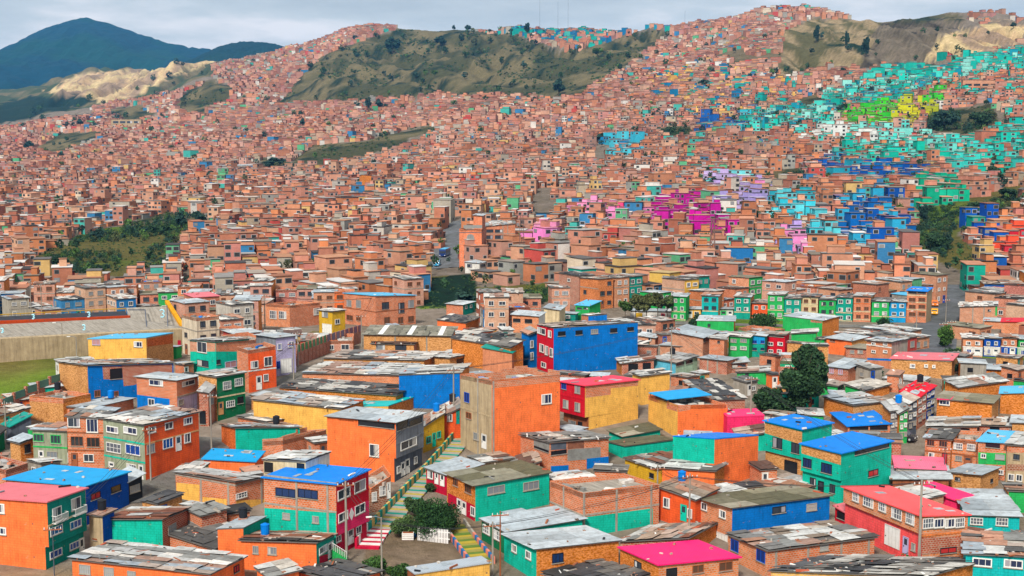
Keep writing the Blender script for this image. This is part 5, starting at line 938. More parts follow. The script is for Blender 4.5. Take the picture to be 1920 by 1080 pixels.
def build_mid(s, z, px, py, count):
    """individual houses among and just behind the hand measured ones; the rest is returned"""
    boxes = []
    for h in HOUSES:
        c = [h['N'], h['L'], h['R'], h['B']]; P = [proj(p[0], p[1], q) for p in c for q in (p[2], h['zb'])]; xs = [p[0] for p in P]; ys = [p[1] for p in P]
        boxes.append((min(xs), max(xs), min(ys), max(ys), max(h['N'][1], h['L'][1]-3, h['R'][1]-3), np.array([p[:2] for p in c])))
    order = np.argsort(s[:, 1]); keep = np.ones(len(s), bool); made = 0; rr = random.Random(3)
    FLM = np.full(len(s), 3)
    for i in order:
        X, Yv, an, sc = s[i]
        if Yv > 420: break
        fp = np.array([quadrot(X, Yv, 6.2, 8.8, an, a, b) for a, b in ((-1, -1), (1, -1), (1, 1), (-1, 1), (0, 0), (0, -1), (0, 1), (1, 0), (-1, 0))])
        w = 3.6*F/Yv; top = py[i]-3.0*F/Yv; bot = py[i]
        for x0, x1, y0, y1, D, foot in boxes:
            cen = foot.mean(0); rad = np.linalg.norm(foot-cen, axis=1).max()
            if np.linalg.norm(cen-[X, Yv]) < rad+5.2 and (inpoly(fp[:, 0], fp[:, 1], [tuple(p) for p in foot]).any() or np.linalg.norm(cen-[X, Yv]) < 4.5): keep[i] = False; break
            if D > Yv-9 and min(x1, px[i]+w)-max(x0, px[i]-w) > 2 and min(y1-4, bot)-max(y0, top) > 2: keep[i] = False; break
            if D > Yv-9 and min(x1, px[i]+w)-max(x0, px[i]-w) > 2 and min(y1-4, bot)-max(y0, py[i]-8.6*F/Yv) > 2: FLM[i] = 1
            ov = min(x1, px[i]+w)-max(x0, px[i]-w)
            if D <= Yv and x0-3 < px[i]-w*.9 and x1+3 > px[i]+w*.9 and y0 < top and y1 > bot: keep[i] = False; break      # hidden entirely
    idx = [i for i in order if keep[i] and -20 < px[i] < 1940][:count]; marks = []
    LMK = [('the cobalt blue block', 1110, 640), ('the striped warehouse', 760, 620), ('the reservoir wall', 200, 600), ('the eucalyptus trees', 1210, 570), ('the terrace row', 1500, 570), ('the brown corner house', 1720, 560), ('the yellow taxi', 1752, 585),
           ('the dark green slope', 850, 540), ('the tall dark tree', 1500, 700), ('the brick block', 712, 575), ('the orange school tower', 884, 450), ('the red apartment house', 1455, 645), ('the round windowed house', 1650, 660), ('the green bank', 1760, 640), ('the crimson roofs', 1710, 730), ('the lilac house', 535, 650)]
    used = {}
    for i in idx:
        X, Yv, an, sc = s[i]; w = rr.uniform(4.7, 6.2); d = rr.uniform(6.2, 8.6); fl = rr.choice((1, 2, 2, 2, 3, 3)); fl = min(fl, int(FLM[i])); hh = fl*2.6+rr.uniform(-.2, .4); zt = z[i]+hh
        cs = [np.array([*quadrot(X, Yv, w, d, an, a, b), zt]) for a, b in ((-1, -1), (1, -1), (1, 1), (-1, 1))]; tl = rr.uniform(-.3, .3)
        for k in (2, 3): cs[k][2] += tl
        nI = min(range(4), key=lambda k: cs[k][1]+abs(cs[k][0])*.02); N3 = cs[nI]; a, b = cs[(nI+1) % 4], cs[(nI-1) % 4]; L3, R3 = (a, b) if proj(*a)[0] < proj(*b)[0] else (b, a)
        wc = rr.choice(LB); mat = rr.choice(('brick', 'block', 'brick')); 
        if rr.random() < .14: wc = rr.choice(LM); mat = 'plaster'
        fcol, fm = wc, mat
        for P, pr, cols in LA:
            if inpoly(px[i], py[i]-3, P) and rr.random() < pr+.1: fcol = rr.choice(cols); fm = 'paint'; 
        if fm == 'paint' and rr.random() < .5: wc, mat = fcol, fm
        if fm != 'paint' and rr.random() < .15: fcol = rr.choice([lin(q, K) for q in ('f0783c', '18b4a0', '2878b8', 'e8b850', '38b460', 'e8e0d8')]); fm = 'paint'
        rf = rr.choice(('patch', 'mix', 'rust', 'light', 'dark', 'terrace:BRK', 'terrace:BRR', 'patch', 'light', 'olive', 'sheet:CY' if rr.random() < .3 else 'mix', 'sheet:SR' if rr.random() < .2 else 'patch'))
        rn = {'patch': 'patched pale roof', 'mix': 'mottled grey roof', 'rust': 'rust brown roof', 'light': 'flat silvery roof', 'dark': 'black sheet roof', 'terrace:BRK': 'open brick terrace', 'terrace:BRR': 'walled flat terrace', 'olive': 'dull olive roof', 'sheet:CY': 'sky blue roof', 'sheet:SR': 'salmon roof'}[rf]
        front = 'L' if np.linalg.norm(L3-N3) < np.linalg.norm(R3-N3) else 'R'; wl = (fm, fcol) if front == 'L' else (mat, wc); wr = (fm, fcol) if front == 'R' else (mat, wc)
        lm = min(LMK, key=lambda q: abs(q[1]-px[i])+1.3*abs(q[2]-py[i])); dx, dy = px[i]-lm[1], py[i]-lm[2]
        rel = ('right of' if dx > 0 else 'left of') if abs(dx) > 2.0*abs(dy) else ('behind' if dy < 0 else 'in front of')
        far_ = 'just ' if abs(dx)+abs(dy) < 70 else ('well ' if abs(dx)+abs(dy) > 150 else '')
        cn = colour_name(fcol); lab = f"{['low', 'two storey', 'three storey'][fl-1]} {cn} house, {rn}, {far_}{rel} {lm[0]}"
        marks.append([lab, px[i], py[i], None, (front, wl, wr, rf, N3, L3, R3, z[i], fl)])
    groups = {}
    for m in marks: groups.setdefault(m[0], []).append(m)
    for lab, g in groups.items():
        if len(g) > 1:
            g.sort(key=lambda m: m[1]); o = ['leftmost', 'second left', 'third left', 'fourth left', 'fifth left', 'sixth left', 'seventh left', 'eighth left'] if len(g) > 2 else ['left one', 'right one']
            for k, m in enumerate(g): m[0] = lab+', '+('rightmost' if len(g) > 2 and k == len(g)-1 else o[min(k, 7)])
    for k, (lab, _, _, _, (front, wl, wr, rf, N3, L3, R3, zz, fl)) in enumerate(marks):
        h = raw_house(lab, N3, L3, R3, zz, wl, wr, rf, None, 'house', 'houses filling the valley behind the near slope', .22, seed=500+k)
        st = rr.choice(('w', 'k', 'l', 'W', 'g', 'm')); t, base = h['t'], h['base']
        for f, pr in ((h['fL'], .95 if front == 'L' else .3), (h['fR'], .95 if front == 'R' else .3)):
            for lv in range(fl):
                for q in ((.27, .73) if f.len < 7.6 else (.2, .5, .8)):
                    if rr.random() > pr: continue
                    u = f.len*q; zc = N3[2]-1.3-lv*2.6; ww = rr.uniform(.5, .85); hh = rr.uniform(.45, .62)
                    if lv == fl-1 and fl > 1 and rr.random() < .35: add_door(t, base, f, u-.5, u+.5, zc-1.3, zc+.7, rr.choice([PAL['WH'], PAL['BRN'], PAL['BD'], PAL['GM']])); continue
                    mb = add_window(t, base, f, u-ww, u+ww, zc-hh, zc+hh, st, simple=True); mb.build('window', t, base)
            if fl > 1 and rr.random() < .7: 
                mb = MB(); p = f.N+f.e*f.len/2+f.n*.02; mb.box(np.array([p[0], p[1], N3[2]-2.6]), f.e*(f.len/2+.02), f.n*.025, np.array([0, 0, .11]), 'plaster', PAL['CON']); mb.build('floor_slab', t, base)
    sel = set(idx); rest = np.array([keep[i] and i not in sel and not (s[i, 1] < 300 and False) for i in range(len(s))]); print('mid houses', len(idx), 'last Y', s[idx[-1], 1] if idx else 0)
    return s[rest], z[rest], px[rest], py[rest]

OPEN = [[(375, 830), (500, 830), (500, 895), (375, 895)], [(600, 660), (700, 640), (700, 690), (600, 690)],[(270, 960), (270, 920), (330, 850), (400, 800), (430, 800), (420, 850), (340, 900), (330, 960)], [(660, 1040), (690, 900), (735, 880), (790, 850), (850, 800), (905, 800), (870, 860), (850, 960), (900, 1000), (920, 1070), (650, 1070)],
        [(470, 770), (540, 700), (556, 700), (556, 640), (690, 620), (690, 650), (600, 690), (540, 745)], [(-60, 780), (-60, 600), (430, 600), (430, 640), (330, 650), (110, 690), (110, 740)], [(1600, 1080), (1640, 1000), (1740, 1060), (1740, 1080)], [(1440, 960), (1440, 790), (1500, 880), (1530, 930)], [(1660, 850), (1700, 790), (1760, 760), (1760, 800), (1730, 830), (1730, 860)]]
def hull(P):
    P = sorted({(float(a), float(b)) for a, b in P}); cr = lambda o, a, b: (a[0]-o[0])*(b[1]-o[1])-(a[1]-o[1])*(b[0]-o[0]); out = []
    for Q in (P, P[::-1]):
        h = []
        for p in Q:
            while len(h) > 1 and cr(h[-2], h[-1], p) <= 0: h.pop()
            h.append(p)
        out += h[:-1]
    return out
def build_shacks(maxn):
    r = random.Random(77); boxes = []; made = []; circ = []
    for h in HOUSES:
        c = [h['N'], h['L'], h['R'], h['B']]; P = [proj(p[0], p[1], q) for p in c for q in (p[2], h['zb'])]; xs = [p[0] for p in P]; ys = [p[1] for p in P]
        boxes.append((min(xs), max(xs), min(ys), max(ys), h['N'][1], np.array([p[:2] for p in c]), hull(P)))
    names = [('brick', PAL['BRK'], 'orange brick'), ('block', PAL['TAN'], 'tan block'), ('brick', PAL['BRR'], 'red brick'), ('paint', PAL['GL'], 'green painted'), ('block', PAL['TNO'], 'ochre block'), ('plaster', PAL['CON'], 'grey plastered'), ('brick', PAL['SAL'], 'salmon brick'), ('paint', PAL['TE'], 'turquoise painted'), ('plaster', PAL['WH'], 'whitewashed'), ('paint', PAL['OR'], 'bright orange')]
    marks = []
    NP_ = 7000; HX = [r.uniform(0, 1920) for _ in range(NP_)]; HY = [r.uniform(640, 1060) for _ in range(NP_)]; HP, HOK = ground_hits(HX, HY, 110, 420, 90)
    for tr in range(NP_):
        if len(made) >= maxn: break
        x, y = HX[tr], HY[tr]
        if any(inpoly([x], [y], p)[0] for p in OPEN+ROADS) or any(inpoly([x], [y], p)[0] for p in G_HILL): continue
        if not HOK[tr]: continue
        p = HP[tr]; q9 = max(.55, 1-tr/NP_); w = r.uniform(3.2, 6.2)*q9; d = r.uniform(3.2, 5.6)*q9; hh = r.uniform(2.1, 2.9) if y > 720 else r.uniform(2.2, 4.2); an = r.choice((-.7, -.55, .3, .6, -.2))+r.uniform(-.1, .1); X, Yv = p[0], p[1]
        fp = np.array([quadrot(X, Yv, w+.6, d+.6, an, a, b) for a in (-1, 0, 1) for b in (-1, 0, 1)]); rad = math.hypot(w, d)/2; pw = rad*.8*F/Yv; top = y-(hh+.6)*F/Yv; ok = True
        for x0, x1, y0, y1, D, foot, hl_ in boxes:
            cen = foot.mean(0); rr_ = np.linalg.norm(foot-cen, axis=1).max()
            if np.linalg.norm(cen-[X, Yv]) < rr_+rad and (inpoly(fp[:, 0], fp[:, 1], [tuple(q) for q in foot]).any() or inpoly(foot[:, 0], foot[:, 1], [tuple(fp[k]) for k in (0, 6, 8, 2)]).any()): ok = False; break
            if x1 < x-pw or x0 > x+pw: continue
            if D > Yv and any(inpoly([x+q*pw*.7], [y-(y-top)*.62], hl_)[0] for q in (-1, 0, 1)): ok = False; break
            if D <= Yv and sum(inpoly([x+q*pw*.7]*2, [y-(y-top)*.5, top+1], hl_).sum() for q in (-1, 0, 1)) >= 4: ok = False; break
        if not ok: continue
        zt = p[2]+hh; cs = [np.array([*quadrot(X, Yv, w, d, an, a, b), zt]) for a, b in ((-1, -1), (1, -1), (1, 1), (-1, 1))]; tl = r.uniform(-.3, .3)
        for k in (2, 3): cs[k][2] += tl
        nI = min(range(4), key=lambda k: cs[k][1]); N3 = cs[nI]; a, b = cs[(nI+1) % 4], cs[(nI-1) % 4]; L3, R3 = (a, b) if proj(*a)[0] < proj(*b)[0] else (b, a)
        m, c, cn = names[min(9, int(r.random()**1.6*10))]; rf = r.choice(('patch', 'mix', 'rust', 'dark', 'light', 'patch', 'mix')); near = min(boxes[:NH_], key=lambda q: abs((q[0]+q[1])/2-x)+abs((q[2]+q[3])/2-y)); hl = HOUSES[boxes.index(near) if False else next(i for i, q in enumerate(boxes) if q is near)]['t']['label']
        rel = 'behind' if near[4] < Yv else 'in front of'; rn = {'patch': 'pale', 'mix': 'motley', 'rust': 'rusty', 'dark': 'dark', 'light': 'silvery'}[rf]
        hw_ = hl.split(); cut = next((i for i, q in enumerate(hw_) if i > 2 and q in ('with', 'under', 'of', 'beside', 'in', 'over', 'behind', 'below', 'at', 'on', 'left', 'right', 'by', 'covered', 'clad')), 6); short = ' '.join(hw_[:min(cut, 6)])
        marks.append([f"{cn} hut with {rn} roof {rel} the {short}", N3, L3, R3, p[2], (m, c), rf, x]); made.append(1)
        foot = np.array([q[:2] for q in cs]); P = [proj(q[0], q[1], zz) for q in cs for zz in (zt, p[2])]; boxes.append((min(q[0] for q in P), max(q[0] for q in P), min(q[1] for q in P), max(q[1] for q in P), N3[1], foot, hull(P)))
    g = {}
    for m in marks: g.setdefault(m[0], []).append(m)
    for lab, l in g.items():
        if len(l) > 1:
            l.sort(key=lambda m: m[7]); o = ['leftmost', 'second from left', 'third from left', 'fourth from left', 'fifth from left']
            for k, m in enumerate(l): m[0] += ', '+('rightmost' if k == len(l)-1 else o[min(4, k)])
    for k, (lab, N3, L3, R3, zz, wl, rf, x) in enumerate(marks):
        h = raw_house(lab, N3, L3, R3, zz, wl, wl, rf, None, 'hut', 'small huts between the houses', .2, seed=900+k, cat='hut'); t, base = h['t'], h['base']
        for f in (h['fL'], h['fR']):
            if f.len > 2.6 and r.random() < .75:
                u = f.len*r.uniform(.3, .7); mb = add_window(t, base, f, u-.45, u+.45, N3[2]-1.5, N3[2]-.7, r.choice('wklmo'), simple=True); mb.build('window', t, base)
        if r.random() < .8: f = h['fR']; u = f.len*.25; add_door(t, base, f, u-.4, u+.4, N3[2]-2.2, N3[2]-.35, r.choice([PAL['WH'], PAL['BRN'], PAL['BD'], PAL['GM']]))
    print('huts', len(made))
# ------------------------------------------------------------------ trees and shrubs
def leaf_mesh(name, rx, rz, zc, n, leaf, col, seed, clumps=14, flat=.8):
    r = np.random.default_rng(seed); c = r.normal(size=(clumps, 3)); c /= np.linalg.norm(c, axis=1)[:, None]; c *= (r.random((clumps, 1))**.4)*np.array([rx*.68, rx*.68, rz*.7]); cr_ = r.uniform(.2, .52, clumps)*rx
    k = r.integers(0, clumps, n); v = r.normal(size=(n, 3)); v /= np.linalg.norm(v, axis=1)[:, None]; P = c[k]+v*(r.random((n, 1))**.35)*cr_[k][:, None]*np.array([1, 1, flat]); P[:, 2] += zc
    a = r.normal(size=(n, 3)); a /= np.linalg.norm(a, axis=1)[:, None]; b = np.cross(a, r.normal(size=(n, 3))); b /= np.linalg.norm(b, axis=1)[:, None]; s = leaf*r.uniform(.6, 1.3, (n, 1)); a = a*s; b = b*s*.6
    V = np.stack([P-a, P-b, P+a, P+b], 1).reshape(-1, 3); me = bpy.data.meshes.new(name); me.vertices.add(n*4); me.vertices.foreach_set('co', V.astype(np.float32).ravel()); me.loops.add(n*4); me.loops.foreach_set('vertex_index', np.arange(n*4, dtype=np.int32))
    me.polygons.add(n); me.polygons.foreach_set('loop_start', np.arange(n, dtype=np.int32)*4); me.polygons.foreach_set('loop_total', np.full(n, 4, np.int32)); me.update()
    C = np.array(col)*r.uniform(.6, 1.35, (n, 1))*r.uniform(.75, 1.25, clumps)[k][:, None]; ca = me.attributes.new('Col', 'FLOAT_COLOR', 'FACE'); ca.data.foreach_set('color', np.concatenate([C, np.ones((n, 1))], 1).astype(np.float32).ravel()); me.materials.append(MATS['leaf']); return me
def trunk_mb(h, r0, seed, lean=.1, branches=5):
    rr = random.Random(seed); mb = MB(); c = (.09, .065, .045); pts = [np.array([0, 0, -.6]), np.array([rr.uniform(-lean, lean)*h*.4, 0, h*.4]), np.array([rr.uniform(-lean, lean)*h, rr.uniform(-lean, lean)*h, h*.85])]
    mb.tube(pts, r0, 7, 'plain', c, r0*.35)
    for k in range(branches):
        t = rr.uniform(.35, .9); p = pts[1]+(pts[2]-pts[1])*max(0, (t-.4)/.6); a = rr.random()*6.28; l = h*.3; mb.tube([p, p+np.array([math.cos(a)*l*.5, math.sin(a)*l*.5, l*.45]), p+np.array([math.cos(a)*l*.9, math.sin(a)*l*.9, l*1.0])], r0*.4, 5, 'plain', c, r0*.12)
    return mb
DG = (.022, .052, .026); MG_ = (.05, .10, .03); OG = (.075, .085, .04); BG = (.016, .04, .035)
def tree(label, x, y, wpx, hpx, col=DG, group=None, cat='tree', n=5000, trunk=.25, seed=0, name='tree', leaf=None, clumps=16):
    p = ground_hit(x, y); k = p[1]/F; w = wpx*k/2; h = hpx*k; t = thing(name, label, cat, p, group); rz = h*(1-trunk)/2
    c = bpy.data.objects.new('crown', leaf_mesh('crown', w*1.0, rz*1.05, h-rz, n, leaf or max(.14, w*.075), col, seed+3, clumps, .9)); COL.objects.link(c); c.parent = t
    mb = trunk_mb(h, max(.08, h*.022), seed); o = mb.build('trunk', t, (0, 0, 0)); return t
FARM = {}
def far_tree(label, x, y, wpx, hpx, kind, group, Y=None):
    p = ground_hit(x, y); k = p[1]/F; key = kind
    if key not in FARM:
        col, asp = {'round': (BG, 1.), 'conifer': (BG, .9), 'bush': (DG, .8), 'mid': (MG_, 1.)}[kind]; FARM[key] = leaf_mesh('crown', .5, .52, .5, 700, .085, col, len(FARM)+40, 9)
        tm = MB(); tm.tube([(0, 0, -.15), (0, 0, .6)], .04, 5, 'plain', (.08, .06, .04), .02); ob = tm.build('trunk'); FARM['t'+key] = ob.data; bpy.data.objects.remove(ob)
    t = thing('tree', label, 'tree', p, group); s = (wpx*k, wpx*k, hpx*k)
    for nm, me in (('crown', FARM[key]), ('trunk', FARM['t'+key])):
        o = bpy.data.objects.new(nm, me); COL.objects.link(o); o.parent = t; o.scale = s
    t.rotation_euler = (0, 0, (x*7.3) % 6.28); return t
def build_trees():
    tree('tall dark dense tree standing alone among the low right hand houses', 1508, 779, 104, 150, DG, n=17000, trunk=.04, seed=1, clumps=22, leaf=.3)
    tree('broad dark bushy tree at the left foot of the tall dark tree', 1450, 774, 80, 50, DG, n=8000, trunk=.05, seed=2, leaf=.3)
    g = 'eucalyptus trees beside the upper street'
    for i, (x, y, w, h, c, l) in enumerate(((1172, 599, 30, 34, MG_, 'leafy green tree, leftmost and lowest of the eucalyptus row'), (1192, 602, 34, 50, OG, 'olive eucalyptus, second from left in the row'), (1212, 603, 34, 54, OG, 'olive eucalyptus with bare trunk, middle of the row'), (1234, 603, 34, 56, (.06, .07, .035), 'brownish eucalyptus, second from right in the row'), (1252, 602, 28, 50, (.05, .075, .03), 'slender eucalyptus, rightmost of the row beside the green house'))):
        tree(l, x, y, w, h, c, g, n=2600, trunk=.42, seed=10+i, leaf=.34, clumps=12)
    tree('large round dark green bush behind the white picket fence', 814, 1003, 112, 62, (.02, .055, .02), n=16000, trunk=.04, seed=20, cat='bush', name='bush', leaf=.13, clumps=24)
    tree('slim leafy tree beside the striped stairway', 778, 968, 46, 40, (.035, .07, .03), n=4000, trunk=.15, seed=21, leaf=.13)
    tree('flowering green bush left of the picket fence', 756, 1006, 62, 40, (.05, .09, .035), n=5000, trunk=.03, seed=22, cat='bush', name='bush', leaf=.13)
    tree('green bush at the bottom edge below the dirt yard', 700, 1078, 60, 34, (.04, .09, .025), n=4500, trunk=.03, seed=23, cat='bush', name='bush', leaf=.13)
    tree('dark shrub at the bottom edge right of the green one', 748, 1086, 56, 30, (.03, .07, .02), n=4000, trunk=.03, seed=24, cat='bush', name='bush', leaf=.13)
    tree('small round shrub in front of the crimson house', 807, 922, 26, 16, (.03, .06, .025), n=1500, trunk=.03, seed=25, cat='bush', name='bush', leaf=.1)
    tree('low green shrub beside the dirt street on the left', 318, 958, 52, 14, (.03, .08, .02), n=2500, trunk=.03, seed=26, cat='bush', name='bush', leaf=.12)
    tree('weedy green patch under the striped concrete pole', 1700, 1075, 70, 26, (.04, .09, .02), n=3500, trunk=.03, seed=27, cat='bush', name='bush', leaf=.13)
    tree('dark hedge dome in front of the terrace row', 1432, 612, 66, 19, (.02, .05, .018), n=3500, trunk=.02, seed=28, cat='bush', name='hedge', leaf=.3, clumps=26)
    tree('small palm like dark tree between yellow shop and teal blue house', 1312, 606, 26, 18, DG, n=1200, trunk=.1, seed=29, leaf=.2)
    tree('round bush left of the light green wall', 1300, 612, 26, 14, DG, n=1200, trunk=.03, seed=30, cat='bush', name='bush', leaf=.2)
    tree('dark bush between brick house and silver roof, right side', 1640, 712, 36, 24, DG, n=2000, trunk=.03, seed=31, cat='bush', name='bush', leaf=.2)
    tree('sloping green bush bank beside the right hand road', 1772, 652, 40, 44, (.045, .10, .025), n=5000, trunk=.02, seed=32, cat='bush', name='bush', leaf=.2, clumps=22)
    tree('dark green bush patch at the road bend on the right', 1790, 672, 44, 18, DG, n=2500, trunk=.02, seed=33, cat='bush', name='bush', leaf=.2)
    tree('dark tree behind the blank emerald wall, right part', 1655, 612, 40, 16, DG, n=1800, trunk=.03, seed=34, cat='bush', name='bush', leaf=.2)
    tree('tall shrub before the blue slanting row, below the magenta roof', 1795, 700, 26, 20, DG, n=1200, trunk=.03, seed=35, cat='bush', name='bush', leaf=.2)
    g = 'trees scattered over the far slopes'; far = [(55, 282, 26, 22, 'round', 'round dark tree at the left edge above the brick slope'), (128, 240, 34, 14, 'round', 'dark tree clump below the quarry on the left'), (150, 236, 20, 16, 'round', 'dark tree just right of the clump below the quarry'),
      (568, 240, 18, 22, 'round', 'dark tree on the brick slope left of the grassy hill foot'), (691, 205, 14, 22, 'conifer', 'narrow dark tree, left of the pair at the hill foot'), (710, 204, 22, 22, 'round', 'wide dark tree, right of the pair at the hill foot'),
      (700, 322, 12, 28, 'conifer', 'slim dark cypress above the grey water tank'), (736, 98, 40, 34, 'round', 'large dark grove on the left shoulder of the grassy hill'), (826, 86, 30, 22, 'round', 'dark grove below the three ridge trees'), (851, 52, 10, 12, 'round', 'small ridge tree, left of three'),
      (877, 46, 16, 14, 'round', 'largest ridge tree, middle of three'), (919, 43, 8, 10, 'conifer', 'pointed ridge tree, right of three'), (988, 62, 14, 22, 'conifer', 'dark tree among turquoise hilltop houses'), (1163, 136, 10, 20, 'conifer', 'dark conifer at the right edge of the grassy hill'),
      (1048, 178, 34, 36, 'round', 'dark thicket at the lower right of the grassy hill'), (1120, 108, 22, 22, 'mid', 'bright green thicket on the grassy hill'), (815, 145, 14, 16, 'mid', 'green shrub below the hill path'), (1002, 195, 20, 16, 'round', 'dark shrubs left of the hill foot houses'),
      (1770, 244, 60, 44, 'round', 'big dark grove below the yellow houses'), (1840, 240, 50, 40, 'bush', 'scrubby grove right of the yellow houses'), (1320, 164, 34, 18, 'round', 'dark clump on the shanty slope'), (1128, 268, 36, 22, 'round', 'dark trees left of the cyan house'),
      (1865, 335, 34, 32, 'bush', 'spreading olive tree at the right edge among teal houses'), (1732, 420, 24, 44, 'conifer', 'tall conifer at the left end of the green gully'), (1760, 470, 50, 40, 'bush', 'leafy tree mass in the green gully'), (1712, 468, 40, 40, 'bush', 'broad tree beside the blue houses'),
      (1830, 400, 40, 30, 'bush', 'olive shrubs on the gully slope'), (1890, 372, 50, 26, 'bush', 'dark shrubs at the top of the gully'), (760, 548, 20, 34, 'round', 'dark tree at the left end of the dark green slope'), (870, 570, 60, 34, 'round', 'dark wood below the dark green slope'), (930, 572, 54, 30, 'bush', 'brownish scrub right of the dark wood'),
      (1000, 566, 44, 24, 'mid', 'green scrub below the ochre houses'), (340, 428, 30, 34, 'round', 'tall dark trees above the green park'), (372, 420, 26, 30, 'round', 'dark trees right of the tallest park trees'), (180, 450, 34, 22, 'round', 'dark trees in the left part of the green park'), (300, 440, 50, 22, 'bush', 'dark scrub in the middle of the green park'),
      (100, 500, 60, 24, 'bush', 'low scrub at the lower left of the park'), (392, 470, 56, 28, 'bush', 'bushes right of the park'), (515, 312, 52, 20, 'round', 'dark green thicket left of the grassy strip'), (396, 335, 34, 18, 'round', 'dark trees beside the long grey building'), (594, 330, 20, 18, 'round', 'single dark tree above the brick middle slope'),
      (1480, 345, 44, 24, 'round', 'dark trees between the cyan and blue houses'), (1290, 280, 40, 16, 'bush', 'shrubs above the pink houses'), (1025, 330, 16, 18, 'bush', 'bush in the middle of the brick slope'), (1530, 82, 14, 40, 'conifer', 'dark streak of shrubs on the left of the cliff'), (1588, 90, 12, 36, 'conifer', 'dark streak of shrubs in the middle of the cliff'), (1622, 108, 20, 44, 'conifer', 'dark gully shrubs at the right of the cliff'),
      (1700, 140, 16, 12, 'round', 'round tree at the cliff foot'), (1660, 142, 18, 10, 'round', 'low round tree left of the cliff foot tree'), (1580, 142, 20, 18, 'round', 'dark trees at the foot of the grey cliff'), (1900, 52, 16, 12, 'round', 'dark tree on the ridge at the far right'),
      (905, 300, 16, 14, 'round', 'dark tree near the lime coloured house'), (1235, 215, 18, 14, 'round', 'small tree below the shanty slope'), (640, 395, 16, 10, 'bush', 'shrub in front of the balcony building'), (700, 475, 12, 10, 'mid', 'tiny green tree left of the long street')]
    for x, y, w, h, k, l in far: far_tree(l, x, y, w, h, k, g)
    V = []; C = []; r = np.random.default_rng(4)
    for poly in DENSE:
        xs = [p[0] for p in poly]; ys = [p[1] for p in poly]; n = int((max(xs)-min(xs))*(max(ys)-min(ys))/38); qx = r.uniform(min(xs), max(xs), n); qy = r.uniform(min(ys), max(ys), n); m = inpoly(qx, qy, poly); pp, okk = ground_hits(qx[m], qy[m]+3)
        for p in pp[okk]:
            s = p[1]/F*r.uniform(4, 8.5); k = 130; cl = r.normal(size=(5, 3))*s*.45; v = r.normal(size=(k, 3)); v /= np.linalg.norm(v, axis=1)[:, None]; q = p+cl[r.integers(0, 5, k)]+v*s*.62*r.random((k, 1))**.35+np.array([0, 0, s*.6]); a = r.normal(size=(k, 3))*s*.11; b = r.normal(size=(k, 3))*s*.11
            V.append(np.stack([q-a, q-b, q+a, q+b], 1).reshape(-1, 3)); C.append(np.tile(np.array([DG, BG, MG_, (.05, .06, .03)][r.choice(4, p=[.45, .3, .15, .1])])*r.uniform(.7, 1.4), (k, 1)))
    qx = r.uniform(0, 1920, 900); qy = r.uniform(60, 560, 900); m = qy > 230-np.where(qx < 500, qx*.35, 175); pp, okk = ground_hits(qx[m], qy[m])
    for p in pp[okk]:
        s = p[1]/F*r.uniform(2.5, 6.0)*(1.5 if p[1] < 700 else 1); k = 60; v = r.normal(size=(k, 3)); v /= np.linalg.norm(v, axis=1)[:, None]; q = p+v*s*r.random((k, 1))**.35+np.array([0, 0, s*.9+2.5]); a = r.normal(size=(k, 3))*s*.2; b = r.normal(size=(k, 3))*s*.2
        V.append(np.stack([q-a, q-b, q+a, q+b], 1).reshape(-1, 3)); C.append(np.tile(np.array([DG, BG, MG_, (.05, .06, .03)][r.choice(4, p=[.45, .3, .15, .1])])*r.uniform(.7, 1.4), (k, 1)))
    leafcloud('woodland', V, C, 'dark bushes and tree belts that read as one mass on the slopes')
    # low scrub that nobody could count, on the grass
    r = np.random.default_rng(9); P = []
    for poly in G_HILL[:7]:
        xs = [p[0] for p in poly]; ys = [p[1] for p in poly]; a = (max(xs)-min(xs))*(max(ys)-min(ys)); n = int(a/24); qx = r.uniform(min(xs), max(xs), n); qy = r.uniform(min(ys), max(ys), n); m = inpoly(qx, qy, poly) & (fbm(qx/35+3, qy/18+2, 3) > .5); P += list(zip(qx[m], qy[m]))
    V = []; C = []
    pp, okk = ground_hits([q[0] for q in P], [q[1] for q in P])
    for p in pp[okk]:
        s = p[1]/F*r.uniform(.8, 3.0); m = 16; v = r.normal(size=(m, 3)); v /= np.linalg.norm(v, axis=1)[:, None]; q = p+v*np.array([s, s, s*.55])*r.random((m, 1))**.4+np.array([0, 0, s*.25]); a = r.normal(size=(m, 3))*s*.3; b = r.normal(size=(m, 3))*s*.3
        V.append(np.stack([q-a, q-b, q+a, q+b], 1).reshape(-1, 3)); C.append(np.tile(np.array(DG if r.random() < .6 else (.05, .075, .03))*r.uniform(.8, 1.5), (m, 1)))
    leafcloud('scrub', V, C, 'low dark scrub scattered over the grassy hillsides')
def leafcloud(name, V, C, label):
    V = np.concatenate(V); C = np.concatenate(C); q = len(V)//4; me = bpy.data.meshes.new(name); me.vertices.add(q*4); me.vertices.foreach_set('co', V.astype(np.float32).ravel()); me.loops.add(q*4); me.loops.foreach_set('vertex_index', np.arange(q*4, dtype=np.int32))
    me.polygons.add(q); me.polygons.foreach_set('loop_start', np.arange(q, dtype=np.int32)*4); me.polygons.foreach_set('loop_total', np.full(q, 4, np.int32)); me.update(); ca = me.attributes.new('Col', 'FLOAT_COLOR', 'FACE'); ca.data.foreach_set('color', np.concatenate([C, np.ones((q, 1))], 1).astype(np.float32).ravel()); me.materials.append(MATS['leaf'])
    o = bpy.data.objects.new(name, me); COL.objects.link(o); structure(o, 'stuff'); o['label'] = label
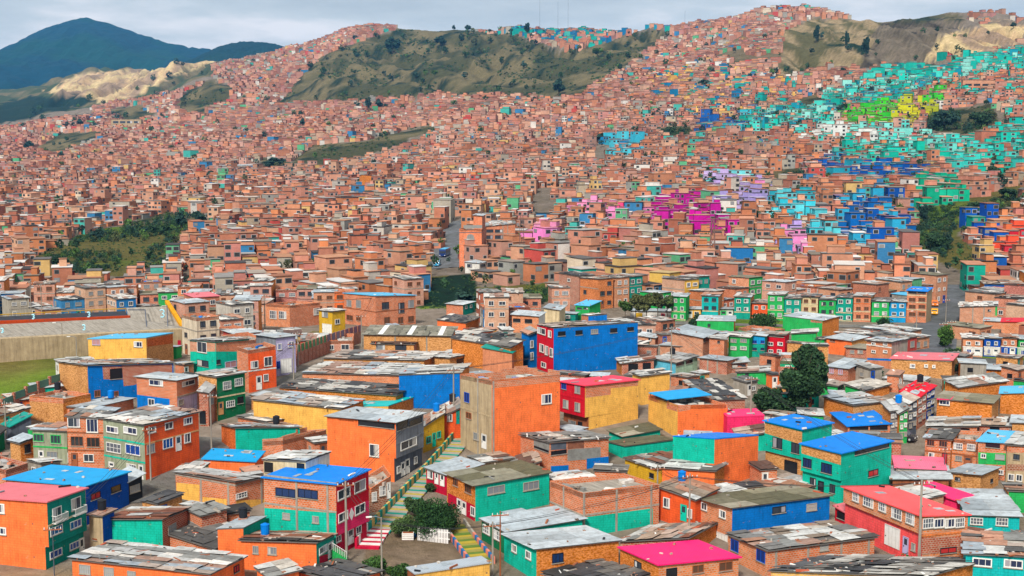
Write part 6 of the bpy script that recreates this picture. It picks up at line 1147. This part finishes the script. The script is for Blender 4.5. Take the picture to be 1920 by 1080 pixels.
# ------------------------------------------------------------------ poles, masts, wires
POLES = {}
def pole(label, x0, y0, ytop, kind='pole', key=None, r=.14, col=None, x1=None):
    p = ground_hit(x0, y0); h = at(x0, ytop, p[1])[2]-p[2]; col = col or PAL['CON']; t = thing('street_lamp' if kind == 'lamp' else 'utility_pole', label, 'street lamp' if kind == 'lamp' else 'utility pole', p, 'street lamps of the neighbourhood' if kind == 'lamp' else 'concrete utility poles')
    mb = MB(); mb.tube([(0, 0, -.5), (0, 0, h)], r, 8, 'plaster', col, r*.6); mb.build('post', t)
    if kind == 'lamp':
        mb = MB(); mb.tube([(0, 0, h-.1), (-.5, -.2, h+.15), (-1.1, -.4, h+.2)], .04, 5, 'plain', PAL['GY']); mb.build('arm', t); mb = MB(); mb.box((-1.3, -.47, h+.18), (.3, .1, 0), (-.04, .12, 0), (0, 0, .06), 'plain', PAL['WH']); mb.build('lamp_head', t)
    else:
        mb = MB(); mb.box((0, 0, h-.5), (.95, .2, 0), (-.02, .05, 0), (0, 0, .06), 'plain', PAL['BRN']); mb.build('crossarm', t)
        for u in (-.85, -.3, .3, .85): mb = MB(); mb.tube([(u, u*.2, h-.44), (u, u*.2, h-.22)], .05, 6, 'plain', PAL['WH']); mb.build('insulator', t)
    if kind == 'striped':
        for q in range(5): mb = MB(); mb.tube([(0, 0, .2+q*.45), (0, 0, .42+q*.45)], r+.02, 8, 'plain', PAL['YE'] if q % 2 == 0 else PAL['DK']); mb.build('warning_band', t)
    POLES[key or label] = np.array([p[0], p[1], p[2]+h-.3]); return t
def wire(a, b, label, n=3, sag=.7):
    A, B = POLES[a], POLES[b]; mb = MB()
    for k in range(n):
        off = np.array([(k-(n-1)/2)*.45, 0, -.1*(k % 2)]); pts = [A+(B-A)*t+off-np.array([0, 0, 4*sag*t*(1-t)]) for t in np.linspace(0, 1, 13)]; mb.tube(pts, .026, 3, 'plain', (.03, .03, .03))
    o = mb.build('power_line', None, A); tag(o, label, 'power line', 'power lines between the poles')
def lattice(label, x, y, ytop, wb=2.2):
    p = ground_hit(x, y); h = at(x, ytop, p[1])[2]-p[2]; t = thing('lattice_pylon', label, 'pylon', p); c = lin('8c6c64', .7); mb = MB(); n = max(5, int(h/3))
    q = lambda k, s: np.array([[-1, -1], [1, -1], [1, 1], [-1, 1]][k % 4]+[0.])*s
    for k in range(4): mb.tube([q(k, wb/2), q(k, wb*.18)+np.array([0, 0, h])], .09, 4, 'plain', c)
    for i in range(n):
        s0 = wb/2+(wb*.18-wb/2)*i/n; s1 = wb/2+(wb*.18-wb/2)*(i+1)/n; z0 = h*i/n; z1 = h*(i+1)/n
        for k in range(4): mb.tube([q(k, s0)+[0, 0, z0], q(k+1, s1)+[0, 0, z1]], .045, 3, 'plain', c); mb.tube([q(k+1, s0)+[0, 0, z0], q(k, s1)+[0, 0, z1]], .045, 3, 'plain', c)
    mb.build('tower', t)
    for f in (.98, .9, .82): mb = MB(); mb.box((0, 0, h*f), (wb*.9, 0, 0), (0, .12, 0), (0, 0, .1), 'plain', c); mb.build('crossarm', t)
def build_poles():
    P = pole
    P('concrete pole at the bend of the leaning grey street', 397, 852, 738, key='a'); P('pole standing at the lilac house corner', 551, 712, 640, key='b'); P('pole behind the lilac house beside the fence', 559, 690, 622, key='c')
    P('lamp post on the grass bank before the reservoir wall', 118, 668, 606, 'lamp'); P('thin lamp post on the grass beside the yellow house', 144, 672, 632, 'lamp'); P('pole in front of the crimson corner house', 650, 1056, 902, key='d', r=.17)
    P('tall lamp post standing in the dirt yard by the stairway', 716, 1082, 970, 'lamp', key='e', r=.12); P('left one of two poles beside the dark green front', 924, 1082, 978, key='f'); P('reddish thin pole right of the pole pair at the dark green front', 938, 1084, 958, key='g', r=.1, col=PAL['BRN'])
    P('pole rising before the blank royal blue wall', 851, 815, 688, key='h', r=.16); P('pole above the pale blue and mint house', 1258, 722, 612, key='i', r=.13); P('pole above the hot pink wall', 1407, 812, 705, key='j'); P('pole beside the orange red terrace house', 1292, 1012, 888, key='k')
    P('pole rising from the mustard yellow scrap roofed shed', 1232, 968, 872, key='l'); P('tall pole with black and yellow striped foot before the coral roofed house', 1722, 1082, 900, 'striped', key='m', r=.2); P('pole in front of the orange corner house on the left', 283, 902, 800, key='n'); P('pole at the left edge below the brick fence', 12, 832, 752, key='o')
    P('thin post before the left corner house with balconies', 102, 1080, 985, key='p', r=.07, col=PAL['GD']); P('lamp post beside the terrace row corner', 1718, 622, 584, 'lamp'); P('pole on the green bank right of the road', 1768, 645, 604, key='q'); P('second pole on the green bank', 1783, 648, 600, key='r'); P('pole at the street corner above the taxis', 1773, 605, 560, key='s')
    P('thin pole before the brick end of the right row', 1770, 900, 838, key='t', r=.08, col=PAL['GD']); P('pole before the striped warehouse', 678, 650, 590, key='u'); P('pole in front of the three storey brick block', 701, 612, 556, key='v'); P('tall pole on the left beyond the reservoir', 59, 600, 528, key='w'); P('pole just right of the tall one beyond the reservoir', 79, 602, 532, key='x')
    P('pole right of the reservoir beam', 381, 606, 552, key='y'); P('pole left of the white grid windowed brick house', 497, 622, 552, key='z'); P('pole between reservoir beam and brick houses', 353, 606, 548, key='aa')
    for a, b, l in (('a', 'b', 'cables along the leaning grey street'), ('b', 'c', 'short cables at the lilac house'), ('n', 'a', 'cables across the front of the orange corner house'), ('d', 'e', 'cables from the crimson house into the dirt yard'), ('e', 'f', 'cables over the dirt yard'), ('f', 'k', 'long cables over the square brick house'), ('k', 'l', 'cables between brick house and orange terrace house'),
                    ('k', 'm', 'long cables towards the striped foot pole'), ('h', 'i', 'cables across the orange apartment tower'), ('i', 'j', 'cables over the chequered scrap roof'), ('j', 'm', 'cables down to the coral roofed house'), ('v', 'u', 'cables at the striped warehouse'), ('w', 'x', 'cables beyond the reservoir'), ('q', 's', 'cables along the green bank'), ('h', 'd', 'cables down along the stairway'), ('z', 'v', 'cables before the brick block'), ('p', 'n', 'cables above the cyan roof')): wire(a, b, l)
    lattice('tall reddish lattice pylon right of the school tower', 978, 502, 402); lattice('dark lattice pylon below the magenta houses', 1335, 512, 408)
    for x, y, yt, l in ((1012, 34, 0, 'leftmost thin antenna mast on the turquoise hilltop'), (1046, 32, 3, 'middle antenna mast on the turquoise hilltop'), (1065, 30, -2, 'rightmost tall antenna mast on the turquoise hilltop'), (1284, 44, 20, 'lattice mast on the ridge left of the orange summit'), (1033, 234, 200, 'white mast in the middle of the far brick slope')):
        p = ground_hit(x, y+8); h = at(x, yt, p[1])[2]-p[2]; o = MB(); o.tube([(0, 0, -1), (0, 0, h)], .22 if y < 100 else .2, 5, 'plain', PAL['GD'] if y < 100 else PAL['WH'], .15); ob = o.build('antenna_mast'); ob.location = p; tag(ob, l, 'antenna mast')
# ------------------------------------------------------------------ vehicles
def car(label, x, y, c, ang, L=4.1, W=1.7, Hh=1.45, bus=False, roofc=None):
    p = ground_hit(x, y); p[2] += .14; t = thing('bus' if bus else 'car', label, 'bus' if bus else 'car', p); mb = MB(); hw = W/2
    prof = [(-L/2, .3), (L/2, .3), (L/2, .75), (L/2-.9, .9), (L/2-1.5, Hh), (-L/2+.9, Hh), (-L/2+.25, .95), (-L/2, .85)] if not bus else [(-L/2, .35), (L/2, .35), (L/2, 1.4), (L/2-.25, Hh), (-L/2, Hh)]
    mb.prism([np.array([a, -hw, b]) for a, b in prof], (0, W, 0), 'glass', c); mb.build('body', t)
    mb = MB()
    if bus:
        for s in (-1, 1): mb.box((0, s*(hw+.01), Hh*.66), (L/2-.4, 0, 0), (0, .012, 0), (0, 0, .32), 'glass', GLASS)
        mb.box((L/2+.0, 0, Hh*.62), (.015, 0, 0), (0, hw-.15, 0), (0, 0, .4), 'glass', GLASS)
    else:
        for s in (-1, 1): mb.prism([np.array([a, s*(hw+.012), b]) for a, b in ((-L/2+.75, .98), (L/2-1.25, .98), (L/2-1.6, Hh-.1), (-L/2+1.0, Hh-.1))][::s], (0, -s*.02, 0), 'glass', GLASS)
        mb.prism([np.array(q) for q in ((L/2-.93, -hw+.15, .95), (L/2-.93, hw-.15, .95), (L/2-1.45, hw-.2, Hh-.06), (L/2-1.45, -hw+.2, Hh-.06))], (-.03, 0, -.03), 'glass', GLASS)
    mb.build('windows', t)
    for sx in (-1, 1):
        for sy in (-1, 1): mb = MB(); cx = sx*(L/2-.75); mb.tube([(cx, sy*(hw-.2), .33), (cx, sy*(hw+.02), .33)], .33, 10, 'plain', (.02, .02, .02)); mb.tube([(cx, sy*(hw+.02), .33), (cx, sy*(hw+.03), .33)], .17, 8, 'plain', (.4, .4, .4)); mb.build('wheel', t)
    for sy in (-1, 1): mb = MB(); mb.box((L/2+.01, sy*(hw-.3), .62), (.03, 0, 0), (0, .18, 0), (0, 0, .09), 'plain', (.8, .8, .75)); mb.build('headlight', t)
    if roofc: mb = MB(); mb.box((0, 0, Hh+.03), (L/2-.4, 0, 0), (0, hw-.1, 0), (0, 0, .03), 'plain', roofc); mb.build('roof_panel', t)
    t.rotation_euler = (0, 0, ang)
def build_cars():
    car('yellow taxi driving down the right hand street', 1752, 590, lin('f0a818', .9), -1.9); car('orange taxi with red markings just behind the yellow taxi', 1752, 574, lin('e87820', .9), -1.8); car('dark car parked at the foot of the slanting row', 1692, 826, (.03, .03, .035), -.6)
    car('navy bus on the long street beside the school tower', 834, 481, lin('203c78', .8), -1.75, 8, 2.4, 2.8, True, lin('58b4e0', .8)); car('small cyan van at the lower end of the long street', 820, 499, lin('30a8dc', .8), -1.7, 4.5, 1.8, 2.0); car('pale cream car on the upper long street', 832, 454, lin('e0d8b0', .8), -1.7); car('silver car beside the two taxis', 1744, 560, (.35, .36, .38), -1.8)
# ------------------------------------------------------------------ stairways, fences, reservoir
def stairs(label, pts, width, cols, rail=None, rail_cols=None, step=.75, rail_h=.9, name='stairway'):
    P = [ground_hit(*p) for p in pts]; seg = [np.linalg.norm(b[:2]-a[:2]) for a, b in zip(P, P[1:])]; tot = sum(seg); n = int(tot/step); t = thing(name, label, 'stairway', P[len(P)//2]); base = P[len(P)//2]
    def pos(d):
        for a, b, l in zip(P, P[1:], seg):
            if d <= l: return a+(b-a)*d/l, (b-a)[:2]/l
            d -= l
        return P[-1], (P[-1]-P[-2])[:2]/seg[-1]
    mbs = {}
    for i in range(n):
        q, dr = pos((i+.5)*step); dr = np.array([*dr, 0]); nr = np.array([-dr[1], dr[0], 0]); z = Zg(q[0], q[1])+.25; c = cols[i % len(cols)]
        mb = MB(); mb.box((q[0], q[1], z-.3), nr*width/2, dr*step*.499, (0, 0, .3+.05*(i % 2)), 'plain', c); mb.build('step', t, base)
    if rail:
        for s in rail:
            m = int(tot/1.0); 
            mb = MB()
            for i in range(m):
                q, dr = pos((i+.5)*1.0); dr = np.array([*dr, 0]); nr = np.array([-dr[1], dr[0], 0]); c = q+nr*s*(width/2+.16); z = Zg(c[0], c[1]); cc = rail_cols[0][i % 2] if i < m*rail_cols[2] else rail_cols[1][i % 2]
                mb.box((c[0], c[1], z+rail_h/2+.1), nr*.13, dr*.499, (0, 0, rail_h/2+.2), 'plain', cc)
            mb.build('balustrade', t, base)
def fence(label, px_pts, wall_h, pan_h, wallc, pans, name='brick_fence', pitch=3.2):
    P = [ground_hit(*p) for p in px_pts]; base = P[0]; t = thing(name, label, 'fence', base); n = max(1, int(sum(np.linalg.norm(b[:2]-a[:2]) for a, b in zip(P, P[1:]))/pitch)); T = np.linspace(0, len(P)-1, n+1)
    def pos(a): i = min(int(a), len(P)-2); return P[i]+(P[i+1]-P[i])*(a-i)
    for k in range(n):
        a, b = pos(T[k]), pos(T[k+1]); z = max(Zg(a[0], a[1]), Zg(b[0], b[1])); d = (b-a); d[2] = 0; l = np.linalg.norm(d); d /= l; nr = np.array([-d[1], d[0], 0]); c = (a+b)/2
        mb = MB(); mb.box((c[0], c[1], z+wall_h/2-1), d*l/2*.998, nr*.12, (0, 0, wall_h/2+1), 'brick', wallc); mb.build('brick_panel', t, base)
        mb = MB(); mb.box((a[0], a[1], z+(wall_h+pan_h)/2-1), d*.2, nr*.2, (0, 0, (wall_h+pan_h)/2+1.05), 'brick', tuple(q*.9 for q in wallc)); mb.build('pillar', t, base)
        if pan_h:
            mb = MB(); cc = pans[k*len(pans)//n]
            for q in np.arange(.3, l-.2, .16): p = a+d*q; mb.box((p[0], p[1], z+wall_h+pan_h/2), d*.055, nr*.03, (0, 0, pan_h/2), 'plain', cc)
            for hz in (.06, pan_h-.06): mb.box((c[0], c[1], z+wall_h+hz), d*(l/2-.22), nr*.04, (0, 0, .05), 'plain', cc)
            mb.build('railing', t, base)
def build_misc():
    TL, YL, GR_ = PAL['TD'], lin('c8b450', .7), PAL['CON']; R_, W2 = PAL['CR'], PAL['WH']
    stairs('long stairway of teal and yellow striped treads climbing past the grey fronted house', [(712, 1000), (735, 975), (760, 948), (790, 915), (818, 885), (848, 850), (876, 815)], 2.6, [TL, GR_, YL, GR_], (1,), ((TL, lin('e8c070', .75)), (TL, lin('e8c070', .75)), .5))
    stairs('short crimson and white striped steps beside the crimson corner house', [(690, 1030), (703, 1010), (716, 990)], 2.6, [R_, W2], (1,), ((R_, W2), (R_, W2), .5))
    stairs('yellow and green striped stairway with pink and blue walls', [(905, 1060), (885, 1035), (868, 1012), (850, 985)], 2.4, [lin('c8b040', .7), lin('6c8c3c', .7), lin('a8a050', .7)], (1, -1), ((lin('f0907c', .75), lin('2878b8', .75)), (GR_, GR_), .6), rail_h=.5)
    t = thing('painted_ramp', 'bright green walled ramp with white railing at the teal entrance', 'ramp', ground_hit(640, 1062)); b = np.array(t.location); P = [at(623, 1030, b[1]), at(650, 1047, b[1]+.3), at(650, 1070, b[1]+.3), at(623, 1062, b[1])]
    mb = MB(); mb.prism(P[::-1], (0, 1.3, 0), 'paint', PAL['GL']); mb.build('side_wall', t, b); mb = MB()
    for k in range(9): q = P[0]+(P[1]-P[0])*k/8-np.array([0, .1, 0]); mb.tube([q, q+[0, 0, .8]], .03, 4, 'plain', W2)
    mb.tube([P[0]+[0, -.1, .8], P[1]+[0, -.1, .8]], .035, 4, 'plain', W2); mb.build('railing', t, b)
    # picket fence
    a, c = ground_hit(783, 1013), ground_hit(843, 1020); t = thing('picket_fence', 'white wooden picket fence below the round dark bush', 'fence', a); d = c-a; d[2] = 0; l = np.linalg.norm(d); d /= l; mb = MB(); nr = np.array([-d[1], d[0], 0])
    for k in range(int(l/.2)): q = a+d*k*.2; h = 1.75; z = Zg(q[0], q[1]); mb.prism([q+d*u+np.array([0, 0, z-q[2]+w]) for u, w in ((0, 0), (.13, 0), (.13, h-.08), (.065, h), (0, h-.08))], nr*.04, 'plain', lin('f4f0ec', .9))
    mb.build('pickets', t, a); mb = MB()
    for hz in (.5, 1.3): mb.box(a+d*l/2+np.array([0, 0, hz])+nr*.08, d*l/2, nr*.03, (0, 0, .06), 'plain', W2)
    mb.build('rail', t, a)
    for i, (x, y, cc, lb, s) in enumerate(((765, 1012, 'WH', 'white slatted crate left of the picket fence', .7), (776, 1006, 'BL', 'small blue drum between crate and picket fence', .5))):
        p = ground_hit(x, y); mb = MB()
        if i == 0:
            for k in range(4): mb.box((0, 0, .15+k*.22), (s, 0, 0), (0, s*.5, 0), (0, 0, .08), 'plain', PAL[cc])
            mb.box((0, 0, .45), (s*.9, 0, 0), (0, s*.42, 0), (0, 0, .45), 'plain', PAL['BRN'])
        else: mb.tube([(0, 0, 0), (0, 0, .5), (0, 0, .95)], .32, 12, 'plain', PAL[cc]); mb.tube([(0, 0, .48), (0, 0, .52)], .345, 12, 'plain', PAL['BD'])
        o = mb.build('crate' if i == 0 else 'drum'); o.location = p; tag(o, lb, 'crate' if i == 0 else 'drum')
    p = ground_hit(627, 868); p[2] = at(627, 858, p[1])[2]; t = thing('water_tank', 'grey water tank on a rooftop stand left of the plain orange house', 'water tank', p); mb = MB(); mb.tube([(0, 0, 0), (0, 0, 1.0), (0, 0, 1.05)], .42, 12, 'plain', PAL['GY'], .5); mb.build('barrel', t); mb = MB(); mb.tube([(0, 0, 1.05), (0, 0, 1.12)], .52, 12, 'plain', PAL['DK']); mb.build('lid', t)
    mb = MB(); [mb.box((u, 0, -1.2), (.12, 0, 0), (0, .5, 0), (0, 0, 1.2), 'brick', PAL['BRN']) for u in (-.3, .3)]; mb.build('stand', t)
    # fences
    fence('red brick fence with green mesh panels stepping down beside the grass bank', [(-20, 812), (50, 772), (116, 742)], 2.6, 1.2, PAL['BRR'], [lin('6c9c8c', .7)])
    fence('red brick fence with green to violet railings around the small lawn', [(556, 686), (612, 664), (678, 642)], 2.4, 1.4, PAL['BRR'], [lin('6cac70', .7), lin('74b080', .7), lin('9c8ca0', .7), lin('ac7c90', .7)], pitch=2.2)
    # reservoir
    A = ground_hit(-80, 686); B = ground_hit(352, 652); t = thing('reservoir', 'large grey concrete water reservoir with orange band and dark cover', 'reservoir', A); Yo = lambda x: A[1]+(B[1]-A[1])*(x+80)/432
    w = [at(x, y, Yo(x)) for x, y in ((-80, 640), (352, 617))]; mb = MB(); lo = [np.array([q[0], q[1], min(A[2], B[2])-3]) for q in w]; mb.prism([lo[0], lo[1], w[1], w[0]], (0, 2.2, 0), 'plaster', PAL['BEI']); mb.build('retaining_wall', t, A)
    mb = MB(); S_ = lambda x, y, dy: at(x, y, Yo(x)+dy); mb.prism([S_(-80, 640, 2.3), S_(350, 617, 2.3), S_(345, 613, 14), S_(243, 596, 16), S_(-80, 612, 16)], (0, 0, -.4), 'plaster', PAL['CON']); mb.build('sloped_apron', t, A)
    mb = MB(); mb.prism([S_(-80, 612, 16.2), S_(243, 600, 16.2), S_(243, 592, 16.2), S_(-80, 605, 16.2)], (0, .6, 0), 'paint', lin('d8501c', .8)); mb.build('orange_band', t, A)
    mb = MB(); mb.prism([S_(-80, 605, 17), S_(241, 592, 17), S_(234, 583, 24), S_(-80, 597, 24)], (0, 0, -.4), 'plaster', lin('44464e', .8)); mb.build('cover', t, A)
    mb = MB(); mb.prism([S_(243, 612, 15), S_(343, 613, 14.4), S_(316, 574, 24), S_(237, 577, 24)], (0, .3, -.4), 'plaster', PAL['CON']); mb.build('end_slope', t, A)
    mb = MB(); mb.box((S_(313, 566, 24.5)+S_(343, 613, 13.6))/2, (S_(343, 613, 13.6)-S_(313, 566, 24.5))/2, (.45, 0, 0), (0, 0, .35), 'paint', lin('eca820', .85)); mb.build('yellow_beam', t, A)
    mb = MB(); a, b = S_(-80, 594, 24.5), S_(236, 578, 24.5); mb.tube([a, b], .09, 4, 'plain', lin('d0a020', .8))
    for k in range(15): q = a+(b-a)*k/14; mb.tube([q, q-[0, 0, 1.0]], .07, 4, 'plain', lin('d0a020', .8))
    mb.build('guard_rail', t, A)
    mb = MB(); mb.tube([S_(276, 622, 3), S_(272, 581, 20), S_(240, 581, 20)], .12, 5, 'plain', PAL['GD']); mb.tube([S_(315, 620, 3), S_(313, 573, 22)], .12, 5, 'plain', PAL['GD']); mb.build('pipe', t, A)
    mb = MB(); c = [S_(x, y, -.06) for x, y in ((106, 634), (110, 634), (114, 668), (105, 668))]; mb.prism(c[::-1], (0, .05, 0), 'plain', PAL['DK']); mb.build('stain_slot', t, A)
    mb = MB(); c = [S_(x, y, -.3) for x, y in ((321, 618), (352, 617), (352, 650), (321, 652))]; mb.prism(c[::-1], (0, .29, 0), 'plaster', PAL['BEI']); mb.build('valve_house', t, A)
    mb = MB(); c = [S_(x, y, -.36) for x, y in ((333, 638), (339, 638), (339, 648), (333, 649))]; mb.prism(c[::-1], (0, .05, 0), 'plain', PAL['CR']); mb.build('door', t, A)
    for x, y, dy, s in ((62, 594, 17.5, 4.5), (166, 590, 17.5, 5), (157, 614, 5.0, 5), (4, 620, 5.0, 4), (304, 588, 17, 8)):   # the pale blue curled figures
        mb = MB(); c = S_(x, y, dy-1.2); m = Yo(x)/F*s; pts = []
        for k in range(15):
            a = math.radians(150-k*18) if k < 14 else None
            if a is not None: pts.append(c+np.array([math.cos(a)*m*.5, 0, m*.5+math.sin(a)*m*.5]))
        mb.tube(pts, .16, 5, 'plain', lin('a8dce8', .9)); pts = [c+np.array([math.cos(math.radians(90-k*18))*m*.5, 0, -m*.45+math.sin(math.radians(90-k*18))*m*.45]) for k in range(14)]; mb.tube(pts, .16, 5, 'plain', lin('a8dce8', .9)); mb.build('painted_figure', t, A)
def build_school():
    h = H('orange brick school tower with round window and blue sign', (861, 430), (903, 431), (912, 426), 500, B_('OR'), B_('BRR'), 'terrace:BRK', [('s', 436, 'GD', 'L')], name='school_tower', cat='tower', group=None)
    t, b = h['t'], h['base']; f = h['fL']
    for nm, x, y, r_, c in (('round_window', 882, 446, 7.2, PAL['STG']),):
        u, z = f.px(x, y); R = f.px(x, y-r_)[1]-z; P = [f.P(u+math.cos(a)*R, z+math.sin(a)*R, .12) for a in np.linspace(0, 2*math.pi, 21)[:-1]]; nr = np.cross(P[1]-P[0], P[5]-P[0]); P = P if nr @ f.n > 0 else P[::-1]
        mb = MB(); mb.prism(P, -f.n*.1, 'plain', c); mb.build(nm, t, b); mb = MB()
        for s in (-.4, 0, .4): mb.box(f.P(u+s*R, z, .14), f.e*.05, f.n*.03, (0, 0, R*.85), 'plain', PAL['GD'])
        mb.build('mullions', t, b)
    def plate(nm, x0, y0, x1, y1, c, d):
        u0, z1 = f.px(x0, y0); u1, z0 = f.px(x1, y1); mb = MB(); mb.box(f.P((u0+u1)/2, (z0+z1)/2, d), f.e*abs(u1-u0)/2, f.n*.05, (0, 0, abs(z1-z0)/2), 'plain', c); mb.build(nm, t, b)
    plate('sign_board', 878, 458, 893, 467, lin('1088b4', .9), .08); plate('sign_panel', 874, 458, 877.6, 467, PAL['WH'], .08); plate('sign_lettering', 881, 461.3, 890, 463.3, lin('70c8dc', .9), .12); plate('canopy', 869, 422, 904, 428, PAL['STG'], .5)
    H('upper orange cabin on the school tower', (888, 404), (904, 405), (910, 402), 440, B_('OR'), B_('BRR'), 'light', gy=h['N'][1]+1.5, group=None)
    H('red brick school wing with rows of dark windows right of the tower', (906, 418), (908, 425), (966, 420), 480, B_('BRR'), B_('BRK'), 'mix', [w_(909, 430, 925, 436, 'k'), w_(928, 430, 942, 436, 'k'), w_(910, 441, 924, 448, 'k'), w_(928, 441, 942, 448, 'k'), w_(905, 455, 921, 462, 'l'), w_(930, 457, 945, 463, 'l'), ('c', 943, 952), ('s', 439, 'CON', 'R'), ('s', 452, 'CON', 'R')], group=None)
    H('white house with dark windows above the dark green slope', (872, 492), (899, 494), (931, 487), 512, P_('WH'), P_('WH'), 'light', [w_(876, 495, 885, 501, 'k'), w_(901, 495, 909, 501, 'k'), w_(914, 492, 928, 500, 'g')], group=None)
    H('tall grey water tower block on the brick slope', (674, 330), (692, 331), (696, 329), 356, C_('GY'), C_('GY'), 'light', group=None)
    H('long grey balcony building in the middle of the brick slope', (560, 382), (618, 384), (622, 380), 402, B_('BRR'), B_('BRR'), 'light', [w_(562, 386, 574, 390, 'o'), w_(578, 386, 590, 390, 'o'), w_(594, 386, 606, 390, 'o'), w_(562, 394, 574, 398, 'o'), w_(578, 394, 590, 398, 'o'), w_(594, 394, 606, 398, 'o')], group=None)
    H('dark green tarpaulin sheet building over the slope', (790, 516), (800, 520), (889, 515), 548, C_('DK'), ('clean', lin('0c3c3c', .8)), 'dark', group=None) if False else None
    H('grey pink concrete apartment block with open floors below the ridge on the right', (1802, 151), (1806, 150), (1900, 150.6), 178, B_('SAL'), B_('SAL'), 'light', [w_(1810+k*16, 157+j*7, 1822+k*16, 161+j*7, 'o') for k in range(5) for j in range(3)], group=None)
    H('long pale balcony block on the left brick slope', (208, 224), (264, 223.5), (268, 224.5), 238, C_('BEI'), C_('BEI'), 'light', [w_(212+k*13, 227, 222+k*13, 231, 'k') for k in range(4)], group=None)
    H('long grey wall building beside the dark trees on the left slope', (400, 310), (402, 312), (478, 310), 322, C_('CON'), C_('CON'), 'light', group=None)
def build_tanks():
    r = random.Random(12); k = 0
    for h in HOUSES[:NH_]:
        lab = h['t']['label']; nm = [m.name for m in h['t'].children] if False else None
        N, B, L, R = h['N'], h['B'], h['L'], h['R']; x, y = proj(*N)
        if not (120 < N[1] < 235 and 20 < x < 1900 and y < 1060) or r.random() > .18 or k > 12 or any(q in lab for q in ('shed', 'shack', 'coral', 'magenta', 'pink', 'canopy', 'tarp', 'crimson')): continue
        s, t_ = r.uniform(.6, .85), r.uniform(.55, .85); p = N+(L-N)*s+(R-N)*t_+np.array([0, 0, .3]); c, cn = r.choice(((PAL['DK'], 'black'), (PAL['BL'], 'blue'), (PAL['DK'], 'black'), (lin('8c8c88', K), 'grey')))
        w = lab.split(); cut = next((i for i, q in enumerate(w) if i > 2 and q in ('with', 'under', 'of', 'beside', 'in', 'over', 'behind', 'below', 'at', 'on', 'left', 'right', 'by', 'covered')), 7); t = thing('water_tank', f"{cn} water tank on the roof of the {' '.join(w[:min(cut, 8)])}", 'water tank', p, 'water tanks on the roofs')
        mb = MB(); mb.tube([(0, 0, 0), (0, 0, .12), (0, 0, .95), (0, 0, 1.15)], .46, 14, 'plain', c, .52); mb.build('barrel', t); mb = MB(); mb.tube([(0, 0, 1.15), (0, 0, 1.2), (0, 0, 1.3)], .5, 14, 'plain', c, .18); mb.build('lid', t)
        mb = MB(); mb.box((0, 0, -.25), (.5, 0, 0), (0, .5, 0), (0, 0, .25), 'brick', PAL['BRR']); mb.build('stand', t); k += 1
def build_haze():
    mb = MB(); mb.box((0, 4600, 190), (4200, 0, 0), (0, 4900, 0), (0, 0, 560), 'plain', (1, 1, 1)); o = mb.build('haze'); structure(o, 'stuff')
    m = bpy.data.materials.new('haze'); m.use_nodes = True; t = m.node_tree; t.nodes.clear(); out = t.nodes.new('ShaderNodeOutputMaterial'); v = t.nodes.new('ShaderNodeVolumePrincipled'); v.inputs['Density'].default_value = HAZE; v.inputs['Color'].default_value = (.15, .5, 1, 1); v.inputs['Anisotropy'].default_value = .2
    t.links.new(v.outputs[0], out.inputs['Volume']); o.data.materials.clear(); o.data.materials.append(m); S.cycles.volume_bounces = 1; S.cycles.volume_max_steps = 64
HAZE = 4.5e-5
import time as _t; _t0=_t.time()
def tick(k): print('T', k, round(_t.time()-_t0, 1))
# ------------------------------------------------------------------ assemble
build_ground()
build_mountain('mountain', [(-900, 190), (-400, 170), (-100, 130), (0, 106), (50, 80), (110, 50), (150, 37), (180, 33), (215, 42), (262, 58), (310, 75), (360, 87), (410, 93), (520, 102), (700, 130)], 7200, 2300, 240, 110, 3, lin('045068', .55), lin('105c58', .55))  # blue of the distance haze is painted into the forest colours
build_mountain('far_hill', [(330, 130), (400, 98), (425, 86), (462, 78), (490, 79), (520, 82), (600, 95), (800, 120)], 5600, 900, 150, 20, 8, lin('064850', .5), lin('10544c', .5))  # same haze blue painted into this hill's colours
ribbon('upper_street', [(1020, 607), (1150, 606), (1300, 607), (1500, 612), (1640, 612), (1735, 610)], [7, 7, 7], lin('9c9894', 1.))
ribbon('right_road', [(1735, 700), (1745, 660), (1752, 620), (1766, 585), (1784, 560), (1786, 532)], [9, 10, 12, 10], lin('848890', .9))
ribbon('long_street', [(828, 505), (838, 475), (848, 445), (860, 412)], [12, 13, 12], lin('8c9098', .9))
ribbon('lower_right_street', [(1775, 668), (1830, 676), (1930, 682)], [7, 7], lin('88888c', .95))
ribbon('leaning_street', [(285, 945), (300, 915), (340, 880), (385, 845), (412, 820)], [9, 7, 6], lin('9c9894', 1.))
ribbon('fenced_street', [(470, 762), (530, 730), (570, 705), (650, 672)], [7, 6, 5], lin('9c9894', 1.))
tick('ground'); near_houses(); build_school(); tick('near')
s_, z_, px_, py_ = gen_sites()
n_hand = len(HOUSES); NH_ = n_hand
s_, z_, px_, py_ = build_mid(s_, z_, px_, py_, max(60, 305-n_hand))
tick('mid'); build_shacks(140); tick('shacks')
build_mass(s_, z_, px_, py_)
tick('mass'); build_trees(); tick('trees'); build_poles(); build_cars(); build_misc(); build_tanks()
if HAZE: build_haze()
print('hand houses', n_hand, 'objects', len(bpy.data.objects))
for h in HOUSES[:n_hand]:
    if abs(h['cos']) > .5 or h['N'][1] > 900: print('skew', h['t']['label'][:50], round(h['cos'], 2), round(h['N'][1]), [round(h[k].len, 1) for k in ('fL', 'fR')])
